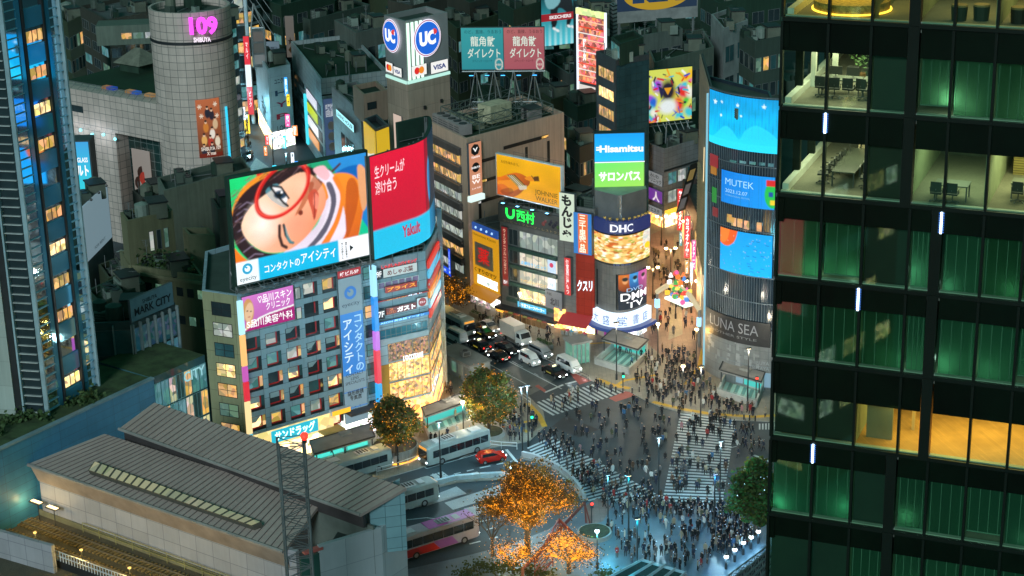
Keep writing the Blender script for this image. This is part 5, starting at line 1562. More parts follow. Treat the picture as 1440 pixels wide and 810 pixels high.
inn=shell(kr,[(q.x,q.y)for q in kp],0,11,mat('dark_brown_wall',(.1,.065,.055),.6),mat('flat_roof',(.09,.1,.1),.8))
m=M();fkw=Fac(kp[0],kp[1]);m.box(fkw,.2,fkw.w-.2,.2,3.2,.02,.1);m.build('shop_window',W_SHOPO,kr)
for i in range(6):window(kr,fkw,fkw.w*(.06+.155*i),fkw.w*(.06+.155*i)+2.4,5,7.4,[W_WARM,W_WHITE,DKGLASS][i%3],GREYM,cols=2)
def yface(px0,px1,y0,y1,Y):
 a,b=DY(px0,y1,Y),DY(px1,y1,Y)
 f=Fac(a,b)
 return f,(0,f.w,f.px(px0,y1)[1],f.px(px0,y0)[1])
for(x0,x1,y0,y1,px,py,c,tx,lb)in((952,959.5,265,323,953,345,'#d81020','館カラオケ','red karaoke sign with white letters, the higher and farther of the two'),(961.5,970,303,362,962,390,'#d81830','カラオケ館','red karaoke sign with white border letters, the nearer and lower of the two'),(972,978,337,378,973,400,'#e858a8','アドアーズ','pink lit upright sign close to the screen tower'),(955,959,326,345,955,352,'#2898a0','銀座','small teal upright sign under the farther karaoke sign'),(963,968,366,384,963,400,'#e8a858','焼肉','small orange upright sign under the nearer karaoke sign'),(970,974,368,396,970,412,'#c8e0f0','珈琲','thin white upright sign below the pink one')):
 f,rc=yface(x0,x1,y0,y1,G(px,py).y)
 sign('upright_sign',lb,'sign',f,rc,E(c,1.15),WHITEM,.35,0,texts=[('\n'.join(tx),E('#fff4f4',1.5),.2,.8,.04,.96,.04)])
f,rc=yface(957,979,232,300,G(960,360).y)
hb=root('tilted_hoarding',f.pt(1,rc[2],0),'dark tilted frame with poster panels leaning over the pedestrian street','billboard')
class TFr:
 def pt(s_,u,v,d=0):return f.pt(u+(v-rc[2])*.28-.8,v,d-u*1.2)
m=M();m.box(TFr(),0,1.9,rc[2],rc[3],-.3,0);m.build('frame',DARK,hb)
for i in range(3):m=M();m.box(TFr(),.3,1.4,rc[2]+.5+i*2.6,rc[2]+2.5+i*2.6,.0,.05);m.build('panel',E(['#707478','#787470','#a0884a'][i],.5),hb)
P0,P1=G(924,462),G(983,489)
far_=Fac(P0,P1)
gt=root('street_arch',((P0.x+P1.x)/2,(P0.y+P1.y)/2,.13),'lit arch with a jumble of coloured ornaments at the pedestrian street mouth','arch')
zp_=ZY((P0.x,P0.y),440)
m=M()
for u in(0,far_.w):m=M();m.tube(far_.pt(u,.13,0),far_.pt(u,6.2,0),.22,8);m.build('post',GREYM,gt)
m=M()
n=18
ap=[]
for i in range(n+1):
 t=i/n;ap.append(far_.pt(far_.w*t,6.2+2.6*math.sin(math.pi*t),0))
m.path(ap[:6],.42,8);m.path(ap[-6:],.42,8);m.path(ap[5:-5],.2,8)
m.build('arch_beam',emis('arch_cream',(.85,.72,.42),.75),gt)
m=M();m.box(far_,far_.w*.27,far_.w*.76,6.0,6.35,-.8,.8,0,0);m.build('lit_tray',E('#f4fff0',1.4),gt)
rr_=random.Random(8)
cs_=['#e83828','#f8c820','#38a848','#3888d8','#f07820','#ffffff','#e858a0','#f8e060']
for i in range(34):
 m=M();t=rr_.uniform(.29,.74);v=6.6+rr_.random()**1.3*(2.4+1.6*math.sin(math.pi*t))
 c=far_.pt(far_.w*t,v,rr_.uniform(-.5,.7))
 if i%3==0:m.ball(c,rr_.uniform(.28,.48),8,5)
 elif i%3==1:m.box(LF(c,rr_.random()),-.35,.35,-.3,.3,-.25,.25)
 else:m.tube(c,c+Vector((0,0,.7)),.4,8,0,.12)
 m.build('ornament',E(cs_[i%8],1.15),gt)
for u in(0,far_.w):
 m=M();m.box(far_,u-.3,u+.3,3.6,5.0,-.3,.3);m.build('lantern',E('#90d0ff',2.0),gt)
 #  round fashion tower and its podium
ZT=45.0
T0,T1=G(222,3,ZT),G(311,12,ZT)
tc=(T0+T1)/2;tc.z=0
TR=(T1-T0).length/2
TILE=mat('pale_grey_tile',(.62,.50,.44),.5,0,.14,.25,tile=(1.5,1.3),tilecol=(.16,.15,.14),tsz=.05,streak=.4)
tr=root('round_tower',(tc.x,tc.y,0),'round grey tiled fashion tower with pink numerals near its top','building')
NSEG=40
cir=[Vector((tc.x+TR*math.cos(2*math.pi*i/NSEG),tc.y+TR*math.sin(2*math.pi*i/NSEG),0))for i in range(NSEG)]
inn=shell(tr,[(q.x,q.y)for q in cir],0,ZT,TILE,mat('tar_roof',(.05,.075,.06),.8),1.2,.5)
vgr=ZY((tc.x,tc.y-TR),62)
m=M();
m.prism([(tc.x+(TR+.12)*math.cos(2*math.pi*i/NSEG),tc.y+(TR+.12)*math.sin(2*math.pi*i/NSEG))for i in range(NSEG)],vgr-.25,vgr+.25);m.build('shadow_groove',mat('groove',(.02,.022,.025),.5),tr)  # dark ring set round the tower wall
roof_kit(tr,[(q.x,q.y)for q in cir[::10]],ZT-1.2,3,2,stair=False)
class CY:
 def __init__(s,c,r):s.c,s.r=c,r
 def pt(s,u,v,d=0.0):
  a=u/s.r-math.pi/2
  return s.c+Vector((math.cos(a)*(s.r+d),math.sin(a)*(s.r+d),v))
 def px(s,x,y):
  best=None
  for i in range(-60,61):
   u=i/60*s.r*1.5;q=PX(s.pt(u,ZY(tuple(s.pt(u,0)[:2]),y)))
   if best is None or abs(q[0]-x)<best[0]:best=(abs(q[0]-x),u)
  u=best[1];return u,ZY(tuple(s.pt(u,0)[:2]),y)
cyl=CY(tc,TR)
f9,r9=(lambda a,b:(Fac(a,b),None))(DY(267,50,tc.y-TR-1.0),DY(307,46,tc.y-TR-.5));vy9=lambda y:f9.px(287,y)[1]
s109=root('tower_sign',f9.pt(f9.w/2,vy9(58),0),'large pink lit numerals on the round grey tower','sign')
vv_=lambda y:cyl.px(285,y)[1]
lettering(s109,f9,'109',0,f9.w,vy9(49),vy9(23),.1,E('#f048f0',1.6),.05)
lettering(s109,f9,'SHIBUYA',f9.w*.12,f9.w*.72,vy9(59),vy9(52),.1,E('#f8e8f8',1.3),.03)
m=M()
for u in(.2,.5,.8):m.tube(f9.pt(f9.w*u,vy9(40),0),f9.pt(f9.w*u,vy9(40),-2.5),.1,4)
m.build('bracket',DARK,s109)
ua,_=cyl.px(277,180);ub,_=cyl.px(311,180)
v1,v0=vv_(140),vv_(222)
ps=root('wall_poster',cyl.pt((ua+ub)/2,v0,.1),'tall orange poster of a singing group wrapped on the round tower','poster')
p=Pic(60,120,sr('#b86038'))
p.grad([(0,0),(1,0),(1,1),(0,1)],'#c06a40','#5a3018',(0,1),False)
for x,y in((.15,.12),(.8,.1),(.2,.28),(.85,.3)):
 for a in range(3):p.stroke([(x-.08*math.cos(a*1.05),y-.04*math.sin(a*1.05)),(x+.08*math.cos(a*1.05),y+.04*math.sin(a*1.05))],.012,'#f0e0c8')
rr_=random.Random(2)
for x,y,c in((.45,.16,'#202030'),(.62,.2,'#282030'),(.35,.4,'#d08030'),(.75,.36,'#d8b890'),(.6,.52,'#f0e8d8'),(.25,.62,'#e8b060'),(.5,.66,'#b83828'),(.8,.66,'#e8dcc0'),(.22,.8,'#282838'),(.55,.78,'#202028')):
 p.ell(x,y+.08,.13,.1,c,0,.3);p.ell(x,y-.01,.055,.035,'#e8c0a0',0,.3);p.ell(x,y-.03,.06,.022,'#301c14',0,.3)
p.rect(0,.93,1,1,'#70200c')
p.mesh('print',lambda x,y:cyl.pt(ua+x*(ub-ua),v1-y*(v1-v0),.12),attr_emis('print_dim',.85),ps)
lettering(ps,cyl,'SHIBUYA 109\nX´mas',ua+.4,ub-.4,v0+.4,v0+1.9,.17,E('#fff0e0',.8),.02)
m=M();m.box(cyl,ub+1.2,ub+1.6,8,ZT*.62,.05,.2);m.build('edge_light',E('#30c8f0',1.3),tr)
ZP_=ZY((tc.x-4,tc.y-TR*.6),148)
D0,D1=G(60,115,ZP_),G(242,148,ZP_)
D2=G(256,139,ZP_)
pr=root('podium_store',((D0.x+D1.x)/2,(D0.y+D1.y)/2,0),'low tiled podium with a deep corner recess beside the round tower','building')
fd=Fac(D0,D1)
back=-fd.n*30
m=M()
b0_=fd.px(165,185)[1]
m.box(fd,0,fd.w,b0_,ZP_,-3,0.9)
m.build('upper_band',TILE,pr)
ux=fd.px(166,230)[0]
m=M();m.box(fd,0,ux,0,b0_,-3,0);m.build('wall',TILE,pr)
m=M();m.box(fd,ux,fd.w,0,b0_,-3.4,-3.1);gw=m.build('glass_wall',mat('green_glass_grid',(.02,.05,.045),.12,0,.3,.5,tile=(1.6,1.6),tilecol=(.16,.2,.19),tsz=.06,spec=.8),pr)
m=M()
for i in range(5):m.box(fd,ux+(fd.w-ux)*.55,fd.w-.5,b0_*.52+i*.5,b0_*.52+.3+i*.5,-3.05,-2.7)
m.build('lit_lattice',mat('lattice_white',(.5,.5,.52),.5),pr)
m=M();m.face([tuple(fd.pt(0,ZP_-.8,0)),tuple(fd.pt(fd.w,ZP_-.8,0)),tuple(fd.pt(fd.w-16,ZP_-.8,-32)),tuple(fd.pt(0,ZP_-.8,-32))]);m.build('roof',GREENROOF,pr)
m=M();fe=Fac(D1,D2);m.box(fe,0,fe.w+3,b0_,ZP_,-.5,.1);m.build('band_end',TILE,pr)
a=fd.px(174,218);b=fd.px(199,285)
uq0,uq1=fd.px(174,250)[0],fd.px(198,250)[0]
m=M();m.box(fd,uq0,uq1,fd.px(186,285)[1],fd.px(186,216)[1],-2.6,-2.4);po=m.build('poster',E('#b0a8a0',.5),pr)
m=M()
for x,c in((.3,0),(.6,1),(.5,2)):
 m=M();u=uq0+(uq1-uq0)*x;m.ball(fd.pt(u,fd.px(186,262)[1]+c,-2.35),.8,8,5,0,(1,.1,1.6));m.build('printed_figure',[E('#402820',.5),E('#b03828',.6)][c%2],po)
lettering(po,fd,'Christmas',uq0+.3,uq1-.3,fd.px(186,281)[1],fd.px(186,275)[1],-2.3,E('#f0e0d0',.6),.02)
m=M();uq=fd.px(94,147)[0];m.box(fd,uq,fd.px(122,150)[0],ZP_-4.2,ZP_-3.0,.9,1.0);m.build('slot_window',DKGLASS,pr)
for i in range(4):
 m=M();m.ball(fd.pt(fd.w*(.28+.09*i),b0_-1-.4*(i%2),.3),.28,6,4);m.build('wall_lamp',E('#80e8f8',2.5),pr)
 if i%2==0:l=bpy.data.lights.new('lamp_glow','POINT');l.energy,l.color,l.shadow_soft_size=260,(.8,.9,1),.4;o=bpy.data.objects.new('lamp_glow',l);COL.objects.link(o);o.parent=pr;o.location=fd.pt(fd.w*(.28+.09*i),b0_-1,3)-ORG[pr.name]
for i,(x,c)in enumerate(((136,'#c08040'),(142,'#2050d0'),(168,'#c09050'),(175,'#2868e0'),(195,'#d0a060'),(216,'#186848'))):
 u=fd.px(x,128)[0]
 m=M();m.box(fd,u-.9,u+.9,ZP_-.8,ZP_+.5,-3.2,-2.0);o=m.build('roof_cabin',E(c,.4),pr)
m=M();railing(m,[fd.pt(0,ZP_,-.5),fd.pt(fd.w,ZP_,-.5)],1.0,.05);m.build('roof_railing',GREYM,pr)
hx=G(196,92,ZP_)
h=root('roof_pavilion',(hx.x,hx.y,ZP_-.8),'small hip roofed pavilion on the dark green podium roof','pavilion')
m=M();L_=LF((hx.x,hx.y,ZP_-.8),fd.u.angle(Vector((1,0,0)))*(1 if fd.u.y>0 else-1))
m.box(L_,-2.6,2.6,0,1.6,-2.6,2.6);m.build('wall',DGREEN,h)
m=M();e_=[L_.pt(-3.6,1.6,3.4),L_.pt(3.6,1.6,3.4),L_.pt(3.6,1.6,-3.4),L_.pt(-3.6,1.6,-3.4)];t_=[L_.pt(-.8,4.2,.1),L_.pt(.8,4.2,.1),L_.pt(.8,4.2,-.1),L_.pt(-.8,4.2,-.1)]
m.hexa(e_,t_);m.build('roof',mat('pavilion_tiles',(.17,.17,.13),.7,0,.3,1.0),h)
m=M();hb_=G(200,62,ZP_-.8);Lb=LF(hb_,0.1)
m.box(Lb,-9,11,0,4,-6,0);bb=m.build('upper_block',mat('green_grey_wall',(.11,.14,.11),.7,0,.3,.3,streak=.5),pr)
for i in range(4):m=M();m.box(Lb,-4+i*2.4,-2+i*2.4,1.2,2.4,0,.06);m.build('window',[W_WARM,W_GREEN,W_WHITE,W_WARM][i],bb)
#  the street behind, left
W0=G(363,213)
zw=ZY((W0.x,W0.y),62)
WHW=mat('white_panel',(.46,.52,.55),.45,0,.12,.3,tile=(3,3.2),tilecol=(.2,.23,.25))
wb=Blk('white_sign_block','white slab building covered with small shop logos on the left street','building',(357,66),(376,97),(408,90),ZY(tuple(G(376,212)[:2]),97),WHW,GREENROOF,kit=3)
for i,(t,c)in enumerate((('ユニクロ','#203048'),('H','#183858'),('Y','#a01048'),('P','#c01030'),('LOFT','#484848'),('GAP','#203048'))):
 v=wb.z-2.5-i*2.6
 lettering(wb.rt,wb.fr,t,wb.fr.w*.25,wb.fr.w*.75,v-1.2,v,.1,D(c),.02)
lettering(wb.rt,wb.fl,'\n'.join('LABI'),wb.fl.w*.35,wb.fl.w*.7,wb.z*.3,wb.z*.52,.1,D('#202830'),.03)
m=M();m.box(wb.fr,.2,wb.fr.w,.2,4.0,.02,.12);m.build('shop_window',W_SHOPW,wb.rt)
m=M();m.box(wb.fl,.2,wb.fl.w,.2,4.0,.02,.12);m.build('shop_window',W_SHOP,wb.rt)
def tower(name,label,L,Mp,Rp,z,wall,roof=None,rows=6,cols=(3,3),panes=(DKGLASS,W_WARM,W_WHITE,W_TEAL),seed=1,kit=3,wf=.7,hf=.5,base=True,v0=None,group=None,deep=None,cat='building'):
 b=Blk(name,label,cat,L,Mp,Rp,z,wall,roof or GREENROOF,kit=kit,group=group,deep=deep)
 r=random.Random(seed)
 for f,c in((b.fl,cols[0]),(b.fr,cols[1])):
  if not c:continue
  pit=(z-5.0)/rows
  cw=f.w/c
  for i in range(rows):
   for j in range(c):
    if c*rows>60 and r.random()<.3:continue
    window(b.rt,f,cw*(j+.5-wf/2),cw*(j+.5+wf/2),4.2+i*pit,4.2+i*pit+pit*hf,r.choice(panes),GREYM,cols=max(1,int(cw*wf/1.3)))
  if base:
   m=M();m.box(f,.3,f.w-.3,.2,3.2,.02,.1);m.build('shop_window',r.choice([W_SHOP,W_SHOPW,W_SHOPO]),b.rt)
 return b
gc=G(345,175);gc=Vector((gc.x,gc.y,0))+Vector((-2,8,0))
gm=root('glass_mall',(gc.x,gc.y,0),'curved glass mall with banded storeys and a cable stayed mast','building')
gz,gr_=33,6.5
GP=[Vector((gc.x+gr_*math.cos(t),gc.y+gr_*math.sin(t),0))for t in lin(0,2*math.pi,24)]
inn=shell(gm,[(q.x,q.y)for q in GP],0,gz,DKGLASS,GREENROOF,.6,.3)
cyg=CY(gc,gr_)
rr_=random.Random(6)
for i in range(9):
 v=2+i*3.4
 band_m=M();
 for k_ in range(16):
  a,b=-8.5+k_*1.06,-8.5+(k_+1)*1.06
  band_m.hexa([cyg.pt(a,v,.02),cyg.pt(b,v,.02),cyg.pt(b,v,.4),cyg.pt(a,v,.4)],[cyg.pt(a,v+.5,.02),cyg.pt(b,v+.5,.02),cyg.pt(b,v+.5,.4),cyg.pt(a,v+.5,.4)])
 band_m.build('floor_band',mat('mall_band',(.2,.24,.26),.4,.2),gm)
 for k_ in range(7):
  a=-7.2+k_*2.1
  m=M();m.box(cyg,a,a+1.9,v+.6,v+2.9,.03,.08);m.build('window',rr_.choice([W_WARM,W_WHITE,W_TEAL,DKGLASS,DKGLASS,W_WARMB]),gm)
mt=cyg.pt(3.2,0,1.6)
m=M();m.tube(mt,mt+Vector((0,0,gz+8)),.45,8);m.build('mast',mat('mast_white',(.55,.65,.7),.4),gm)
m=M()
for i in range(6):
 for s_ in(-1,1):m.tube(mt+Vector((0,0,gz+6-i*2.2)),mt+Vector((s_*6,-1,gz-2-i*2.6)),.06,4)
m.build('cable',STEEL,gm)
for i in range(3):
 a=G(351+1.4*i,85+28*i,0)
f,rc=yface(350,358,50,160,gc.y-8)
rs_=sign('upright_sign','very tall red and white lit sign beside the curved glass mall','sign',f,rc,E('#d81028',1.1),None,.8,0,texts=[('\n'.join('マルイ'),E('#ffe0e0',1.4),.3,.75,.72,.92),('\n'.join('ビック'),E('#ffe0e0',1.4),.3,.75,.1,.3)])
m=M();W_,H_=rc[1]-rc[0],rc[3]-rc[2];m.box(f,rc[0],rc[1],rc[2]+H_*.36,rc[2]+H_*.64,.8,.84);m.build('white_middle',E('#e8f4f8',1.1),rs_)
sb=tower('sign_strip_block','slim dark block stacked with cyan and yellow signs beside the round tower',(306,18),(322,26),(332,22),34,mat('dark_panel',(.06,.075,.085),.5),rows=9,cols=(2,1),seed=3)
rr_=random.Random(14)
for i in range(9):
 v=30-i*3.1
 m=M();m.box(sb.fl,sb.fl.w*(.1 if i%2 else .5),sb.fl.w*(.45 if i%2 else .9),v-2.4,v,.05,.9);m.build('side_sign',E(rr_.choice(['#58e0f0','#e8f0f0','#38c878','#f0e030','#60c8f8','#f0b040']),1.1),sb.rt)
f,rc=yface(357,375,5,95,G(368,205).y+4)
th=root('triangle_hoarding',f.pt(f.w/2,rc[2],0),'dark hoarding with a pointed triangular steel top above the white slab','billboard')
m=M();H_=rc[3]-rc[2]
m.box(f,0,f.w,rc[2],rc[2]+H_*.6,-.4,0);m.build('board',mat('hoarding_dark',(.10,.11,.11),.5,0,.5,.6),th)
m=M();a,b,c=f.pt(0,rc[2]+H_*.62),f.pt(f.w,rc[2]+H_*.62),f.pt(f.w*.3,rc[3])
for q,w_ in((a,b),(b,c),(c,a),(f.pt(0,rc[2]),a),(f.pt(f.w,rc[2]),b)):m.tube(q,w_,.22,5)
m.build('frame',STEEL,th)
for i in range(3):m=M();m.box(f,f.w*.1,f.w*.9,rc[2]+H_*(.05+.18*i),rc[2]+H_*(.2+.18*i),0,.06);m.build('print',E(['#98a0a0','#606058','#787068'][i],.4),th)
tower('office_building','grey block with two amber windows beside the triangular hoarding',(376,40),(382,46),(408,42),15,CONC,rows=5,cols=(1,2),panes=(W_WARM,W_WARM,DKGLASS),seed=5)
f,rc=yface(377,395,58,95,G(390,190).y+8)
sign('wall_board','plain pale blue board with small lettering above the white slab','billboard',f,rc,E('#7890a0',.55),None,.4,0,texts=[('COMME CA',D('#304050'),.15,.85,.72,.8),('Marui',D('#304050'),.25,.8,.25,.34)])
f,rc=yface(404,416,22,80,G(408,190).y+12)
sign('wall_board','narrow tall poster board with brown figures at the end of the white tiled block','billboard',f,rc,E('#787068',.5),None,.4,0,texts=[('★',D('#402818'),.2,.8,.3,.5),('◆',D('#805028'),.2,.8,.1,.26)])
rr_=random.Random(61)
CS_=['#30d8f0','#f04890','#f0d030','#e8f4ff','#38a0f8','#f08028','#50e8b0','#e82838']
for i in range(26):
 px,py=((316,60),(322,84),(320,108),(326,126),(330,146),(372,205),(380,216),(392,205),(398,190),(402,160),(404,132),(410,214),(416,226),(422,236),(430,232),(396,228),(385,232),(408,240),(345,160),(340,150),(401,108),(412,176),(438,240),(374,190),(328,172),(333,190))[i]
 f,rc=yface(px,px+rr_.uniform(4,8),py,py+rr_.uniform(10,28),380+rr_.uniform(-14,20)if i>4 else 372)
 c=CS_[i%8];nm={'#30d8f0':'cyan','#f04890':'pink','#f0d030':'yellow','#e8f4ff':'white','#38a0f8':'blue','#f08028':'orange','#50e8b0':'mint','#e82838':'red'}[c]
 sign('neon_sign','small upright %s neon sign in the left street canyon'%nm,'sign',f,rc,E(c,1.7),None,.4,0,group='%s neon signs in the left street canyon'%nm,texts=[('\n'.join(rr_.choice(('居酒屋','薬','カフェ','焼肉','服','靴'))),E('#ffffff',1.5)if nm not in('white','yellow','mint')else INK,.2,.8,.1,.9,.03)])
 #  white tiled angular block
ZM=20.0
WT=mat('white_tile',(.42,.47,.48),.4,0,.12,.2,tile=(1.0,1.0),tilecol=(.18,.21,.22),tsz=.04)
mb=Blk('white_tiled_block','angular white tiled block with lit slot windows and a steel roof deck','building',(409,58),(451,111),(545,99),ZM,WT,GREENROOF,kit=7)
f1,f2=mb.fl,mb.fr
f1=Fac(f1.pt(0,0),f1.pt(f1.w,0))
lettering(mb.rt,f1,'|||',f1.w*.86,f1.w*.95,ZM-3.2,ZM-1.2,.1,D('#904838'),.0)
wcol=[('#e8e8f8',.9),('#c8d820',1.0),('#e0e4e8',1.1),('#e89848',.9),('#d8e8f0',1.0),('#f08040',1.0)]
for i in range(6):
 v=ZM-7.6-i*2.9
 if v<1:continue
 window(mb.rt,f1,f1.w*.05,f1.w*.42,v,v+1.4,DKGLASS,GREYM,cols=4)
 m=M();m.box(f1,f1.w*.5,f1.w*.95,v-.6,v+1.5,.03,.12);m.build('window_recess',DARK,mb.rt)
 m=M();m.box(f1,f1.w*.52,f1.w*.84,v-.5,v+1.4,.12,.3);m.build('window_sign',E(*wcol[i]),mb.rt)
m=M();m.box(f1,f1.w*.44,f1.w*.48,1,ZM-8,.05,.5);m.build('light_strip',E('#40d8e8',1.2),mb.rt)
cladding(mb.rt,f2,ZM-3.6,ZM-3.3,DARK,.1)
rc_=(f2.w*.02,f2.w*.14,2.0,ZM-6)
sign('movie_banner','tall blue banner with a pale painted figure on the white tiled block','banner',f2,(.1,3.0,2,ZM-4.2),E('#486088',.6),None,.3,texts=[('呪術\n回廊',E('#d0d8e0',.7),.15,.85,.72,.92,.03),('●\n●\n●',D('#c8a090'),.25,.75,.2,.65)])
m=M()
for i in range(4):m.box(f2,4+i*2.2,4.2+i*2.2,ZM,ZM+2.2,-2,-1.8)
m.tube(f2.pt(6,ZM-5,.6),f2.pt(6,ZM+3,.6),.14,5);m.build('roof_pole',GREYM,mb.rt)
ZN=24.0
nb=Blk('grey_tiled_block','grey tiled block with a slanted lit name strip and tall dark slots','building',(466,121),(507,158),(545,150),ZN,mat('mid_grey_tile',(.27,.27,.27),.5,0,.15,.3,tile=(1.4,1.0),tilecol=(.13,.13,.13)),mat('tar_roof',(.05,.075,.06),.8),kit=5)
f1,f2=nb.fl,nb.fr
ss=sign('name_strip','cyan white lit name strip on the side of the grey tiled block','sign',f1,(f1.w*.2,f1.w*.8,ZN-4.8,ZN-3.4),E('#a8f0f4',1.1),None,.3,texts=[('LIVING HOUSE',D('#104858'),.06,.94,.25,.75,.02)])
for i,(a,b)in enumerate(((.28,.4),(.46,.72))):window(nb.rt,f1,f1.w*a,f1.w*b,1,ZN-7.5,[DKGLASS,TEALGLASS][i],DARK,cols=2,rows=6)
f,rc=yface(499,538,122,160,nb.b.y+1.5)
pb2=Blk('stair_block','beige rooftop stair block with one dark window on the grey tiled block','building',(496,120),(511,133),(545,126),ZN+4.5,BEIGE,DGREEN,z0=ZN-.9,kit=0)
window(pb2.rt,pb2.fr,pb2.fr.w*.15,pb2.fr.w*.5,ZN+1.6,ZN+2.8,DKGLASS,DARK)
ya=Blk('yellow_sign_tower','small rooftop tower with yellow panels and black tick arrows','billboard',(512,167),(528,182),(546,175),28,mat('dark_panel',(.06,.075,.085),.5),DARK,z0=8,kit=0)
for f in(ya.fl,ya.fr):
 m=M();m.box(f,.1,f.w-.1,14,27.6,.02,.2);pnl=m.build('yellow_panel',E('#d8b010',.9),ya.rt)
 for(v,sz,mm)in((20.5,5.5,E('#e8e8e0',.9)),(20.8,4.0,D('#101214'))):
  m=M();a=f.pt;u=f.w*.5
  q=[a(u-f.w*.4,v+sz*.35,.22+.002*sz),a(u-f.w*.08,v-sz*.5,.22+.002*sz),a(u+f.w*.42,v+sz*.6,.22+.002*sz),a(u+f.w*.05,v+sz*.45,.22+.002*sz)]
  m.face(q)if mm is not None else None
  m.build('tick_mark',mm,pnl)
  #  credit card tower
ZU=44.0
ut=Blk('card_tower','square beige tower crowned with round blue card company logos','building',(540,21),(569,30),(629,17),ZU,mat('tower_grey',(.33,.32,.32),.5,0,.12,.3,streak=.3),mat('tar_roof',(.05,.075,.06),.8),kit=0)
f1,f2=ut.fl,ut.fr
vb_=f1.px(569,114)[1]
m=M();m.box(f1,.5,f1.w-.02,0,vb_-.6,.0,.0+.01);
shaft_m=mat('shaft_beige',(.48,.35,.27),.7,0,.18,.25,streak=.6,tile=(2.4,3.2),tilecol=(.2,.16,.13))
for f in(f1,f2):cladding(ut.rt,f,0,vb_-.5,shaft_m,.05,name='shaft')
for f in(f1,f2):
 m=M();m.box(f,0,f.w,vb_-.4,vb_+.1,.05,.25);m.build('rim',E('#c8fff0',.9),ut.rt)
tl=[fx for fx in(f1,f2)]
for f,big in((f1,0),(f2,1)):
 if big:
  for k_ in range(4):
   m=M();u=f.w*(.03+.1*k_);m.box(f,u,u+f.w*.05,vb_+.2,ZU-.4,.02,.2);m.build('light_bar',E('#d8ffe8',1.5),ut.rt)
 c=f.px(599,53)if big else f.px(552,50)
 rad=f.w*(.30 if big else .38)
 lg=root('round_logo',f.pt(c[0],c[1]-rad,.3),'big round blue logo with white letters on the %s side of the card tower'%('broad' if big else 'narrow'),'sign')
 for(k_,d_,mm)in((1.08,.3,E('#f0f0ff',1.2)),(1.03,.34,E('#b83060',.9)),(.98,.38,E('#e8f0ff',1.2)),(.93,.42,E('#1060d0',1.1))):
  m=M();m.face([f.pt(c[0]+rad*k_*math.cos(t),c[1]+rad*k_*math.sin(t),d_)for t in lin(0,2*math.pi,36)])
  m.build('disc',mm,lg)
 lettering(lg,f,'UC',c[0]-rad*.66,c[0]+rad*.62,c[1]-rad*.42,c[1]+rad*.42,.48,E('#f8faff',1.2),.06)
 m=M();m.ball(f.pt(c[0]+rad*.5,c[1]+rad*.32,.5),rad*.17,8,5,0,(1,.2,1));m.build('red_dot',E('#e02828',1.0),lg)
 for j,(px0,px1,y0,y1,kind)in enumerate((((545,554.5,86,103,0),(556,567,93,108,1))if not big else((577,598,89,108,0),(604,628,83,103,1)))):
  a,b=f.px(px0,(y0+y1)/2),f.px(px1,(y0+y1)/2)
  hh=(f.px(px0,y0)[1]-f.px(px0,y1)[1])*.8
  vm=(a[1]+b[1])/2
  rcx=(a[0],min(b[0],f.w-.1),vm-hh/2,vm+hh/2)
  lb=('white panel with overlapping red and orange discs on the %s side of the card tower','white panel with slanted navy letters on the %s side of the card tower')[kind]%('broad' if big else 'narrow')
  sg=sign('payment_sign',lb,'sign',f,rcx,E('#f4f4f0',1.0),None,.3,texts=[('VISA',E('#183890',.7),.12,.88,.28,.72,.04)]if kind else[])
  if not kind:
   m=M();W_,H_=rcx[1]-rcx[0],rcx[3]-rcx[2]
   for k_,s_ in enumerate((-1,1)):m.face([f.pt(rcx[0]+W_*(.5+s_*.15)+min(W_,H_)*.33*math.cos(t),vm+min(W_,H_)*.33*math.sin(t),.37+.01*k_)for t in lin(0,2*math.pi,22)],k_)
   m.build('disc',[E('#e02018',1.0),E('#f08a18',1.0)],sg)
rcx=(f1.w*.3,f1.w*.7,10,ZU*.62)
ws=sign('wine_bar_sign','tall pale lit panel with brush strokes on the narrow side of the card tower shaft','sign',f1,rcx,E('#d8c0b0',.9),None,.2,texts=[('\n'.join('心と心'),D('#282020'),.3,.8,.3,.6,.03)])
for(x,y)in((.35,.35),(.75,.25)):m=M();m.box(f2,f2.w*x,f2.w*x+.4,vb_-4-y*4,vb_-3.4-y*4,.06,.3);m.build('wall_lamp',DARK,ut.rt)
window(ut.rt,f2,f2.w*.66,f2.w*.86,vb_-17,vb_-14.5,DKGLASS,DARK)
#  dark tower with amber windows, big name boards behind
ZD=33.0
dk=Blk('dark_tower','dark glass tower with a column of amber windows behind the green pain patch billboard','building',(838,72),(866,85),(913,76),ZD,mat('charcoal_panel',(.07,.075,.08),.4,.2,.2,.3,tile=(1.4,1.6),tilecol=(.03,.03,.03)),DGREEN,kit=3)
for i in range(8):
 v=ZD-4.2-i*3.6
 window(dk.rt,dk.fl,dk.fl.w*.15,dk.fl.w*.9,v,v+1.9,[W_WARM,W_WARMB,W_WARM,W_WARM][i%4],mat('brown_panel',(.1,.08,.07),.5),cols=6)
m=M();m.box(dk.fr,.1,dk.fr.w-.1,1,ZD-1,.02,.1);m.build('glass_face',mat('dark_teal_glass',(.03,.07,.08),.1,0,.3,.2,tile=(1.3,1.3),tilecol=(.02,.03,.03),spec=.9),dk.rt)
pc_=Blk('penthouse','sloping glass penthouse on the dark tower','penthouse',(859,52),(872,62),(905,52),ZD+3,DGREEN,GREENROOF,z0=ZD-.9,kit=0)
window(pc_.rt,pc_.fl,.4,pc_.fl.w-.3,ZD+.3,ZD+2.4,W_TEAL,GREYM,cols=4)
tower('green_slab','green roofed grey slab block with a row of dim windows behind the bright poster',(908,60),(920,88),(1004,66),27,mat('green_grey_wall',(.11,.14,.11),.7),rows=4,cols=(0,7),panes=(DKGLASS,TEALGLASS,W_GREEN),seed=9,kit=5)
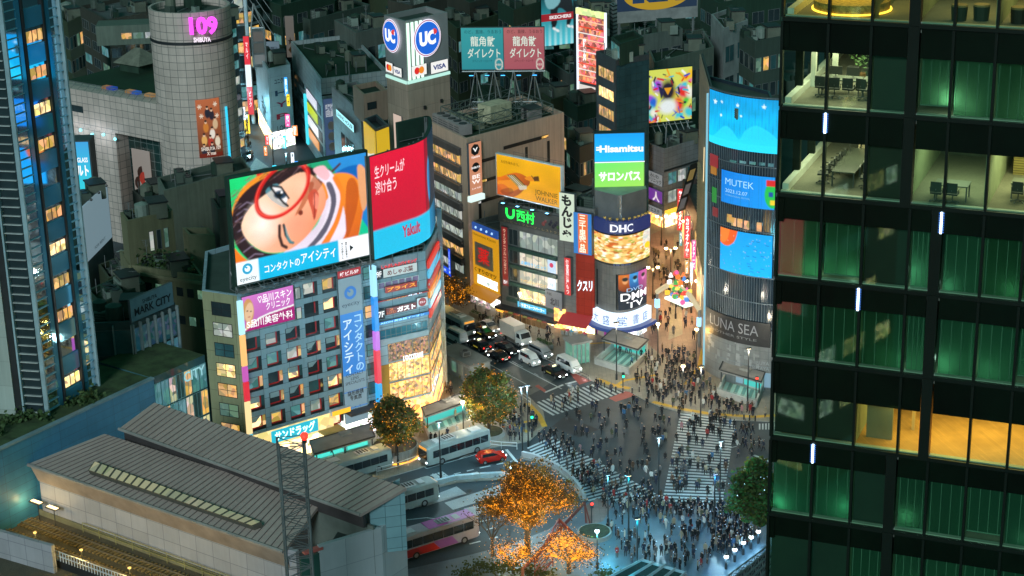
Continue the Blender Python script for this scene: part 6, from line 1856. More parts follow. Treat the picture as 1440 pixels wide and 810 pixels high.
tower('pale_roof_block','pale boxy block with a flagpole near the far roofs on the right',(1000,20),(1018,40),(1052,28),30,mat('pale_grey_wall',(.3,.32,.31),.6),rows=4,cols=(0,2),panes=(DKGLASS,TEALGLASS),seed=10,kit=4)
Yi=G(920,60,0).y-60
i0,i1=DY(866,33,430),DY(981,31,436)
fi=Fac(i0,i1)
zi0,zi1=fi.px(870,33)[1],fi.px(870,-26)[1]
ir=root('furniture_billboard',fi.pt(fi.w/2,zi0,0),'navy board with a yellow oval and blue letters at the top of the picture','billboard')
m=M();m.box(fi,0,fi.w,zi0,zi1,-.8,0);m.build('board',mat('board_grey',(.3,.3,.29),.6),ir)
zi2=fi.px(870,17)[1]
m=M();m.box(fi,.3,fi.w-.3,zi2,zi1-.2,.0,.06);m.build('navy_field',E('#0c2c50',.55),ir)
cv_=fi.px(922,-9)[1];rv=cv_-fi.px(922,13.5)[1]
m=M();m.face([fi.pt(fi.w*.5+fi.w*.41*math.cos(t),cv_+rv*math.sin(t),.1)for t in lin(0,2*math.pi,40)]);m.build('yellow_oval',E('#c8a008',.7),ir)
lettering(ir,fi,'IKEA',fi.w*.2,fi.w*.8,cv_-rv*.52,cv_+rv*.6,.15,E('#0c3c70',.5),.09)
m=M()
for u in(1,fi.w/2,fi.w-1):m.tube(fi.pt(u,12,-.4),fi.pt(u,zi0+2,-.4),.3,5)
m.build('leg_frame',GREYM,ir)
k0,k1=DY(762,66,420),DY(815,62,424)
fk2=Fac(k0,k1);zs0,zs1=fk2.px(763,66)[1],fk2.px(763,-8)[1]
kb=root('shoe_billboard',fk2.pt(fk2.w/2,zs0,0),'backlit shoe billboard of sitting legs with a red name band','billboard')
m=M();m.box(fk2,-.1,fk2.w+.1,zs0-.1,zs1,-.6,-.02);m.build('case',DARK,kb)
p=Pic(70,100);p.grad([(0,0),(1,0),(1,1),(0,1)],'#0c3038','#48c8d8',(0,1),False)
for i in range(7):p.put(np.clip(1-np.abs(p.x-.07-.145*i)/.05,0,1)*np.clip((p.y-.55)/.45,0,1)*.7,'#e0ffff')
p.grad([(.2,.0),(.5,.05),(.75,.1),(.85,.35),(.75,.62),(.66,.66),(.66,.4),(.45,.3),(.4,.6),(.28,.66),(.24,.35)],'#20282c','#101418',(0,1));p.poly([(.1,.0),(.4,-.05),(.5,.16),(.3,.3),(.14,.24)],'#78b0b8')
for x,y in((.34,.68),(.42,.72),(.72,.66),(.82,.68)):p.ell(x,y,.06,.03,'#e8f0f0',.4,.3)
p.mesh('print',on(fk2,(0,fk2.w,zs0,zs1),0),attr_emis('screen_soft',.95),kb)
vr_=fk2.px(763,31)[1]
m=M();m.box(fk2,0,fk2.w,vr_,vr_+1.7,.02,.1);m.build('red_band',E('#a81c28',.8),kb)
lettering(kb,fk2,'SKECHERS',fk2.w*.2,fk2.w*.78,vr_+.45,vr_+1.25,.14,E('#f0e8e8',1),.04)
nb2=Blk('neon_block','block with a red striped neon front between the shoe and navy billboards','building',(806,0),(813,10),(853,18),33,mat('dark_panel',(.06,.075,.085),.5),DGREEN,kit=2)
f=nb2.fr;rr_=random.Random(19)
for i in range(11):
 v=31.5-i*1.25
 m=M();m.box(f,.3,f.w-.3,v-.9,v,.05,.3);m.build('neon_band',emis('neon_red',(1,.16,.08),1.1,var=.8,scale=1.4),nb2.rt)
 m=M();m.box(f,.3,f.w-.3,v-1.1,v-.95,.05,.4);m.build('neon_rim',E(['#f8c8a0','#f04028','#e8e8e0'][i%3],1.1),nb2.rt)
lettering(nb2.rt,f,'\n'.join('勝楽'),f.w*.22,f.w*.34,21,27,.5,E('#ffffff',1.3),.03)
m=M();m.box(f,.1,f.w-.1,31.8,33,.05,.8);m.build('yellow_header',emis('header_yellow',(.8,1,.35),1.1,var=.4,scale=.8),nb2.rt)
m=M();m.box(f,-.1,.25,5,33,.05,.5);m.box(f,f.w-.25,f.w+.1,5,33,.05,.5);m.build('light_edge',E('#e8f4ff',1.3),nb2.rt)
m=M();m.box(f,.3,f.w*.6,14.5,17.2,.05,.3);m.build('white_sign',E('#f0e8e0',.9),nb2.rt)
vb4=Blk('vent_tower','grey striped ventilation tower beside the navy billboard','building',(857,5),(862,8),(868,6),33,mat('vent_stripe',(.3,.33,.33),.5,0,.1,.5,tile=(9,.8),tilecol=(.04,.05,.05),tsz=.18),DGREEN,kit=0)
f,rc=yface(640,647,98,127,455)
sign('upright_sign','small blue and yellow upright sign in the far alley by the card tower','sign',f,rc,E('#48b0f0',1.2),None,.5,0,texts=[('■',E('#f0c030',1.2),.1,.9,.4,.6,0)])
f,rc=yface(637,662,128,140,446)
sign('shop_sign','orange and blue lit shop front deep in the far alley','sign',f,rc,E('#f0a030',1.2),None,.5,0,texts=[('H',E('#3060e8',1.3),.0,.5,.3,.9,0)])
#  far roofscape
hand=[((75,20),(95,32),(114,22),30,'a'),((112,8),(150,28),(228,12),25,'b'),((352,-8),(395,8),(470,-12),26,'c'),((398,16),(436,28),(520,6),22,'d'),((470,28),(500,46),(556,34),23,'e'),((620,22),(642,40),(700,20),27,'f'),((628,-12),(660,4),(745,-18),30,'g'),((700,2),(722,14),(760,2),33,'h'),((655,112),(700,140),(770,120),14,'i'),((762,80),(800,104),(842,92),15,'j'),((792,138),(812,150),(842,142),19,'k'),((796,190),(815,207),(834,200),19,'l'),((985,-10),(1010,4),(1100,-10),30,'m'),((1040,44),(1062,58),(1104,50),31,'n'),((880,44),(890,52),(960,40),30,'o'),((755,126),(775,140),(800,133),19,'p'),((545,0),(580,8),(640,-6),24,'q')]
walls=[mat('far_wall_%s'%n,c,.7,0,.3,.2,streak=.5)for n,c in(('green',(.02,.05,.03)),('olive',(.045,.06,.03)),('grey',(.05,.075,.06)),('brown',(.055,.052,.04)),('pale',(.11,.13,.115)))]
wl=['dark green','olive','grey','brown','pale']
near=dict(a='behind the blue hotel tower',b='behind the round grey tower podium',c='at the top left behind the white tiled block',d='left of the card tower',e='close left of the card tower',f='close right of the card tower',g='behind the medicine billboard',h='left of the shoe billboard',i='behind the medicine billboard legs',j='below the shoe billboard',k='left of the dark tower',l='left of the green pain patch billboard',m='at the top by the office tower',n='behind the curved screen tower',o='below the navy billboard',p='behind the department store',q='behind the card tower')
for i,(L_,M_,R_,z,k_)in enumerate(hand):
 wi=(i*2+1)%5 if k_ not in 'ik' else 0
 tower('roof_block','%s walled block with rooftop plant %s'%(wl[wi],near[k_]),L_,M_,R_,z,walls[wi],[GREENROOF,mat('flat_roof',(.09,.1,.1),.8),GREENROOF][i%3],rows=3 if z<25 else 5,cols=(3,4),panes=(DKGLASS,DKGLASS,DKGLASS,DKGLASS,DKGLASS,TEALGLASS,DKGLASS,DKGLASS,W_GREEN,DKGLASS,W_WARM,W_TEAL),seed=i+40,kit=7,base=False)
rr_=random.Random(77)
taken=[]
cnt=0
for row,Y in enumerate((405,440,480,520,565,610,660)):
 x=-150+rr_.uniform(0,10)
 while x<125:
  wd,dp=rr_.uniform(11,22),rr_.uniform(10,20)
  h_=rr_.uniform(8,16)+row*.8
  cx,cy_=x+wd/2,Y+rr_.uniform(-6,6)
  px,py=PX((cx,cy_,0))
  x+=wd+rr_.uniform(1.5,6)
  if not(-60<px<1140)or(290<px<440 and py>60)or(Y<460 and px<330)or(Y<430 and 430<px<640):continue
  a=rr_.choice((.25,-.3,.5,.1));e=Vector((math.cos(a),math.sin(a),0));n_=Vector((-e.y,e.x,0))
  c=Vector((cx,cy_,0))
  poly=[c-e*wd/2-n_*dp/2,c+e*wd/2-n_*dp/2,c+e*wd/2+n_*dp/2,c-e*wd/2+n_*dp/2]
  wi=rr_.randrange(5);lit=0
  rt=root('far_building',(cx,cy_,0))
  inn=shell(rt,[(q.x,q.y)for q in poly],0,h_,walls[wi],rr_.choice([GREENROOF,GREENROOF,mat('flat_roof',(.09,.1,.1),.8)]),.6)
  f=Fac(poly[0],poly[1]);nc,nr_=max(2,int(wd/4)),max(2,int(h_/3.4))
  for i in range(nr_-1,max(-1,nr_-3),-1):
   for j in range(nc):
    if rr_.random()<.45:continue
    pm=rr_.choice([DKGLASS,DKGLASS,DKGLASS,DKGLASS,TEALGLASS,TEALGLASS,W_GREEN,W_WARM,W_TEAL]);lit+=pm not in(DKGLASS,TEALGLASS)
    window(rt,f,1+j*(f.w-1.5)/nc,1+(j+.65)*(f.w-1.5)/nc,1.5+i*3.2,3.1+i*3.2,pm,GREYM)
  roof_kit(rt,inn,h_-.6,rr_.randint(2,5),cnt+300)
  cnt+=1
  tag(rt,'%s building of %s storeys with %s far back among the roofs'%(wl[wi],['two','three','four','five','six','seven','eight'][min(6,max(0,int(h_/3)-1))],'no lit window' if not lit else '%s lit window%s'%(['one','two','three','four','five','six','seven','eight','nine','ten'][min(9,lit-1)],'s' if lit>1 else '')),'building','far buildings')
  #  left side: hotel tower, media screen, olive store, station
ZH=14.0
H1,H2=G(66,598,ZH),G(137,556,ZH)
H0=G(39,596,ZH)
ht=root('hotel_tower',((H0.x+H2.x)/2,(H0.y+H2.y)/2,ZH),'tall blue glass hotel tower with louvres and a column of amber windows','building')
fhR,fhL=Fac(H1,H2),Fac(H0,H1)
HTOP=118.0
H3=H2-fhR.n*12;H4=H0-fhL.n*10
inn=shell(ht,[(q.x,q.y)for q in(H0,H1,H2,H3,H4)],ZH,HTOP,mat('tower_core',(.02,.035,.04),.3),GREENROOF)
MIR=mat('blue_mirror_glass',(.62,.8,.92),.03,1.0,.03,.1)
m=M();m.box(fhR,.1,fhR.w-.1,ZH,HTOP-1,.0,.05);m.build('glass_face',MIR,ht)
uL,uR=fhR.w*.36,fhR.w*.72
BLP=mat('blue_panel',(.10,.38,.60),.06,.38,.06,.3)
pit=4.35
for i in range(24):
 v=ZH+.8+i*pit
 if v>HTOP-5:break
 m=M();m.box(fhR,uL,uR,v,v+2.3,.06,.22);m.build('blue_spandrel',BLP,ht)
 if i%5!=1:
  m=M();m.box(fhR,uL+.5,uR-.35,v+2.6,v+3.9,.07,.13);wn=m.build('window',W_WARMB if i%4==0 else W_WARM,ht)
  m=M()
  for k_ in range(1,3):u=uL+.5+(uR-uL-.85)*k_/3;m.box(fhR,u-.05,u+.05,v+2.5,v+4.1,.13,.18)
  m.build('frame',DARK,wn)
m=M()
for u in(uL,uR):m.box(fhR,u-.16,u+.16,ZH,HTOP-1,.05,.34)
m.build('dark_fin',DARK,ht)
m=M()
for u in(uL-1.0,uR+.5):m.box(fhR,u,u+.7,ZH,HTOP-1,.05,.16)
m.build('blue_pier',BLP,ht)
LVB=mat('louvre_blue',(.34,.64,.80),.4,.1)
LVW=mat('louvre_white',(.5,.53,.52),.4,.1)
NL=78
for i in range(NL):
 pass
m=M();mw=M()
for i in range(int((HTOP-ZH)/1.1)):
 v=ZH+.6+i*1.1
 m.box(fhR,.1,uL-1.05,v,v+.09,.06,.22);m.box(fhR,uR+1.25,fhR.w-.05,v,v+.09,.06,.22)
 mw.box(fhL,.1,fhL.w-.1,v,v+.1,.02,.35)
m.build('louvre_grille',LVB,ht);mw.build('louvre_grille',LVW,ht)
m=M()
for f,u in((fhR,0),(fhR,fhR.w),(fhL,0)):m.box(f,u-.12,u+.12,ZH,HTOP,.0,.62)
m.build('edge_trim',mat('trim_blue',(.3,.42,.46),.4),ht)
cn=Blk('concrete_block','plain pale concrete block at the left edge before the hotel tower','building',(-60,470),(-14,478),(29,488),ZH+2.5,mat('pale_concrete',(.40,.46,.42),.7,0,.12,.2,streak=.6,tile=(5,3.2),tilecol=(.2,.22,.2)),GREENROOF,kit=2,deep=6)
cw2=root('concrete_wall',fhL.pt(-3,ZH,0),'tall pale wall beside the white louvres of the hotel tower','wall')
fw2=Fac(fhL.pt(-9,0,.6),fhL.pt(-1.1,0,.6))
m=M();m.box(fw2,0,fw2.w,ZH,50,-3,0);m.build('wall_body',mat('pale_concrete',(.36,.40,.37),.7),cw2)
m=M();m.box(fw2,fw2.w,fw2.w+.8,ZH,50,-.8,-.2);m.build('dark_joint',DARK,cw2)
f,rc=yface(99,131,200,268,302)
ms=root('media_screen',f.pt(f.w/2,rc[2],0),'cyan lit screen on a round vine topped building behind the hotel tower','screen')
m=M();m.box(f,-.2,f.w+.2,0,rc[3]+.2,-4,-.05);m.build('case',mat('dark_panel',(.06,.075,.085),.5),ms)
p=Pic(50,90);p.grad([(0,0),(1,0),(1,1),(0,1)],'#40a8e8','#30d8e8',(0,1),False);p.ell(.15,.18,.1,.08,'#f07890',0,.3)
p.mesh('picture',on(f,(0,f.w,rc[2],rc[3]),0),attr_emis('screen_soft',.95),ms)
lettering(ms,f,'CD GLASS',f.w*.15,f.w*.9,rc[2]+(rc[3]-rc[2])*.58,rc[2]+(rc[3]-rc[2])*.68,.05,WHITE,.02)
lettering(ms,f,'ハルト',f.w*.12,f.w*.9,rc[2]+(rc[3]-rc[2])*.3,rc[2]+(rc[3]-rc[2])*.52,.05,WHITE,.04)
rb=Blk('blank_board_block','ribbed grey block carrying a blank pale billboard by the hotel tower','building',(96,292),(108,302),(151,262),19,mat('ribbed_grey',(.18,.2,.21),.5,0,.2,.3,tile=(.5,30),tilecol=(.07,.08,.08)),GREENROOF,kit=3)
m=M();f=rb.fr;m.box(f,f.w*.08,f.w*.92,10.5,19.6,.05,.4);bp=m.build('blank_board',E('#88a4b0',.6),rb.rt)
lettering(bp,f,'FOR RENT',f.w*.35,f.w*.7,11.3,11.8,.44,D('#506068'),0)
for i in range(3):m=M();m.tube(f.pt(f.w*(.25+.25*i),20.0,0),f.pt(f.w*(.25+.25*i),20.3,1.2),.06,4);m.ball(f.pt(f.w*(.25+.25*i),20.3,1.2),.25,6,4);m.build('board_lamp',DARK,rb.rt)
oa=Blk('olive_store','olive rendered older store with stepped dark roofs behind the pink clinic sign','building',(168,352),(180,372),(286,388),16,OLIVE,GREENROOF,kit=9)
m=M();rr_=random.Random(44);cpo=(oa.a+oa.c)/2
for k_ in range(900):
 c=cpo+oa.fr.u*rr_.uniform(-6,6)+oa.fl.u*rr_.uniform(-3,3)+Vector((0,0,-.6+abs(rr_.gauss(0,.9))));a=Vector((rr_.gauss(0,1),rr_.gauss(0,1),rr_.gauss(0,.7))).normalized()*.4;b=a.orthogonal().normalized()*.22;m.face((c-a,c+b,c+a,c-b))
tag(m.build('roof_planting',mat('shrub_leaf',(.05,.09,.025),.7,0,.5,1.5),oa.rt),kind='stuff')
lo1=Blk('low_block','low dark block with rooftop plant between the blank billboard and the olive store','building',(138,372),(152,392),(196,374),9,walls[1],GREENROOF,kit=8)
lo2=Blk('low_block','low green roofed block crowded with boxes just behind the glass hall','building',(122,408),(140,428),(204,398),15,walls[0],GREENROOF,kit=11)
lo3=Blk('low_block','dark low block at the foot of the tiled podium recess','building',(186,268),(200,280),(236,268),16,walls[3],GREENROOF,kit=6)
for b_ in(lo1,lo2,lo3):
 for j in range(4):window(b_.rt,b_.fr,b_.fr.w*(.06+.24*j),b_.fr.w*(.22+.24*j),b_.z-3.2,b_.z-1.7,[DKGLASS,W_GREEN,TEALGLASS,W_WARM][j],GREYM)
for i in range(2):
 for j in range(7):window(oa.rt,oa.fr,1+j*oa.fr.w/7.2,2.2+j*oa.fr.w/7.2,12.2-i*4.5,13.6-i*4.5,[DKGLASS,DKGLASS,W_GREEN,TEALGLASS][(i+j)%4],OLIVE)
cladding(oa.rt,oa.fr,14.6,15.1,mat('olive_pale',(.26,.24,.14),.8),.3)
ob_=Blk('olive_stair_tower','olive stair tower standing on the older store roof','building',(170,300),(178,311),(243,296),23,OLIVE,mat('tar_roof',(.05,.075,.06),.8),kit=4,deep=5)
for i in range(3):window(ob_.rt,ob_.fr,ob_.fr.w*(.45+.16*i),ob_.fr.w*(.53+.16*i),17.5,20.5,[W_WHITE,DKGLASS,W_GREEN][i],GREYM)
oc_=Blk('small_olive_block','small square olive block near the left edge of the big screen','building',(255,318),(265,330),(302,330),20,mat('olive_pale',(.26,.24,.14),.8),mat('tar_roof',(.05,.075,.06),.8),kit=0,deep=4)
od_=None and Blk('pink_grey_block','pinkish grey rear block with narrow lit windows above the olive store','building',(208,282),(216,300),(243,288),20,mat('pink_grey',(.24,.2,.19),.8,streak=.6),GREENROOF,kit=2,deep=6)
for i in range(0):window(od_.rt,od_.fr,.4+i*1.2,.9+i*1.2,15.5,17.5,[W_WHITE,DKGLASS,W_GREEN][i],GREYM)
oe_=Blk('grey_gable_block','wide dark flat topped block under the far street, left of the big screen','building',(224,256),(230,268),(352,236),21,mat('green_grey_wall',(.11,.14,.11),.7),mat('tar_roof',(.05,.075,.06),.8),kit=5,deep=8)
of_=Blk('brown_rear_block','brown rear block touching the left edge of the big screen','building',(300,285),(306,294),(332,290),24,mat('brown_render',(.19,.15,.13),.8,streak=.6),GREENROOF,kit=2,deep=6)
q=G(272,300,15)
hs_=root('gabled_house',(q.x,q.y,8),'tiny gabled house with two lit windows among the dark roofs','house')
L_=LF((q.x,q.y,8),.3)
m=M();m.box(L_,-2,2,0,4,-2,2);m.face([L_.pt(-2,4,2),L_.pt(2,4,2),L_.pt(0,6,2)]);m.face([L_.pt(-2,4,-2),L_.pt(2,4,-2),L_.pt(0,6,-2)]);m.build('wall',mat('house_cream',(.4,.38,.3),.7),hs_)
m=M()
for s_ in(-1,1):
 a=[L_.pt(s_*2.3,3.8,2.3),L_.pt(0,6.1,2.3),L_.pt(0,6.1,-2.3),L_.pt(s_*2.3,3.8,-2.3)];m.hexa(a,[v+Vector((0,0,.15))for v in a])
m.build('roof',mat('house_roof',(.08,.08,.09),.7),hs_)
for u in(-.9,.9):m=M();m.box(L_,u-.4,u+.4,1.6,2.8,2.0,2.06);m.build('window',W_WHITE,hs_)
q=G(272,318,12)
cnp=root('lit_roof_canopy',(q.x,q.y,11),'pale cyan lit folding canopy in a roof yard left of the big screen','canopy')
L_=LF((q.x,q.y,11),.3)
m=M()
for s_ in(-1,1):
 a=[L_.pt(0,0,0),L_.pt(s_*5.5,1.2,1.5),L_.pt(s_*5.5,2.6,-1.2),L_.pt(0,1.2,-1.6)]
 m.hexa(a,[v+Vector((0,0,.15))for v in a])
m.build('canopy_sheet',E('#70b8c8',.6),cnp)
m=M()
for s_ in(-5,0,5):m.tube(L_.pt(s_,-3,0),L_.pt(s_,1,0),.1,5)
m.build('post',GREYM,cnp)
mc=Blk('glass_hall','glass hall with slender fins and a raised name board in front of the olive store','building',(126,455),(184,452),(246,425),20,mat('hall_frame',(.06,.1,.1),.4),GREENROOF,kit=4,deep=12)
for f,n_,lit in((mc.fl,5,0),(mc.fr,6,1)):
 for j in range(n_):
  u0,u1=f.w*j/n_+.1,f.w*(j+1)/n_-.1
  window(mc.rt,f,u0,u1,11.5,15.0,[TEALGLASS,emis('hall_blue_blind',(.10,.42,.55),.32,var=.3)][lit],GREYM)
  window(mc.rt,f,u0,u1,15.3,18.8,emis('hall_blue_glass',(.02,.22,.32),.22,var=.5)if lit else TEALGLASS,GREYM)
  window(mc.rt,f,u0,u1,7.5,11.2,emis('hall_amber',(.9,.5,.05),.35,var=1.0,scale=1.0)if(j%3 and not lit)or j==1 else mat('green_glass',(.03,.09,.07),.1),GREYM)
 m=M()
 for j in range(n_+1):m.box(f,f.w*j/n_-.08,f.w*j/n_+.08,2,19.6,0,.5)
 m.build('fin',mat('fin_grey',(.3,.36,.36),.4,.3),mc.rt)
f=mc.fr
sign('roof_name_board','blue grey raised name board on top of the glass hall','sign',f,(-.3,f.w*.92,20.0,23.2),mat('board_blue',(.13,.24,.28),.5),None,.4,texts=[('SHIBUYA',D('#101c20'),.28,.62,.62,.8,.0),('MARK CITY',D('#101c20'),.08,.94,.2,.55,.02)])
B0_,B1_=G(-40,652,15.4),G(216,533,15.4)
fg=Fac(B0_,B1_)
gw_=root('gallery_bridge',fg.pt(fg.w/2,8,0),'long blue panelled bridge building running behind the station roof','building')
m=M();m.prism([(q.x,q.y)for q in(fg.pt(0,0),fg.pt(fg.w,0),fg.pt(fg.w,0,-14),fg.pt(0,0,-14))],0,15.4,0,1);m.build('wall',[mat('blue_cladding',(.05,.24,.40),.45,0,.18,.3,streak=.3,tile=(4.5,1.1),tilecol=(.04,.09,.12)),mat('roof_moss',(.05,.08,.03),.9,0,.5,.6)],gw_)
m=M();m.box(fg,0,fg.w,15.4,15.65,-.5,.15);m.build('coping',mat('coping_blue',(.2,.3,.34),.5),gw_)
B2_=G(288,500,15.4)
fg2=Fac(fg.pt(fg.w,0,-.3),B2_)
for j in range(7):
 for i in range(3):window(gw_,fg2,fg2.w*j/7+.1,fg2.w*(j+1)/7-.1,3.6+i*3.7,7.0+i*3.7,[W_TEAL,emis('arcade_colour',(.6,.6,.4),.8,var=1.0,scale=.9),TEALGLASS,W_WARM,W_TEAL][(i*2+j)%5],mat('frame_cyan',(.2,.42,.45),.4),cols=2)
m=M();m.prism([(q.x,q.y)for q in(fg2.pt(0,0,-.05),fg2.pt(fg2.w,0,-.05),fg2.pt(fg2.w,0,-10),fg2.pt(0,0,-10))],0,15.5,0,1);m.build('glass_end',[TEALGLASS,mat('roof_moss',(.05,.08,.03),.9)],gw_)
lettering(gw_,fg2,'CITY',fg2.w*.55,fg2.w*.95,13.0,14.4,.3,E('#a8e8f0',.8),.02)
rr_=random.Random(4)
for i in range(12):
 q=G(rr_.uniform(-5,130),0,17.0);u=fg.w*rr_.uniform(.05,.78);q=fg.pt(u,15.4,rr_.uniform(-6,-1.6))
 sh=root('roof_shrub',q,'clipped dark shrub on the mossy roof of the blue bridge building','shrub','shrubs on the bridge roof')
 m=M()
 for k_ in range(70):
  d_=Vector((rr_.gauss(0,.7),rr_.gauss(0,.5),abs(rr_.gauss(0,.45))));c=q+d_;a=Vector((rr_.uniform(-1,1),rr_.uniform(-1,1),rr_.uniform(-.5,1))).normalized()*.28;b=a.orthogonal().normalized()*.2
  m.face((c-a,c+b,c+a,c-b))
 m.build('foliage',mat('shrub_leaf',(.05,.09,.025),.7,0,.5,1.5),sh)
 m=M();m.tube(q,q+Vector((0,0,.5)),.06,4);m.build('stem',mat('bark',(.09,.07,.05),.8),sh)
stn=root('station_building',G(300,720,12),'railway station with two long ribbed metal roofs and a white end block','building')
RIB=mat('ribbed_metal_roof',(.48,.37,.33),.42,.25,.2,.15,streak=.3)
def roofplane(pts,name,thick=.35,rib=1.0,zs=None):
 P=[G(x,y,z)for(x,y,z)in pts]
 m=M();n=(P[1]-P[0]).cross(P[2]-P[0]).normalized();n=n if n.z>0 else-n
 m.hexa([q-n*thick for q in(P if(P[1]-P[0]).cross(P[2]-P[1]).z>0 else P[::-1])],[q for q in(P if(P[1]-P[0]).cross(P[2]-P[1]).z>0 else P[::-1])])
 o=m.build(name,RIB,stn)
 a,b,c,d=P
 L_=(b-a).length;k=int(L_/rib)
 m=M()
 for i in range(1,k):
  p,q=a.lerp(b,i/k),d.lerp(c,i/k)
  e=(b-a).normalized()*.03
  m.hexa([p-e,p+e,q+e,q-e],[p-e+n*.11,p+e+n*.11,q+e+n*.11,q-e+n*.11])
 o2=m.build('standing_seam',mat('seam_dark',(.2,.165,.155),.5,.2),o)
 return P,n
lp,ln=roofplane([(38,653,12.0),(398,776,12.0),(452,706,14.6),(147,610,14.6)],'lower_roof',rib=.95)
up,un=roofplane([(167,603,15.6),(506,724,15.6),(571,686,17.6),(217,566,17.6)],'upper_roof',rib=.95)
m=M();m.tube(lp[0],lp[1],.22,6);m.tube(up[0],up[1],.2,6);m.build('gutter',mat('gutter_grey',(.33,.30,.28),.5,.2),stn)
a,b=up[0]-Vector((0,0,.4)),up[1]-Vector((0,0,.4))
m=M();fu=Fac(up[0],up[1]);m.box(fu,.3,fu.w,13.8,15.4,-.9,-.5);m.build('clerestory_wall',mat('clerestory_dark',(.05,.04,.04),.6),stn)
fl_=Fac(lp[0],lp[1])
m=M();m.box(fl_,.8,fl_.w+1,2.0,11.9,-1.4,-.9);m.build('side_wall',mat('white_cladding',(.42,.40,.42),.5,0,.12,.3,streak=.4,tile=(2.6,1.9),tilecol=(.2,.2,.22),tsz=.04),stn)
m=M()
a=[fl_.pt(.6,11.6,-.1),fl_.pt(fl_.w,11.6,-.1),fl_.pt(fl_.w,9.6,-.9),fl_.pt(.6,9.6,-.9)]
m.hexa(a,[q+Vector((0,0,.2))for q in a]);m.build('soffit',mat('soffit_tan',(.33,.25,.2),.6),stn)
def on_roof(P,x,y):
 n=(P[1]-P[0]).cross(P[3]-P[0]);r=ray(x,y);t=(P[0]-CP).dot(n)/r.dot(n);return CP+r*t
q=[on_roof(lp,*c)for c in((127,667),(135,655),(370,741),(358,746))]
m=M();q2=[v+ln*.7 for v in q]
m.hexa([q[0],q[3],q[2],q[1]],[q2[0],q2[3],q2[2],q2[1]]);rl=m.build('roof_light',mat('skylight_frame',(.1,.09,.07),.5),stn)
m=M()
for i in range(22):
 a_,b_=q2[1].lerp(q2[2],i/22+.006),q2[1].lerp(q2[2],(i+1)/22-.006);c_,d_=q2[0].lerp(q2[3],i/22+.006),q2[0].lerp(q2[3],(i+1)/22-.006)
 m.face([v+ln*.03 for v in(c_,d_,b_,a_)])
m.build('pane',emis('skylight_glow',(.75,.62,.28),.22,base=(.4,.38,.25),var=.5,scale=.5),rl)
ew0,ew1=G(520,722,15.0),G(569,690,17.2)
fe_=Fac(Vector((ew0.x,ew0.y,0)),Vector((ew1.x,ew1.y,0)))
m=M();m.box(fe_,0,fe_.w,10,15.6,-3,0);a,b,c=fe_.pt(0,15.6,0),fe_.pt(fe_.w,15.6,0),fe_.pt(fe_.w,17.3,0);m.face((a,b,c));m.face((fe_.pt(0,15.6,-3),fe_.pt(fe_.w,17.3,-3),fe_.pt(fe_.w,15.6,-3)))
m.build('end_wall',mat('cyan_cladding',(.20,.36,.40),.4,0,.1,.4,tile=(1.7,1.3),tilecol=(.07,.14,.16),tsz=.04),stn)
zb_=13.4
X0,X1,X2=G(449,768,zb_),G(536,742,zb_),G(570,721,zb_)
fx0,fx1=Fac(X0,X1),Fac(X1,X2)
m=M()
X3=X2+Vector((-5,8,0));X4=X0+Vector((1.5,7,0))
WB=mat('white_end_cladding',(.40,.44,.46),.45,0,.08,.2,streak=.3,tile=(6.0,3.4),tilecol=(.2,.23,.25),tsz=.03)
for f in(fx0,fx1):
 m.box(f,0,f.w,0,zb_,-.5,0)
m.build('end_block',WB,stn)
m=M();m.face([(q.x,q.y,zb_-1.6)for q in ccw([X0,X1,X2,X3,X4])]);m.build('end_block_roof',mat('dark_well',(.03,.045,.04),.7),stn)
m=M();m.box(fx0,-2.2,0,0,zb_-.9,-.5,-.1);m.build('glass_stair',mat('green_glass',(.03,.09,.07),.1),stn)
m=M();m.box(fx0,-1.8,.4,zb_-.5,zb_-.2,-.6,.1);m.build('red_edge',mat('red_edge',(.5,.12,.1),.5),stn)
m=M();fw=Fac(G(430,700,15),G(522,740,14));m.box(fw,0,fw.w,8,13.8,-.6,-.3);m.build('well_wall',mat('well_grey',(.12,.14,.12),.6),stn)
VZ=5.0
vp=[G(x,y,VZ)for x,y in((-60,690),(45,712),(330,812),(420,850),(200,960),(-60,760))]
via=M();via.prism([(q.x,q.y)for q in vp],0,VZ,0,0,bottom=False)
tag(via.build('railway_viaduct',mat('ballast',(.10,.085,.06),.9,0,.5,.9,fine=.6)),kind='structure')
ft_=Fac(G(-40,705,VZ),G(400,868,VZ))
def track(d):
 t=root('railway_track',ft_.pt(ft_.w/2,VZ,d),'rusty railway track on sleepers, nearer the station wall' if d<1 else 'rusty railway track on sleepers, farther from the station wall','railway track')
 m=M()
 for s_ in(-.53,.53):m.box(ft_,0,ft_.w,VZ+.2,VZ+.36,d+s_-.05,d+s_+.05)
 m.build('rail',mat('rail_steel',(.3,.25,.18),.35,.6),t)
 m=M();k=int(ft_.w/.62)
 for i in range(min(100,k)):u=ft_.w*i/min(100,k);m.box(ft_,u,u+.26,VZ+.02,VZ+.2,d-1.15,d+1.15)
 tag(m.build('sleeper',mat('sleeper_wood',(.26,.18,.07),.8,0,.4,2.0),t),kind='stuff')
track(0.2);track(3.6)
m=M();m.box(ft_,0,ft_.w,VZ,VZ+.7,-2.4,-2.1);o=m.build('cable_trough',mat('trough_olive',(.2,.18,.1),.8));tag(o,'low olive cable trough between the track and station wall','trough')
fence=root('track_fence',ft_.pt(ft_.w/2,VZ,-1.9),'low post and rail fence along the station wall beside the track','fence')
m=M();railing(m,[ft_.pt(ft_.w*.35,VZ,-1.8),ft_.pt(ft_.w,VZ,-1.8)],1.3,.05,0,2.6);m.build('rails',mat('fence_yellow',(.3,.27,.1),.6),fence)
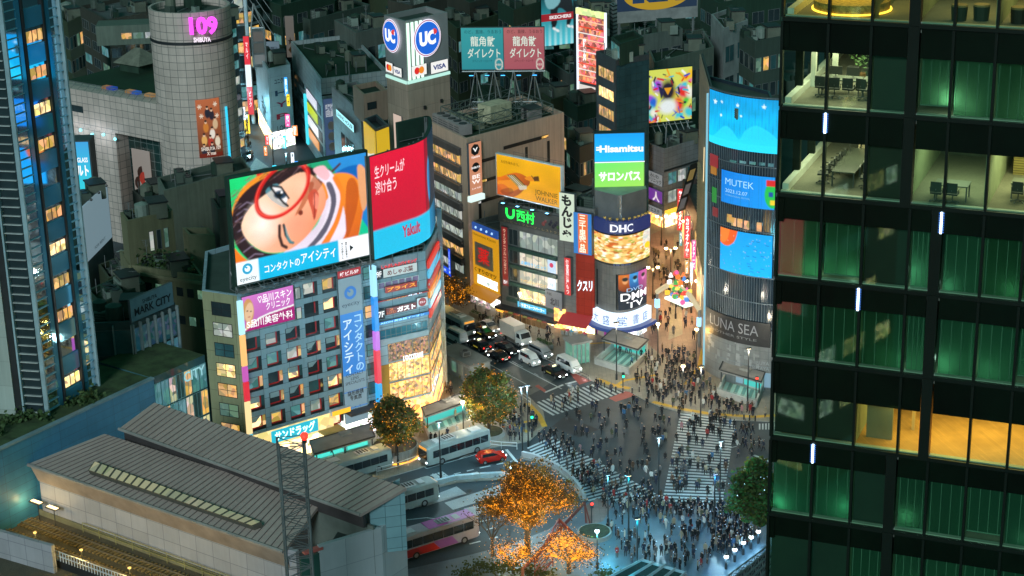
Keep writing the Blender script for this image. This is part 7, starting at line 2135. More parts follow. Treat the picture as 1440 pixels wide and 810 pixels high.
for i in range(3):
 u=ft_.w*(.16+.055*i)
 t=root('platform_lamp',ft_.pt(u,VZ,-1.0),'strip lamp under the short platform canopy, %s from the left'%['first','second','third'][i],'lamp','platform strip lamps')
 m=M();m.tube(ft_.pt(u,VZ,-1.2),ft_.pt(u,VZ+2.4,-1.2),.06,5);m.box(ft_,u-.9,u+.9,VZ+2.4,VZ+2.5,-1.4,-.6);m.build('post',DARK,t)
 m=M();m.box(ft_,u-.8,u+.8,VZ+2.5,VZ+2.56,-1.3,-.8);m.build('tube',E('#ffe0a0',3.0),t)
 l=bpy.data.lights.new('tube_light','POINT');l.energy,l.color,l.shadow_soft_size=140,(1,.72,.3),.3
 lo=bpy.data.objects.new('tube_light',l);COL.objects.link(lo);lo.parent=t;lo.location=ft_.pt(u,VZ+2.9,.2)-ORG[t.name]
for i in range(4):  # lamps added to throw warm yellow light on the tracks
 u=ft_.w*(.36+.15*i);p=ft_.pt(u,VZ,5.6)
 t=root('track_lamp',p,'amber trackside lamp post beside the rails, %s from the platform'%['first','second','third','fourth'][i],'lamp','amber trackside lamps')
 m=M();m.tube(p,p+Vector((0,0,3.4)),.07,6);m.build('post',DARK,t);m=M();m.tube(p+Vector((0,0,3.3)),p+Vector((0,0,3.4)),.2,8);m.build('lamp_head',E('#ffd070',2.0),t)
 l=bpy.data.lights.new('lamp_glow','POINT');l.energy,l.color,l.shadow_soft_size=520,(1,.68,.16),.3
 lo=bpy.data.objects.new('lamp_glow',l);COL.objects.link(lo);lo.parent=t;lo.location=(0,0,3.0)
pw=root('parapet_wall',G(35,790,8),'white panelled parapet wall at the bottom left corner','wall')
fp=Fac(G(-40,736,8.5),G(72,768,8.5));m=M();m.box(fp,0,fp.w,0,8.5,-.5,0);m.build('wall_body',mat('white_cladding',(.42,.40,.42),.5),pw)
fp2=Fac(G(72,772,7.2),G(190,815,7.2))
rl_=root('white_railing',fp2.pt(fp2.w/2,6,0),'white lattice railing beyond the parapet wall, bottom left','railing')
m=M();railing(m,[fp2.pt(0,6,0),fp2.pt(fp2.w,6,0)],1.2,.06,0,.45);m.build('rails',WHITEM,rl_)
m=M();m.box(fp2,0,fp2.w,3,6,-.4,-.05);m.build('base',DARK,rl_)
Ym=166.0
m0,m1=DY(392,625,Ym),DY(428,622,Ym)
lt=root('lattice_mast',((m0.x+m1.x)/2,Ym,0),'slim steel lattice mast with a red lamp in front of the station roof','mast')
zt_=m0.z;w_=(m1.x-m0.x)
cs_=[Vector((m0.x,Ym,0)),Vector((m1.x,Ym+.3,0)),Vector((m1.x-.4,Ym+w_*.8,0)),Vector((m0.x-.4,Ym+w_*.8-.3,0))]
m=M()
for c in cs_:m.tube(c,c+Vector((0,0,zt_)),.12,6)
nlev=26
for i in range(nlev):
 z0_,z1_=zt_*i/nlev,zt_*(i+1)/nlev
 for a in range(4):
  p,q=cs_[a],cs_[(a+1)%4]
  m.tube(p+Vector((0,0,z1_)),q+Vector((0,0,z1_)),.05,4)
  m.tube((p if i%2 else q)+Vector((0,0,z0_)),(q if i%2 else p)+Vector((0,0,z1_)),.045,4)
m.build('lattice',mat('mast_steel',(.13,.15,.15),.5,.3),lt)
m=M();c=cs_[1]+Vector((0,0,zt_));m.tube(c,c+Vector((0,0,.3)),.25,8);m.build('lamp_base',DARK,lt)
m=M();m.ball(c+Vector((0,0,.7)),.42,10,6);m.build('red_lamp',E('#ff2818',3.0),lt)
#  dark office tower on the right
PA=G(1090,405,76.0)
_d=ray(-5950,-368);_d.z=0;_d.normalize()
fA=Fac(PA,PA-_d*22)
lines_y=[25,148.5,271,389.5,503,615.5,723]
vs_raw=[fA.px(1092,y)[1]for y in lines_y]
FHA=(vs_raw[0]-vs_raw[-1])/6
vA=[vs_raw[0]-FHA*i for i in range(0,10)]
colx=[fA.px(*q)[0]for q in((1092.5,270),(1157,270),(1215.5,278),(1281,283),(1327,293),(1385,300),(1441,330))]
colx[0]=0.0
colx+=[colx[-1]+2.05,colx[-1]+4.1,colx[-1]+6.1]
wide=.48
ot=root('office_tower',fA.pt(9,0,-8),'dark green glass office tower filling the right side, some rooms lit','building')
BLK=mat('tower_black',(.006,.01,.007),.4,.1,.2,.3,spec=.2)
SPN=mat('spandrel_glass',(.0012,.005,.0022),.35,0,.6,.25,spec=.12)
GLS=glass_mat('office_glass',(.55,.9,.65),(.74,.93,.78),.03,.02)
DEP=9.0
UW=colx[-1]
zb,ztp=0,vA[0]+12
m=M()
m.prism([tuple(fA.pt(u,0,d)[:2])for u,d in((.05,-.25),(UW,-.25),(UW,-DEP-14),(.05,-DEP-14))],0,vA[8]-.5,0);m.build('lower_shaft',SPN,ot)
m=M();m.prism([tuple(fA.pt(u,0,d)[:2])for u,d in((.05,-.25),(UW,-.25),(UW,-DEP-14),(.05,-DEP-14))],vA[0]+FHA+.5,ztp+10,0);m.build('upper_shaft',SPN,ot)
m=M();m.box(fA,5.5,UW,vA[8]-.5,vA[0]+FHA+.5,-DEP-14,-DEP);m.build('core',mat('core_wall',(.09,.10,.08),.7),ot)
m=M();m.box(fA,.3,5.5,vA[8]-.5,vA[0]+FHA+.5,-DEP-3.4,-DEP-3);m.build('rear_wall',mat('rear_wall',(.30,.32,.24),.7),ot)
CARPET=mat('office_carpet',(.17,.16,.12),.9,0,.2,1.0,fine=.4)
WOOD=mat('wood_floor',(.42,.23,.07),.4,0,.22,.6,tile=(2.4,.14),tilecol=(.22,.11,.03),tsz=.006)
for i in range(9):
 fl_m=WOOD if i==5 else CARPET
 m=M();m.box(fA,.1,UW,vA[i]-.35,vA[i],-DEP-3,-.2)
 m.f[2:]
 top=[k for k,f in enumerate(m.f)if all(abs(m.v[x].z-vA[i])<.01 for x in f)]
 for k in top:
  m.m[k]=1
  q=[m.v[x]-fA.o for x in m.f[k]];m.uv[k]=[(p.dot(fA.u)*.6+p.dot(fA.n)*.8,p.dot(fA.n)*.6-p.dot(fA.u)*.8)for p in q]
 m.build('floor_slab',[mat('ceiling_grey',(.22,.24,.2),.8),fl_m],ot)
thick={0:3,1:3,2:3,3:4,4:4,5:4,6:3,7:3,8:3}
BLIND=bpy.data.materials.new('roller_blind');BLIND.use_nodes=True
n=BLIND.node_tree;b_=n.nodes['Principled BSDF'];n.nodes.remove(b_)
a_=n.nodes.new('ShaderNodeBsdfDiffuse');a_.inputs[0].default_value=(.04,.10,.065,1)
t_=n.nodes.new('ShaderNodeBsdfTranslucent');t_.inputs[0].default_value=(.22,.62,.36,1)
x_=n.nodes.new('ShaderNodeMixShader');x_.inputs[0].default_value=.7
n.links.new(a_.outputs[0],x_.inputs[1]);n.links.new(t_.outputs[0],x_.inputs[2]);n.links.new(x_.outputs[0],n.nodes['Material Output'].inputs[0])
PALE=mat('blind_edge',(.09,.2,.14),.6)
OPEN={(1,0),(1,1),(2,0),(2,1),(2,3),(2,4),(2,5),(2,6),(2,7),(2,8),(5,2),(5,3),(5,4),(5,5),(5,6),(5,7),(5,8),(0,0),(0,1),(0,2),(0,3),(0,4),(0,5),(0,6),(0,7),(0,8)}
DARKC={(1,2),(2,2),(3,2),(5,0),(5,1),(6,2),(7,0),(7,1),(0,9)}
rA=random.Random(23)
def room_light(par,p,en,col=(.75,1,.8),size=.25):
 l=bpy.data.lights.new('room_lamp','POINT');l.energy,l.color,l.shadow_soft_size=en,col,size
 o=bpy.data.objects.new('room_lamp',l);COL.objects.link(o);o.parent=par;o.location=p-ORG[par.name];return o
for i in range(0,9):
 v0,v1=vA[i],vA[i]+FHA-.02
 sp=v1-(1.42 if i in(1,2)else 1.15 if i!=5 else 1.75)
 tk=thick.get(i)
 for c in range(len(colx)-1):
  u0,u1=colx[c],colx[c+1]
  if c==tk-1:u1-=wide
  m=M();m.box(fA,u0+.05,u1-.05,sp,v1-.08,-.16,-.06);m.build('spandrel',SPN,ot)
  m=M();m.face([fA.pt(u0+.05,v0+.08,-.08),fA.pt(u1-.05,v0+.08,-.08),fA.pt(u1-.05,sp,-.08),fA.pt(u0+.05,sp,-.08)])
  wn=m.build('window',GLS,ot)
  if(i,c)in OPEN:continue
  if(i,c)in DARKC:
   m=M();m.box(fA,u0+.06,u1-.06,v0+.1,sp,-.6,-.5);m.build('dark_backing',mat('dark_room',(.004,.012,.006),.6,0,.6,.3),ot)
   continue
  low=.32 if(i,c)==(3,1)else rA.choice((.1,.1,.1,.1,.1,.16,.5))
  m=M();m.face([fA.pt(u0+.1,v0+low,-.42),fA.pt(u1-.1,v0+low,-.42),fA.pt(u1-.1,sp+.3,-.42),fA.pt(u0+.1,sp+.3,-.42)],0)
  for k_ in range(4):
   u=u0+.1+(u1-u0-.2)*(k_+.15)/3.5
   if u<u1-.12:m.box(fA,u-.012,u+.012,v0+low,sp,-.415,-.405,1)
  m.box(fA,u0+.1,u1-.1,v0+low-.04,v0+low+.02,-.45,-.39,1)
  m.build('blind',[BLIND,PALE],wn)
  k={1:1.5,2:.55,3:1.0,4:.9,5:.3,6:.35,7:.45,8:.5}.get(i,.5)
  if(i,c)in((6,0),(6,1)):k=4.2
  if c in(2,):k*=.45
  col=(.9,1,.75)if i==1 else(.35,1,.78)if(i,c)in((6,0),(6,1))else rA.choice([(.55,1,.75),(.5,1,.65),(.6,1,.85)])
  room_light(ot,fA.pt((u0+u1)/2+rA.uniform(-.7,.7),v0+rA.uniform(.25,.9),-rA.uniform(.8,1.15)),6.0*k*rA.choice((.06,.2,.45,.8,1.5)),col,.12)
 m=M();u=colx[tk];m.box(fA,u-wide,u,v0,v1,-.4,.12);m.build('dark_fin',BLK,ot)
 m=M();m.box(fA,0,UW,v0-.10,v0+.08,-.2,.08);m.build('transom',BLK,ot)
 m=M();m.box(fA,.1,UW,v0+.085,v0+.14,-.36,-.12);m.build('sill',mat('sill_pale',(.3,.38,.32),.5),ot)
 for c in range(len(colx)):
  if c==tk:continue
  m=M();m.box(fA,colx[c]-.06,colx[c]+.06,v0+.085,v1-.1,-.2,.1);m.build('mullion',BLK,ot)
fB=Fac(fA.pt(0,0,-DEP-3),fA.pt(0,0))
for i in range(9):
 for k_ in range(4):m=M();u=fB.w*k_/4;m.box(fB,u-.12,u+.12,vA[i]+.1,vA[i]+FHA-.2,-.3,.05);m.build('mullion',BLK,ot)
 m=M();m.box(fB,0,fB.w-.6,vA[i],vA[i]+.35,-.35,-.06);m.build('upstand',mat('upstand_white',(.55,.57,.5),.6),ot)
 m=M();m.box(fB,0,fB.w,vA[i]+FHA-1.3,vA[i]+FHA-.2,-.3,.0);m.build('spandrel',SPN,ot)
 for u in([colx[2]-.1,colx[3]-.3,colx[5]-.1]if i!=5 else[colx[2]-.1]):
  m=M();m.box(fA,u-.08,u+.08,vA[i],vA[i]+FHA-.4,-DEP-3,-.7);m.build('partition',mat('partition_green',(.26,.30,.2),.7),ot)
for(px,y0,y1)in((1161,158,186),(1323.5,297,327),(1207,404,435),(1143.5,623,649)):
 a=fA.px(px,y1);b=fA.px(px,y0);m=M();m.box(fA,a[0]-.045,a[0]+.045,a[1],b[1],.11,.2);m.build('led_strip',E('#c8e8ff',5.0),ot)
 m=M()
 for k_ in range(9):v=a[1]+(b[1]-a[1])*(k_+.5)/9;m.box(fA,a[0]-.12,a[0]+.12,v-.02,v+.02,.1,.16)
 m.build('led_clip',E('#3878e0',1.0),ot)
def ceiling_lamp(u0,u1,d0,d1,v,en,col,lab,grp):
 t=root('ceiling_lamp',fA.pt((u0+u1)/2,v,(d0+d1)/2),lab,'lamp',grp)
 m=M();m.box(fA,u0,u1,v-.06,v,d0,d1);m.build('housing',WHITEM,t)
 l=bpy.data.lights.new('lamp_light','AREA');l.shape='RECTANGLE';l.size,l.size_y=u1-u0,abs(d1-d0);l.energy,l.color=en,col
 o=bpy.data.objects.new('lamp_light',l);COL.objects.link(o);o.parent=t;o.location=(0,0,-.1)
YW=(1,.93,.62)
ceiling_lamp(.4,3.9,-6,-2,vA[1]+2.6,400,YW,'ceiling panel lamp over the upper corner office','office ceiling lamps')
ceiling_lamp(.6,3.9,-6,-2,vA[2]+2.6,330,YW,'ceiling panel lamp over the meeting room','office ceiling lamps')
ceiling_lamp(9.2,14,-6,-2,vA[2]+2.6,380,(1,.9,.5),'ceiling panel lamp over the yellowish office at the right edge','office ceiling lamps')
ceiling_lamp(6.7,8.4,-5,-2,vA[2]+2.6,130,(.9,1,.6),'ceiling panel lamp over the half hidden office','office ceiling lamps')
ceiling_lamp(4.6,14,-5,-1.5,vA[5]+2.5,620,(1,.68,.2),'warm ceiling panel lamp over the bare wooden floor','office ceiling lamps')
ceiling_lamp(.6,5,-6,-2,vA[0]+2.6,260,(1,.62,.12),'amber ceiling panel lamp over the top lounge','office ceiling lamps')
ceiling_lamp(7,13,-6,-2,vA[0]+2.6,260,(1,.7,.25),'amber ceiling panel lamp over the top right lounge','office ceiling lamps')
BK,BKF=mat('chair_black',(.02,.022,.02),.5),mat('chair_frame',(.12,.12,.12),.4,.5)
def office_chair():
 t=root('office_chair',(0,0,0));L_=LF((0,0,0),0)
 m=M();m.box(L_,-.25,.25,.44,.52,-.25,.25);m.build('seat',BK,t)
 m=M();m.box(L_,-.24,.24,.55,1.02,-.30,-.24);m.build('backrest',BK,t)
 m=M();m.tube((0,0,.1),(0,0,.44),.03,6);m.tube((0,.24,.5),(0,.3,.7),.025,5);m.build('post',BKF,t)
 m=M()
 for k_ in range(5):
  a=k_*2*math.pi/5;m.tube((0,0,.12),(.3*math.cos(a),.3*math.sin(a),.06),.025,5);m.ball((.3*math.cos(a),.3*math.sin(a),.04),.04,6,4)
 m.build('base',BKF,t)
 for s_ in(-1,1):m=M();m.tube((s_*.28,.1,.5),(s_*.28,.1,.68),.02,4);m.box(L_,s_*.28-.03,s_*.28+.03,.68,.71,-.15,.15);m.build('armrest',BK,t)
 return t
CH0=office_chair();used_ch=[False]
angA=math.atan2(fA.u.y,fA.u.x)
def chair(u,d,v,rot,lab,grp='office chairs'):
 c=CH0 if not used_ch[0]else copy_tree(CH0);used_ch[0]=True
 c.location=fA.pt(u,v,d);c.rotation_euler=(0,0,angA+rot);tag(c,lab,'chair',grp);return c
def desk(u0,u1,d0,d1,v,lab,top,h=.73):
 t=root('office_desk',fA.pt((u0+u1)/2,v,(d0+d1)/2),lab,'desk')
 m=M();m.box(fA,u0,u1,v+h-.05,v+h,d0,d1);m.build('desk_top',top,t)
 for u in(u0+.06,u1-.06):
  for d in(d0+.06,d1-.06):m=M();m.box(fA,u-.03,u+.03,v,v+h-.05,d-.03,d+.03);m.build('leg',BKF,t)
 return t
def monitor(u,d,v,lab):
 t=root('computer_monitor',fA.pt(u,v,d),lab,'monitor','desk monitors')
 m=M();m.box(fA,u-.3,u+.3,v+.12,v+.5,d-.03,d);m.build('screen',BK,t)
 m=M();m.box(fA,u-.1,u+.1,v,v+.02,d-.1,d+.08);m.box(fA,u-.02,u+.02,v+.02,v+.15,d-.04,d-.02);m.build('stand',BKF,t)
DT=mat('desk_grey',(.10,.11,.09),.4)
v=vA[1]
desk(1.0,2.95,-3.9,-2.9,v,'long grey desk behind the upper left lit office window',DT);desk(3.0,3.9,-4.0,-3.0,v,'shorter grey desk beside the whiteboard in the upper lit office',DT)
for k_,(u,d,r_)in enumerate(((1.3,-2.5,3.0),(1.9,-2.4,3.3),(2.55,-2.45,3.1),(3.2,-2.5,2.9),(3.75,-2.6,3.6),(2.3,-4.4,.1),(3.4,-4.6,-.2))):
 chair(u,d,v,r_,'black office chair at the grey desks of the upper lit office')
for u in(1.7,2.5,3.4):monitor(u,-3.5,v+.73,'black monitor standing on the grey desks of the upper lit office')
m=M();m.box(fA,2.75,3.95,v+.9,v+2.3,-6.6,-6.5);wbd=m.build('whiteboard',[mat('whiteboard',(.5,.58,.5),.3)]);tag(wbd,'pale whiteboard on the back partition of the upper lit office','whiteboard')
m=M();m.box(fA,2.75,3.95,v,v+.88,-6.62,-6.5);o=m.build('ochre_cabinet',mat('ochre',(.45,.30,.06),.6));tag(o,'ochre low cabinet under the whiteboard in the upper lit office','cabinet')
for u in(.35,1.35):m=M();m.box(fA,u,u+.22,v,v+2.9,-4.6,-4.3);o=m.build('column',mat('upstand_white',(.55,.57,.5),.6));tag(o,'white column in the upper lit office, %s the long desk'%('left of' if u<1 else 'behind'),'column')
pl_=root('potted_plant',fA.pt(2.4,v,-6),'tall leafy pot plant at the back of the upper lit office','plant')
m=M();m.tube(fA.pt(2.4,v,-6),fA.pt(2.4,v+.4,-6),.18,8,0,.22);m.build('pot',D('#705030'),pl_)
m=M()
for k_ in range(90):
 c=fA.pt(2.4+rA.gauss(0,.3),v+1.3+rA.gauss(0,.4),-6+rA.gauss(0,.25));a=Vector((rA.gauss(0,1),rA.gauss(0,1),rA.gauss(0,1))).normalized()*.13;b=a.orthogonal().normalized()*.05
 m.face((c-a,c+b,c+a,c-b))
m.build('foliage',mat('pot_leaf',(.05,.11,.03),.6),pl_)
v=vA[2]
t=desk(2.0,3.1,-6.2,-1.9,v,'long dark meeting table in the lit meeting room',mat('table_dark',(.05,.055,.045),.25))
for k_ in range(5):
 chair(1.55+.06*k_,-2.3-.85*k_,v,-1.4,'black office chair drawn up to the left long side of the meeting table')
 chair(3.55,-2.2-.85*k_,v,1.7,'black office chair drawn up to the right long side of the meeting table')
v=vA[2]
desk(10.0,11.6,-3.4,-2.4,v,'grey desk in the yellowish office at the right edge',DT);desk(12.0,14.2,-4.6,-3.6,v,'grey desk farther back in the yellowish office',DT)
for u,d,r_ in((10.4,-2.0,3.1),(11.2,-2.1,3.4),(12.3,-3.2,3.0),(13.2,-3.1,3.2)):chair(u,d,v,r_,'black office chair in the yellowish office at the right edge')
m=M();m.box(fA,9.6,15,v,v+2.9,-6.6,-6.4);o=m.build('slatted_wall',mat('slat_wall',(.34,.26,.08),.6,0,.1,.5,tile=(3.0,.12),tilecol=(.1,.08,.03),tsz=.02));tag(o,'ochre slatted wall at the back of the yellowish office','wall')
desk(6.8,8.3,-2.2,-1.2,v,'grey desk seen below the dark blinds of the half hidden office',DT)
for u in(7.0,7.7):chair(u,-.9,v,3.1,'black office chair at the desk of the half hidden office')
MEET=[(2.55,-6.75,0.0),(3.62,-3.9,1.6)]
v=vA[5]
m=M();m.box(fA,colx[2]+.3,colx[3]-.55,v,v+2.6,-1.7,-1.5);o=m.build('dark_door',mat('door_olive',(.16,.15,.09),.3));tag(o,'olive door leaf at the left of the bare wooden floor','door')
m=M();m.box(fA,colx[3]+.1,colx[4]-1.2,v,v+3,-3.2,-3.0);o=m.build('timber_wall',mat('timber_wall',(.42,.27,.1),.6,0,.15,.8));tag(o,'timber wall corner beside the bare wooden floor','wall')
v=vA[0]
dz=root('round_bench',fA.pt(2.4,v,-2.5),'round pebbled bench with a glowing rim in the top lounge','bench')
m=M();c=fA.pt(2.5,v,-2.6);m.tube(c,c+Vector((0,0,.5)),1.7,28);m.build('body',mat('pebble_gold',(.34,.22,.05),.6,0,.7,6.0),dz)
m=M()
for k_ in range(28):
 a,b=k_/28*6.2832,(k_+1)/28*6.2832;m.tube(c+Vector((1.75*math.cos(a),1.75*math.sin(a),.1)),c+Vector((1.75*math.cos(b),1.75*math.sin(b),.1)),.05,4)
m.build('glow_rim',E('#ffc040',3.0),dz)
for k_,(u,d)in enumerate(((7.4,-1.6),(8.3,-1.9),(9.9,-1.7),(10.8,-2.0),(12.0,-1.8))):
 t=root('lounge_stool',fA.pt(u,v,d),'dark drum stool in the top right lounge','stool','lounge stools')
 c=fA.pt(u,v,d);m=M();m.tube(c,c+Vector((0,0,.62)),.32,14,0,.36);m.build('drum',BK,t);m=M();m.tube(c+Vector((0,0,.62)),c+Vector((0,0,.7)),.36,14,0,.34);m.build('seat',mat('stool_tan',(.2,.14,.06),.7),t)
rr_=random.Random(17)
for i,(x,y,w_,d_,h_)in enumerate(((-30,-60,26,20,58),(-75,-40,24,18,44),(-62,-110,34,20,74),(-120,-90,30,24,60),(-20,-130,30,20,48),(-160,-50,34,20,52),(-95,-10,20,16,36))):  # unseen blocks added behind the camera for reflections in the tower glass
 rt=root('mirrored_building',(x,y,0),'%s storey block behind the viewpoint, mirrored in the dark office tower glass'%['eighteen','fourteen','twenty three','nineteen','fifteen','sixteen','eleven'][i],'building','blocks behind the viewpoint')
 poly=[(x-w_/2,y-d_/2),(x+w_/2,y-d_/2),(x+w_/2,y+d_/2),(x-w_/2,y+d_/2)]
 shell(rt,poly,0,h_,walls[i%5],GREENROOF)
 for a,b in((poly[2],poly[3]),(poly[1],poly[2])):
  f=Fac(a,b);nr_=int(h_/7)
  for r_ in range(nr_):
   u=1
   while u<f.w-4:
    l_=rr_.uniform(2,6)
    if rr_.random()<.6:window(rt,f,u,min(f.w-1,u+l_),3+r_*7,5.2+r_*7,rr_.choice([W_SHOPW,W_TEAL,W_SHOP,W_WARMB]),GREYM)
    u+=l_+rr_.uniform(.5,3)
 f=Fac(poly[2],poly[3]);m=M();m.box(f,2,f.w*.6,h_*.55,h_*.85,.05,.4);m.build('lit_sign',E(['#40d8ff','#ff4060','#e8fff0','#40f0c0','#ffb040','#60a0ff','#f0f0ff'][i],2.5),rt)
 #  vehicles
TYRE,RIM=mat('tyre',(.012,.012,.013),.8),mat('wheel_rim',(.32,.33,.34),.35,.6)
CARGL=mat('car_glass',(.015,.02,.025),.06,0,.2,.5,spec=.9)
HEADL,TAILL=E('#f4fbff',9.0),E('#ff1408',4.0)
AMBER=E('#ff9020',4.0)
PLATE=D('#d8dcd8')
def wheel(par,x,y,r,wd=.22):
 m=M();m.tube((x,y-wd/2,r),(x,y+wd/2,r),r,14);o=m.build('wheel',TYRE,par)
 m=M();m.tube((x,y-wd/2-.012,r),(x,y+wd/2+.012,r),r*.58,10);m.build('rim',RIM,o)
def loft(m,secs,mi=0):
 """secs: closed polygons of equal length joined end to end"""
 for a,b in zip(secs,secs[1:]):m.hexa(a,b,mi,caps=False)
 m.face(list(reversed(secs[0])),mi);m.face(secs[-1],mi)
def side_body(m,prof,W,ch=.12,mi=0,top_in=0.0):
 """side outline (x, z) swept across the width, edges tucked in at both flanks"""
 zs=[p[1]for p in prof];z0,z1=min(zs),max(zs)
 cx=sum(p[0]for p in prof)/len(prof);cz=(z0+z1)/2
 def sec(y,k):return[Vector((cx+(x-cx)*k,y*(1-top_in*(z-z0)/(z1-z0)),cz+(z-cz)*(1-(1-k)*1.5)))for x,z in prof]
 loft(m,[sec(-W/2,.96),sec(-W/2+ch,1),sec(W/2-ch,1),sec(W/2,.96)],mi)
def lamps(t,xf,xr,y,z,zr=None,s=.13):
 for q in(-1,1):
  m=M();m.ball((xf,q*y,z),s,7,5,0,(.5,1.3,.8));m.build('headlight',HEADL,t)
  m=M();m.ball((xr,q*y,zr or z+.1),s,7,5,0,(.45,1.1,1.1));m.build('tail_light',TAILL,t)
def car(name,L,W,Hb,Ht,paint,body,cabin,glass,wb,wr=.32,extra=None):
 t=root(name,(0,0,0));
 m=M();side_body(m,body,W,.14,0,.06);m.build('body',paint,t)
 m=M();side_body(m,cabin,W-.16,.1,0,.22);m.build('cabin',paint,t)
 gl=M()
 zs=[p[1]for p in glass];z0,z1=min(zs),max(zs);cz0,cz1=min(p[1]for p in cabin),max(p[1]for p in cabin)
 def yw(z):return(W-.16)/2*(1-.22*(z-cz0)/(cz1-cz0))+.012
 for s_ in(-1,1):gl.face([Vector((x,s_*yw(z),z))for x,z in(glass if s_<0 else glass[::-1])])
 xs=sorted(glass,key=lambda p:p[0])
 f_lo=max((p for p in cabin),key=lambda p:p[0]);f_hi=max((p for p in cabin if p[1]>cz1-.05),key=lambda p:p[0])
 r_lo=min((p for p in cabin if p[1]<cz0+.1),key=lambda p:p[0]);r_hi=min((p for p in cabin if p[1]>cz1-.05),key=lambda p:p[0])
 for lo,hi,sg in((f_lo,f_hi,1),(r_lo,r_hi,-1)):
  a=[Vector((lo[0]+(hi[0]-lo[0])*k+sg*.03,0,lo[1]+(hi[1]-lo[1])*k+.02))for k in(.12,.9)]
  q=[Vector((a[0].x,-yw(a[0].z)+.1,a[0].z)),Vector((a[0].x,yw(a[0].z)-.1,a[0].z)),Vector((a[1].x,yw(a[1].z)-.1,a[1].z)),Vector((a[1].x,-yw(a[1].z)+.1,a[1].z))]
  gl.face(q if sg>0 else q[::-1])
 gl.build('glass',CARGL,t)
 for x in(-wb/2,wb/2):
  for s_ in(-1,1):wheel(t,x,s_*(W/2-.08),wr)
 lamps(t,L/2-.08,-L/2+.06,W/2-.28,Hb*.72,Hb*.85)
 m=M();m.abox(L/2-.02,L/2+.02,-.28,.28,.38,.52);m.abox(-L/2-.02,-L/2+.02,-.28,.28,.6,.74);m.build('number_plate',PLATE,t)
 for s_ in(-1,1):m=M();m.abox(L*.17,L*.17+.12,s_*(W/2+.08)-.08,s_*(W/2+.08)+.08,Hb+.0,Hb+.16);m.build('mirror',paint,t)
 if extra:extra(t)
 return t
def sedan(paint,taxi=False,name='sedan_car'):
 body=[(-2.25,.35),(-2.3,.75),(-2.2,.95),(-1.2,.98),(1.0,.95),(2.05,.82),(2.28,.6),(2.25,.3),(-2.2,.25)]
 cab=[(-1.75,.93),(-1.15,1.42),(-.6,1.48),(.15,1.46),(1.05,.93)]
 gls=[(-1.5,.99),(-1.1,1.36),(.1,1.38),(.82,.99)]
 def ex(t):
  if taxi:
   m=M();m.abox(-.2,.05,-.28,.28,1.47,1.66);m.build('roof_light',E('#e8f0c0',2.0),t)
   m=M()
   for s_ in(-1,1):m.abox(-.9,.3,s_*.905-.01,s_*.905+.01,.55,.75)
   m.build('door_marking',E('#d8c830',.3),t)
 return car(name,4.6,1.8,.95,1.48,paint,body,cab,gls,2.7,.32,ex)
def hatch(paint):
 body=[(-1.95,.35),(-2.0,.9),(-1.7,1.0),(.9,.98),(1.75,.85),(1.98,.6),(1.95,.28),(-1.9,.25)]
 cab=[(-1.9,.95),(-1.7,1.45),(-1.0,1.55),(.1,1.5),(1.1,.95)]
 return car('hatchback_car',4.0,1.72,.98,1.55,paint,body,cab,[(-1.6,1.02),(-1.45,1.42),(.05,1.42),(.85,1.02)],2.5,.31)
def van(paint,L=4.7,H_=2.0,name='white_van',W=1.75):
 h=L/2
 body=[(-h,.35),(-h,1.05),(h-.55,1.05),(h-.12,.95),(h,.6),(h-.03,.28),(-h+.05,.25)]
 cab=[(-h+.02,1.0),(-h+.12,H_-.12),(-h+.4,H_),(h-1.35,H_),(h-1.0,H_-.08),(h-.28,1.0)]
 def ex(t):
  m=M()
  for i in range(3):m.abox(-h+.6+i*(L-2.4)/3,-h+.7+i*(L-2.4)/3,-W*.33,W*.33,H_-.005,H_+.03)
  m.build('roof_rib',paint,t)
 return car(name,L,W,1.05,H_,paint,body,cab,[(-h+.3,1.12),(-h+.38,H_-.28),(h-1.35,H_-.25),(h-.75,1.12)],L*.56,.33,ex)
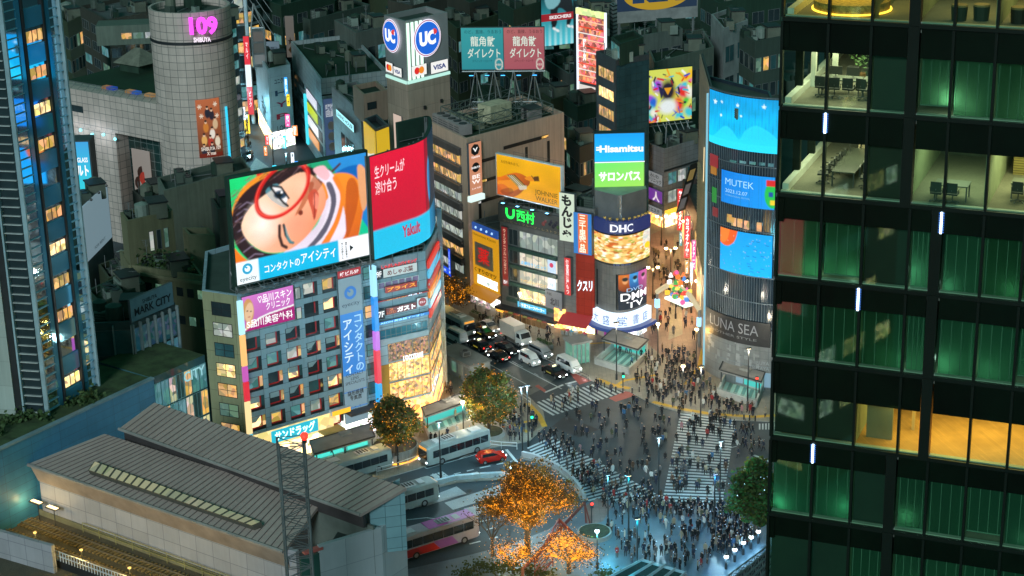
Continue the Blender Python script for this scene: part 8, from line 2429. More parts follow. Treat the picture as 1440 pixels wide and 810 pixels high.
def bus(paint,stripe=None,tour=False):
 L,W,H_=(11.5,2.5,3.3)if tour else(10.4,2.45,3.0)
 t=root('tour_bus' if tour else 'city_bus',(0,0,0));h=L/2
 body=[(-h,.4),(-h-.02,1.6),(-h+.1,H_-.2),(-h+.4,H_),(h-.5,H_),(h-.12,H_-.25),(h,1.3),(h-.02,.4),(h-.3,.3),(-h+.3,.3)]
 m=M();side_body(m,body,W,.22,0,.04);m.build('body',paint,t)
 zs0,zs1=(1.7,2.75)if tour else(1.3,2.3)
 n=7
 for s_ in(-1,1):
  y=s_*(W/2-.012)
  for i in range(n):
   x0=-h+.5+(L-1.4)*i/n
   m=M();m.abox(x0+.03,x0+(L-1.4)/n-.03,min(y,y+s_*.02),max(y,y+s_*.02),zs0,zs1);m.build('window',CARGL,t)
 m=M();m.abox(h-.03,h+.03,-W/2+.18,W/2-.18,1.2,H_-.65);m.build('windscreen',CARGL,t)
 m=M();m.abox(-h-.03,-h+.0,-W/2+.3,W/2-.3,1.6,2.5);m.build('rear_window',CARGL,t)
 if not tour:
  m=M();m.abox(h-.16,h-.06,-W/2+.35,W/2-.35,H_-.55,H_-.25);m.build('destination_board',E('#f0a030',1.2),t)
 for s_ in(-1,1):
  for x in(-h+2.4,h-2.3):wheel(t,x,s_*(W/2-.13),.48,.28)
 lamps(t,h-.02,-h+.02,W/2-.35,.75,1.0,.15)
 m=M()
 for x,l_ in((-h+1.2,1.6),(.2,1.9),(2.6,.8)):m.abox(x,x+l_,-.6,.6,H_-.01,H_+.14 if not tour else H_+.07)
 m.build('roof_unit',mat('bus_roof_unit',(.5,.52,.54),.5),t)
 m=M()
 for i in range(4):m.abox(.4+i*.42,.66+i*.42,-.5,.5,H_+.13,H_+.16)
 m.build('roof_vent',DARK,t)
 if stripe:
  for(x0,x1,z0,z1,c)in stripe:
   for s_ in(-1,1):
    y=s_*(W/2-.008)
    m=M();q=[(x0,z0),(x1,z0),(x1-.9,z1),(x0-.9,z1)];m.face([Vector((x,y+s_*.012,z))for x,z in(q if s_<0 else q[::-1])]);m.build('livery_panel',c,t)
  m=M();m.abox(-1.3,1.4,-W/2+.25,W/2-.25,H_-.01,H_+.03);m.build('roof_panel',D('#b848a0'),t)
  m=M();m.abox(1.5,h-.6,-W/2+.25,W/2-.25,H_-.01,H_+.025);m.build('roof_panel',D('#c890c8'),t)
 return t
def truck():
 t=root('box_truck',(0,0,0));wp=D('#c8c8c4')
 m=M();m.abox(-3.1,1.0,-1.05,1.05,.95,3.1);m.build('cargo_box',D('#c4b8ac'),t)
 m=M();side_body(m,[(1.15,.5),(1.15,2.3),(1.5,2.45),(2.3,2.35),(2.85,1.45),(2.95,.5)],2.0,.14,0,.08);m.build('cab',wp,t)
 m=M();m.face([Vector(q)for q in((2.83,-.85,1.5),(2.83,.85,1.5),(2.42,.78,2.25),(2.42,-.78,2.25))])
 for s_ in(-1,1):q=[Vector((1.5,s_*.985,1.5)),Vector((2.6,s_*.985,1.5)),Vector((2.25,s_*.95,2.2)),Vector((1.5,s_*.95,2.2))];m.face(q if s_<0 else q[::-1])
 m.build('glass',CARGL,t)
 m=M();m.abox(-3.0,2.8,-.5,.5,.5,.9);m.build('chassis',DARK,t)
 for x in(-1.9,2.1):
  for s_ in(-1,1):wheel(t,x,s_*.9,.38,.25)
 lamps(t,2.92,-3.1,.75,.75,.8)
 return t
BLACKP,WHITEP,SILV,REDP=mat('car_black',(.012,.013,.015),.18,.2,.05),mat('car_white',(.62,.63,.62),.25,0,.05),mat('car_silver',(.42,.43,.44),.25,.5,.05),mat('car_red',(.5,.02,.012),.2,0,.05)
def put(t,px,py,to,lab,cat,rev=False,grp=None,z=0.0):
 a,b=G(px,py),G(px+to[0],py+to[1]);d=b-a
 t.location=(a.x,a.y,z);t.rotation_euler=(0,0,math.atan2(d.y,d.x)+(math.pi if rev else 0))
 if cat in('van','taxi','minivan')and not rev and py>495:
  l=bpy.data.lights.new('headlight_beam','SPOT');l.energy,l.color,l.spot_size,l.spot_blend=500,(.9,.97,1),R(60),.6
  o=bpy.data.objects.new('headlight_beam',l);COL.objects.link(o);o.parent=t;o.location=(2.5,0,.8);o.rotation_euler=Vector((1,0,-.14)).to_track_quat('-Z','Y').to_euler()
 tag(t,lab,cat,grp or('vehicles on the main road' if cat!='bus' else None));return t
RD=(40,21)
used_v=set()
protos=dict(taxi=sedan(BLACKP,True,'taxi'),silver=sedan(SILV),black=sedan(BLACKP),van=van(WHITEP,4.7,2.0),kei=van(WHITEP,3.9,1.9,'white_van',1.55),mini=van(SILV,4.6,1.75,'minivan'),hat=hatch(REDP),bus=bus(D('#8c9694')),tour=bus(D('#a098a0'),[(-5.0,-2.2,.45,1.5,D('#a01818')),(-2.4,.0,.45,1.5,D('#d02018')),(.0,2.6,.45,1.6,D('#a060a8'))],True),truck=truck())
def veh(k,*a,**kw):
 t=protos[k]if k not in used_v else copy_tree(protos[k]);used_v.add(k);return put(t,*a,**kw)
veh('van',641,478,RD,'white high roofed van driving away beside the corner block, tail lights lit','van',rev=True)
veh('silver',688,464,RD,'silver sedan beside the planted pavement edge','car')
veh('taxi',682,473,RD,'black taxi just before the silver sedan','taxi')
veh('taxi',674,490,RD,'black taxi driving away, right behind the white high roofed van','taxi',rev=True)
veh('black',713,495,RD,'black sedan in the middle lane beside the box truck','car')
veh('black',700,505,RD,'black car driving away in the lane nearest the lit round tree','car',rev=True)
veh('truck',726,481,RD,'small white cab truck with a pale cargo box','truck')
veh('mini',760,500,RD,'silver minivan ahead of the box truck','minivan')
veh('kei',745,511,RD,'small white van left of the silver minivan','van')
veh('van',800,520,RD,'white van waiting first in line at the upper crosswalk','van')
veh('taxi',780,528,RD,'black taxi waiting at the upper crosswalk stop line','taxi')
veh('bus',636,462,RD,'white bus under the bare lit tree at the far end of the road','bus')
veh('bus',640,641,(85,-27),'white city bus parked along the white rail by the stair entrance','bus',rev=True)
veh('hat',691,648,(40,-8),'red hatchback beside the parked city bus','car')
veh('bus',500,668,(60,-18),'white city bus mostly behind the station roof, below the round planter','bus')
veh('bus',563,716,(60,-18),'white city bus with its front showing past the station end wall','bus')
veh('tour',612,770,(60,-19),'pink, red and lilac tour bus at the station end wall','bus')
for x,y,k in((331,205,'taxi'),(340,192,'silver'),(349,222,'black')):
 veh(k,x,y,(5,-12),{'taxi':'taxi far up the left street with its headlights on','silver':'silver car farthest up the left street','black':'dark car on the left street behind the big screen'}[k],'car',rev=True)
mb_=root('motorcycle',(0,0,0))
for x in(-.6,.6):m=M();m.tube((x,-.05,.3),(x,.05,.3),.3,12);m.build('wheel',TYRE,mb_)
m=M();m.tube((-.6,0,.35),(.1,0,.75),.1,6);m.tube((.1,0,.75),(.45,0,.85),.12,6);m.tube((.6,0,.3),(.4,0,.95),.04,5);m.build('body',BLACKP,mb_)
m=M();m.abox(-.55,.05,-.13,.13,.76,.84);m.build('seat',BK,mb_)
m=M();m.tube((.4,-.3,1.0),(.4,.3,1.0),.025,5);m.build('handlebar',BKF,mb_)
m=M();m.ball((.58,0,.85),.12,7,5);m.build('headlight',HEADL,mb_)
put(mb_,684,505,RD,'dark motorcycle with a bright headlight between the black cars','motorcycle')
#  street lamps and signals
def lamp_light(t,p,en,col,size=.35):
 l=bpy.data.lights.new('lamp_glow','POINT');l.energy,l.color,l.shadow_soft_size=en,col,size
 o=bpy.data.objects.new('lamp_glow',l);COL.objects.link(o);o.parent=t;o.location=Vector(p)-ORG[t.name];return o
LAMPK=1.0
def street_lamp(px,py,h_,lab,en=1200,col=(1,.95,.85),kind=0,grp='street lamps',dbl=False,zg=.13):
 p=G(px,py,zg);t=root('street_lamp',p,lab,'street lamp',grp)
 m=M();m.tube(p,p+Vector((0,0,h_)),.11,6,0,.07);m.tube(p,p+Vector((0,0,.9)),.17,6);m.build('post',DARK,t)
 hm=LAMPW if col[2]>.8 else LAMPY
 for s_ in((-1,1)if dbl else(1,)):
  q=p+Vector((s_*.8 if dbl else 0,0,h_))
  if kind==0:
   m=M();m.box(LF(q,.3),-.4,.4,.0,.14,-.16,.16,0);m.build('lamp_head',DARK,t);m=M();m.box(LF(q,.3),-.3,.3,-.05,0,-.1,.1);m.build('lamp_glass',hm,t)
  else:
   m=M();m.ball(q,.3,10,6,0,(1,1,.8));m.build('lamp_globe',hm,t);m=M();m.tube(q+Vector((0,0,.24)),q+Vector((0,0,.4)),.2,8,0,.05);m.build('lamp_cap',DARK,t)
  if dbl:m=M();m.tube(p+Vector((0,0,h_-.3)),q,.05,5);m.build('arm',DARK,t)
 lamp_light(t,p+Vector((0,-.1,h_-.5)),en*LAMPK,col)
COOL,NEUT,SOD,CYAN=(.5,.86,1),(1,.9,.72),(1,.56,.14),(.08,.62,.9)
for a in((743,628,9,'black lamp post with a white head by the round lit tree crossing',2600,COOL),(652,612,5,'short lamp with a bright white head beside the glazed stair entrance',1200,NEUT,1),(867,534,9,'lamp post before the stair entrance of the bookshop corner',2200,NEUT),(925,512,6.5,'lamp post at the left foot of the lit street arch',1500,(1,.8,.5),1),(979,520,6.5,'lamp post at the right foot of the lit street arch',650,SOD,1),(732,462,6,'lamp post among the walkers before the fruit shop',1300,NEUT,1),(926,706,9,'tall black post at the near left end of the wide crosswalk',2200,COOL),(1012,712,9,'tall black post at the near right end of the wide crosswalk',2200,COOL),(1051,573,9,'tall black post beside the stair entrance of the screen tower',1500,(1,.85,.6)),(735,640,10,'tallest black post between the red hatchback and diagonal crosswalk',2200,COOL),(855,740,7,'lamp post beside the oval planter',1900,CYAN),(840,800,5,'lamp post at the edge of the golden tree plaza',1500,CYAN,1),(960,560,5,'bright white lamp amid the crowd before the street arch',900,NEUT,1),(985,600,9,'lamp post on the kerb before the screen tower',1500,(1,.9,.7)),(668,590,6,'lamp post on the corner pavement by the golden shop',1700,(1,.9,.7)),(560,655,6,'lamp post beside the curved planter',800,(1,.85,.6),1),(620,672,8,'lamp post in the bus terminal',1600,COOL),(720,735,8,'lamp post by the bare dark tree',1500,COOL)):
 street_lamp(*a)  # lit heads on the dark crosswalk posts and cyan plaza lamps are added
for i,(x,y,en)in enumerate(((943,392,1300),(918,420,1100),(967,352,1100),(950,448,1300),(930,345,1100),(972,440,900))):
 street_lamp(x,y,5.5,'twin globe lantern in the pedestrian street, %s from the arch'%['third','second','fifth','first','farthest','second along the tower side'][i]if False else['twin globe lantern halfway up the pedestrian street','twin globe lantern by the food screen side of the pedestrian street','twin globe lantern far up under the red karaoke sign','twin globe lantern just beyond the lit arch','twin globe lantern at the head of the pedestrian street','twin globe lantern close to the amber tower wall'][i],en*1.8,(1,.62,.26),1,'pedestrian street lanterns',True)
for i,(x,y)in enumerate(((1066,764),(1056,772),(1045,780),(1033,790),(1021,800))):
 street_lamp(x,y,1.6,'low bright white plaza lamp, %s of five along the steel roof'%['topmost','second','middle','fourth','lowest'][i],110,(.25,.65,1),1,'low plaza lamps')
for i,(x,y,en,c)in enumerate(((884,752,800,(.0,.6,.8)),(1004,750,800,(.03,.34,1)),(896,816,800,(.0,.55,.8)))):
 street_lamp(x,y,8,'tall cyan toned lamp post amid the plaza crowd, '+['nearest the lit tree','nearest the green tree','lowest one'][i],en,c,0,'plaza lamp posts')  # posts added to give the plaza its cyan light
for i,(x,y,en)in enumerate(((350,205,2600),(385,235,2600),(335,185,2600),(405,262,2200))):
 street_lamp(x,y,7,'lamp post on the far left street '+['beside the white slab','behind the big screen','farthest up','nearest the white tiled block'][i],en,(.3,.8,1),0,'far street lamps')  # added lamps, tinted cyan to imitate neon spill between the buildings
def signal(px,py,h_,lab,c,grp='pedestrian signals'):
 p=G(px,py,.13);t=root('traffic_signal',p,lab,'traffic signal',grp)
 m=M();m.tube(p,p+Vector((0,0,h_)),.08,6);m.build('post',DARK,t)
 L_=LF(p+Vector((0,0,h_)),.2);m=M();m.box(L_,-.2,.2,-.8,0,0,.25);m.build('case',DARK,t)
 m=M();m.box(L_,-.15,.15,-.75 if c=='g' else-.36,-.44 if c=='g' else-.06,.25,.28);m.build('lit_lamp',E('#20ffa0' if c=='g' else '#ff3020',5.0),t)
signal(748,612,3.4,'pedestrian signal showing green by the round lit tree','g');signal(1063,560,3.4,'pedestrian signal showing red by the screen tower entrance','r')
signal(832,738,3.2,'pedestrian signal showing red by the red brick patch','r');signal(876,552,3.2,'pedestrian signal at the upper crosswalk kerb','g')
#  entrances, shelters, rails
def entrance(name,A,B,D_,label,h_=2.6,roof_part=.55,col='#28a8a0',z=.13,par=.95):
 a,b,d=[G(*q,z)for q in(A,B,D_)]
 c=b+(d-a);t=root(name,(a+c)/2,label,'entrance')
 f=Fac(a,b);dep=(d-a).length;e=(d-a).normalized()
 P=lambda s_,k,v:a+(b-a)*s_+(d-a)*k+Vector((0,0,v))
 def wall(p,q,v0,v1,mm,nm,th=.25):
  g_=Fac(p,q);m=M();m.box(g_,0,g_.w,z+v0,z+v1,-th,0);return m.build(nm,mm,t)
 WM=mat('entrance_stone',(.42,.42,.40),.6)
 wall(P(0,0,0),P(1,0,0),0,par,WM,'parapet');wall(P(1,0,0),P(1,1,0),0,par,WM,'parapet');wall(P(0,1,0),P(0,0,0),0,par,WM,'parapet');
 wall(P(0,1,0),P(1,1,0),0,h_,mat('entrance_lit',(.35,.42,.4),.5),'back_wall')
 g_=Fac(P(0,1,0),P(1,1,0));m=M();m.box(g_,.3,g_.w-.3,z+.3,z+h_-.4,.02,.08);m.build('lit_panel',E(col,1.4),t)
 m=M();k0=1-roof_part
 lo=[P(-.03,k0,h_),P(1.03,k0,h_),P(1.03,1.06,h_),P(-.03,1.06,h_)];m.hexa(lo,[q+Vector((0,0,.3))for q in lo]);m.build('roof',mat('entrance_roof',(.25,.24,.23),.6),t)
 m=M()
 for q in([P(-.03,k0,h_+.3),P(1.03,k0,h_+.3)],[P(1.03,k0,h_+.3),P(1.03,1.06,h_+.3)],[P(1.03,1.06,h_+.3),P(-.03,1.06,h_+.3)],[P(-.03,1.06,h_+.3),P(-.03,k0,h_+.3)]):m.tube(q[0],q[1],.12,4)
 m.build('roof_lip',DARK,t)
 m=M()
 for s_ in(.02,.98):m.tube(P(s_,k0+.03,0),P(s_,k0+.03,h_),.09,6)
 m.build('post',DARK,t)
 m=M()
 for i in range(9):
  q=[P(.08+.09*i,.08,.02),P(.16+.09*i,.08,.02),P(.16+.09*i,.92,.02),P(.08+.09*i,.92,.02)];m.face(q,i%2)
 m.build('stair',[D('#8aa8a0'),D('#50706c')],t)
 m=M();L_=LF(P(.6,.85,h_+.3),math.atan2(f.u.y,f.u.x));m.box(L_,-1,.6,0,.35,-.5,.4);m.build('roof_box',CONC,t)
 railing_m=M();railing(railing_m,[P(0,0,par),P(1,0,par)],.35,.03,0,1.5);railing_m.build('rail',STEEL,t)
 lamp_light(t,P(.5,.6,h_-.5),130,(.55,1,.9),.4)
 return t
entrance('stair_entrance',(836,512),(884,527),(862,489),'flat roofed stair entrance, teal lit inside, before the corner bookshop')
entrance('stair_entrance',(1008,556),(1064,573),(1018,534),'flat roofed stair entrance, teal lit inside, at the foot of the screen tower')
entrance('stair_entrance',(604,620),(664,598),(596,600),'glazed stair entrance behind the parked city bus',2.6,.6)
entrance('stair_entrance',(447,672),(528,648),(440,650),'pale glazed shelter with cyan light below the drugstore sign',2.8,.8,'#40c8b8')
a=G(812,508,.13)
el=root('glass_lift',a,'green glass lift box with a grey flat roof on the pavement','lift')
L_=LF(a,.42)
m=M();m.box(L_,-1.7,1.7,3.4,3.7,-1.5,1.7);m.build('roof',mat('lift_roof',(.28,.28,.27),.6),el)
m=M()
for x in(-1.4,-.7,0,.7,1.4):
 for d in(-1.3,1.4):m.box(L_,x-.06,x+.06,0,3.4,d-.06,d+.06)
m.build('frame',STEEL,el)
m=M();m.box(L_,-1.35,1.35,.1,3.35,-1.2,1.3);m.build('glass',emis('lift_glass',(.18,.55,.42),.35,base=(.1,.25,.2),var=.5,scale=1.2),el)
a=G(640,530,.13)
kx=root('transit_kiosk',a,'long low grey kiosk with pale lit panels beside the golden shop corner','kiosk')
fk_=Fac(G(617,517,.13),G(662,541,.13))
m=M();m.box(fk_,0,fk_.w,.13,3.0,-3.6,0);m.build('body',mat('kiosk_grey',(.25,.26,.25),.6),kx)
m=M();m.box(fk_,-.2,fk_.w+.2,3.0,3.2,-3.8,.3);m.build('roof',mat('kiosk_roof',(.2,.2,.19),.7),kx)
for i in range(5):m=M();m.box(fk_,.4+i*fk_.w/5.2,.2+(i+.8)*fk_.w/5.2,.9,2.5,.0,.06);m.build('panel',[W_SHOPW,D('#888c84'),W_GREEN,D('#a0a498'),D('#70746c')][i],kx)
roof_unit(kx,fk_.pt(fk_.w*.6,0,-1.5).x,fk_.pt(fk_.w*.6,0,-1.5).y,3.2,.5,(1.2,1,.9),GREYM)
def guard(name,pts,label,cat,h_=1.0,z=.13,m_=None,grp=None,solid=False,wd=.35):
 P=[G(x,y,z)for x,y in pts];t=root(name,P[len(P)//2],label,cat,grp)
 m=M()
 if solid:
  m2=M()
  for a,b in zip(P,P[1:]):
   f=Fac(a,b);k=max(1,int(f.w/2.2))
   m2.box(f,0,f.w,z,z+.28,-wd,wd)
   for i in range(k):m.box(f,f.w*i/k+.04,f.w*(i+1)/k-.04,z+.28,z+h_,-wd*.45,wd*.45)
  m2.build('base',KERB,t);m.build('barrier_block',m_ or WHITEM,t)
 else:
  railing(m,P,h_,.045,0,1.6);m.build('rails',m_ or WHITEM,t)
 return t
BLB=mat('barrier_blue_white',(.42,.58,.66),.45,0,.2,1.2)
guard('traffic_barrier',[(573,700),(588,692),(605,686),(640,677),(675,674),(714,672)],'curved pale blue barrier dividing the bus lane from the terminal','barrier',.9,0,BLB,None,True,.5)
guard('traffic_barrier',[(734,643),(752,647),(770,654),(785,662),(800,673),(813,688),(819,699),(822,704)],'curved pale barrier along the near side of the diagonal crosswalk','barrier',.9,0,mat('barrier_grey',(.45,.48,.5),.5),None,True,.45)
guard('guard_rail',[(681,628),(705,631),(727,632)],'white rail in front of the round lit tree','railing',1.0)
guard('guard_rail',[(530,668),(560,660),(588,650)],'pale rail below the curved planter','railing',1.0)
guard('guard_rail',[(718,553),(735,562),(746,570)],'rail between the round lit tree and the main road','railing',1.0)
guard('guard_rail',[(770,508),(795,520),(828,536)],'dark rail along the pavement edge by the waiting white van','railing',.9,.13,DARK)
guard('guard_rail',[(640,447),(665,458),(690,470)],'low rail on the kerb before the yellow drugstore','railing',.8,.13,DARK)
for i,(A_,B_)in enumerate((((660,443),(688,456)),((700,461),(715,468)),((752,483),(772,492)))):
 f=Fac(G(*A_,.13),G(*B_,.13));t=root('planter_box',f.pt(f.w/2,.13,0),'grey kerbside planter box, %s'%['nearest the drugstore','between the silver sedan and the shops','beside the silver minivan'][i],'planter','kerbside planters')
 m=M();m.box(f,0,f.w,.13,.75,-.9,0);m.build('box',mat('planter_stone',(.3,.3,.28),.7),t)
 m=M();
 for k_ in range(140):
  c=f.pt(rnd.uniform(.1,f.w-.1),.8+abs(rnd.gauss(0,.12)),rnd.uniform(-.8,-.1));a=Vector((rnd.gauss(0,1),rnd.gauss(0,1),rnd.gauss(0,.6))).normalized()*.16;b=a.orthogonal().normalized()*.09;m.face((c-a,c+b,c+a,c-b))
 m.build('foliage',mat('shrub_leaf',(.05,.09,.025),.7,0,.5,1.5),t)
for i,(x,y)in enumerate(((842,541),(850,545),(858,548),(866,551),(876,553),(889,553),(899,551),(911,560),(1046,590),(1054,591),(1062,592))):
 p=G(x,y,.13);t=root('bollard',p,'slim dark kerb bollard at the %s'%('upper crosswalk corner' if i<8 else 'screen tower kerb'),'bollard','bollards at the upper crosswalk corner' if i<8 else 'bollards at the screen tower kerb')
 m=M();m.tube(p,p+Vector((0,0,.85)),.1,8);m.build('post',DARK,t);m=M();m.tube(p+Vector((0,0,.85)),p+Vector((0,0,.92)),.12,8,0,.05);m.build('cap',STEEL,t)
pc0=G(556,640,.13)
rp=root('round_planter',pc0,'curved corrugated planter with a glowing amber foot under the lit corner tree','planter')
m=M();rr0=3.0;n=36
for i in range(n):
 a,b=i/n*6.2832,(i+1)/n*6.2832
 m.face([pc0+Vector((rr0*math.cos(t),rr0*math.sin(t),v))for t,v in((a,.15),(b,.15),(b,1.7),(a,1.7))])
 m.tube(pc0+Vector((rr0*1.01*math.cos(a),rr0*1.01*math.sin(a),.1)),pc0+Vector((rr0*1.01*math.cos(a),rr0*1.01*math.sin(a),1.7)),.07,4)
m.build('wall',mat('planter_ribbed',(.32,.33,.31),.5,.2),rp)
m=M();m.face([pc0+Vector((rr0*math.cos(t),rr0*math.sin(t),1.55))for t in lin(0,6.2832,n)]);m.build('soil',mat('soil',(.06,.045,.03),.9),rp)
m=M()
for i in range(n):a,b=i/n*6.2832,(i+1)/n*6.2832;m.tube(pc0+Vector((3.2*math.cos(a),3.2*math.sin(a),.12)),pc0+Vector((3.2*math.cos(b),3.2*math.sin(b),.12)),.1,4)
m.build('glow_strip',E('#ffb030',2.6),rp)
for(x,y,r_,lab)in((688,611,2.2,'round stone tree ring under the round lit tree'),(836,752,2.2,'oval stone planter with low grass beside the red brick patch')):
 p=G(x,y,.13);t=root('tree_ring',p,lab,'planter');m=M();m.tube(p,p+Vector((0,0,.5)),r_,28,0,r_*.96);m.build('kerb',mat('planter_stone',(.3,.3,.28),.7),t)
 m=M();m.tube(p+Vector((0,0,.5)),p+Vector((0,0,.56)),r_*.86,28);m.build('soil',mat('lawn_dull',(.035,.04,.018),.9,0,.5,2.0),t)
 #  trees
LEAFG=leaf_mat('leaf_green',(.06,.10,.022),(.20,.17,.02))
LEAFD=leaf_mat('leaf_dark',(.025,.05,.016),(.12,.12,.02))
LEAFA=leaf_mat('leaf_amber',(.16,.10,.025),(.32,.17,.02))
LEAFB=leaf_mat('leaf_brown',(.07,.04,.018),(.2,.09,.02))
BARK=mat('bark',(.09,.07,.05),.8,0,.4,2.0)
GOLD=E('#ff9c18',2.1)
GOLD2=E('#ffc848',7.0)
def tree(px,py,label,h_,spread,crown0,leaves,nleaf,lights=0,seed=1,bare=False,lm=None,ls=.3,lsz=.07,z=.13,tr_=.3,group=None,lift=0.0,glow=0,sph=None):
 r=random.Random(seed);p0=G(px,py,z);p0=p0+Vector((0,0,lift))
 t=root('street_tree',p0,label,'tree',group)
 m=M();segs=[]
 fork=p0+Vector((0,0,crown0))
 m.tube(p0,fork,tr_,8,0,tr_*.75);segs.append((p0,fork,tr_*.8))
 tips=[]
 def grow(p,d,L_,rad,lv):
  q=p+d*L_
  m.tube(p,q,rad,5,0,rad*.65);segs.append((p,q,rad))
  if lv==0:tips.append(q);return
  for _ in range(3 if lv>1 else 2):
   nd=(d+Vector((r.uniform(-.75,.75),r.uniform(-.75,.75),r.uniform(-.25,.5)))).normalized()
   grow(q,nd,L_*r.uniform(.62,.85),rad*.62,lv-1)
  tips.append(q)
 top=h_-crown0
 for k_ in range(5):
  a=k_*1.2566+r.uniform(-.4,.4)
  d=Vector((math.cos(a)*spread/top,math.sin(a)*spread/top,r.uniform(.75,1.25))).normalized()
  grow(fork-Vector((0,0,crown0*.2*r.random())),d,top*.36,tr_*.5,3)
 m.build('trunk',BARK,t)
 if nleaf:
  lvm=M();cl=[]
  for q in tips:
   for _ in range(2):cl.append((q+Vector((r.gauss(0,.5),r.gauss(0,.5),r.gauss(0,.4))),r.uniform(.5,1.1)))
  if sph:
   cc=p0+Vector((0,0,h_-sph[1]));cl=[]
   while len(cl)<64:
    d_=Vector((r.uniform(-1,1),r.uniform(-1,1),r.uniform(-1,1)))
    if .35<d_.length<1:cl.append((cc+Vector((d_.x*sph[0],d_.y*sph[0],d_.z*sph[1]*.92))*r.uniform(.75,1.05)if False else cc+Vector((d_.x*sph[0],d_.y*sph[0],d_.z*sph[1]*.92))*1.0,r.uniform(.35,.95)))
   tips=[q_ for q_,_ in cl][:26]
  for k_ in range(nleaf):
   c,s_=r.choice(cl);c=c+Vector((r.gauss(0,s_*.62),r.gauss(0,s_*.62),r.gauss(0,s_*.5)))
   a=Vector((r.gauss(0,1),r.gauss(0,1),r.gauss(0,.7))).normalized()*ls*r.uniform(.6,1.2);b=a.orthogonal().normalized()*ls*.5
   lvm.face((c-a,c+b,c+a,c-b),r.randrange(len(leaves)))
  tag(lvm.build('crown',leaves,t),kind=None)
 if lights:
  lg=M()
  for k_ in range(lights):
   if(lm=='crown' or(lm is None and k_%3==0))and tips:
    q=r.choice(tips);c=q+Vector((r.gauss(0,.8),r.gauss(0,.8),r.gauss(0,.6)))
   else:
    a,b,rad=r.choice(segs);c=a.lerp(b,r.random())+Vector((r.gauss(0,1),r.gauss(0,1),r.gauss(0,1))).normalized()*(rad+.05)
   s_=lsz*r.uniform(.7,1.3)
   a=[c+Vector(v)*s_ for v in((1,0,0),(0,1,0),(-1,0,0),(0,-1,0))];u,dn=c+Vector((0,0,s_)),c-Vector((0,0,s_))
   for i in range(4):lg.face((a[i],a[(i+1)%4],u),0);lg.face((a[(i+1)%4],a[i],dn),0)
  tag(lg.build('string_lights',[GOLD if lm!='white' else E('#b8e8ff',4)],t),kind='stuff')
  if glow:
   c=p0+Vector((0,0,crown0+(h_-crown0)*.38))
   for k_ in range(3):
    a=k_*2.1;lamp_light(t,c+Vector((math.cos(a)*spread*.35,math.sin(a)*spread*.35,r.uniform(-.8,.8))),glow/3,(1,.62,.15),1.0)
 return t
tree(558,640,'dense round tree dotted with golden lights in the curved planter',8.2,2.3,1.4,[LEAFG,LEAFG,LEAFD,LEAFA],9500,700,4,lm='crown',ls=.28,glow=7000,z=1.6,lsz=.05,sph=(2.9,3.0))
tree(688,610,'broad dense tree with golden lights by the white rail at the crossing',9.6,3.0,2.2,[LEAFG,LEAFD,LEAFG,LEAFA],13000,800,5,lm='crown',ls=.28,glow=8000,lsz=.05,sph=(3.4,3.9))
tree(742,778,'big spreading tree wrapped all over in golden lights',10.5,5.2,3.2,[LEAFB,LEAFA,LEAFA],8200,8500,6,ls=.2,tr_=.42,glow=2800,lsz=.04)
tree(800,806,'low spreading tree of golden lit branches behind the red lattice',5.2,4.8,1.6,[LEAFB],700,4200,7,ls=.16,tr_=.3,glow=900,lsz=.04)
tree(722,806,'small golden lit tree at the bottom beside the planting bed',4.0,3.0,1.2,[LEAFB],300,1500,8,ls=.16,tr_=.2,glow=300,lsz=.04)
tree(693,782,'bare dark tree on the pavement by the bus road',7.5,2.6,2.2,[LEAFB],260,0,9,ls=.14,tr_=.2)
tree(1063,752,'leafy green tree against the dark office tower',9.6,2.8,2.6,[LEAFG,leaf_mat('leaf_bright',(.045,.16,.04),(.05,.2,.04)),LEAFD],11000,70,10,lm='white',ls=.33,lsz=.05,sph=(3.1,4.0))
tree(632,452,'brown thinly leaved tree with a few golden strings by the far bus',7.2,3.0,2.4,[LEAFB,LEAFA,LEAFB],1500,260,11,ls=.2,glow=220)
tree(618,440,'second brown thinly leaved tree close to the corner block edge',6.5,2.4,2.2,[LEAFB,LEAFA],900,90,12,ls=.2)
for i,(x,y)in enumerate(((676,800),(655,812),(700,806),(760,812),(715,798),(850,812),(735,808))):
 q=G(x,y,.13);sh=root('plaza_shrub',q,'low dark shrub in the planting bed at the bottom, under the lit trees','shrub','shrubs in the planting bed');m=M()
 for k_ in range(160):
  c=q+Vector((rnd.gauss(0,.9),rnd.gauss(0,.6),.2+abs(rnd.gauss(0,.4))));a=Vector((rnd.gauss(0,1),rnd.gauss(0,1),rnd.gauss(0,.6))).normalized()*.2;b=a.orthogonal().normalized()*.11;m.face((c-a,c+b,c+a,c-b))
 m.build('foliage',LEAFD,sh);m=M();m.tube(q,q+Vector((0,0,.5)),.07,4);m.build('stem',BARK,sh)
 #  red lattice, canopies at the bottom
rl2=root('red_lattice_frame',G(790,800,.13),'dark red steel lattice frame leaning among the golden lit trees','steel frame')
m=M();RED_=mat('red_oxide',(.13,.016,.01),.5)
t0,t1,t2=DY(822,707,206),DY(735,800,192),DY(736,850,186)
b1,b2=DY(786,730,201),DY(848,792,196)
m.tube(t0,t1,.22,6);m.tube(t1,t2,.2,6);m.tube(b1,b2,.18,6);m.tube(t0,DY(826,760,205),.12,5);m.tube(t0,DY(840,775,204),.12,5)
c1,c2=DY(752,790,194),DY(790,850,188)
truss(m,(t0.lerp(t1,.35),t1),(b1,c1),6,.13);truss(m,(b1,b2),(DY(790,760,199),DY(820,815,194)),7,.11);truss(m,(DY(775,752,199),DY(780,840,190)),(DY(752,785,194),DY(752,850,188)),7,.1)
m.tube(DY(790,760,199),Vector((DY(790,760,199).x,199,.1)),.12,5);m.tube(b2,Vector((b2.x,b2.y,.1)),.12,5)
m.build('lattice',RED_,rl2)
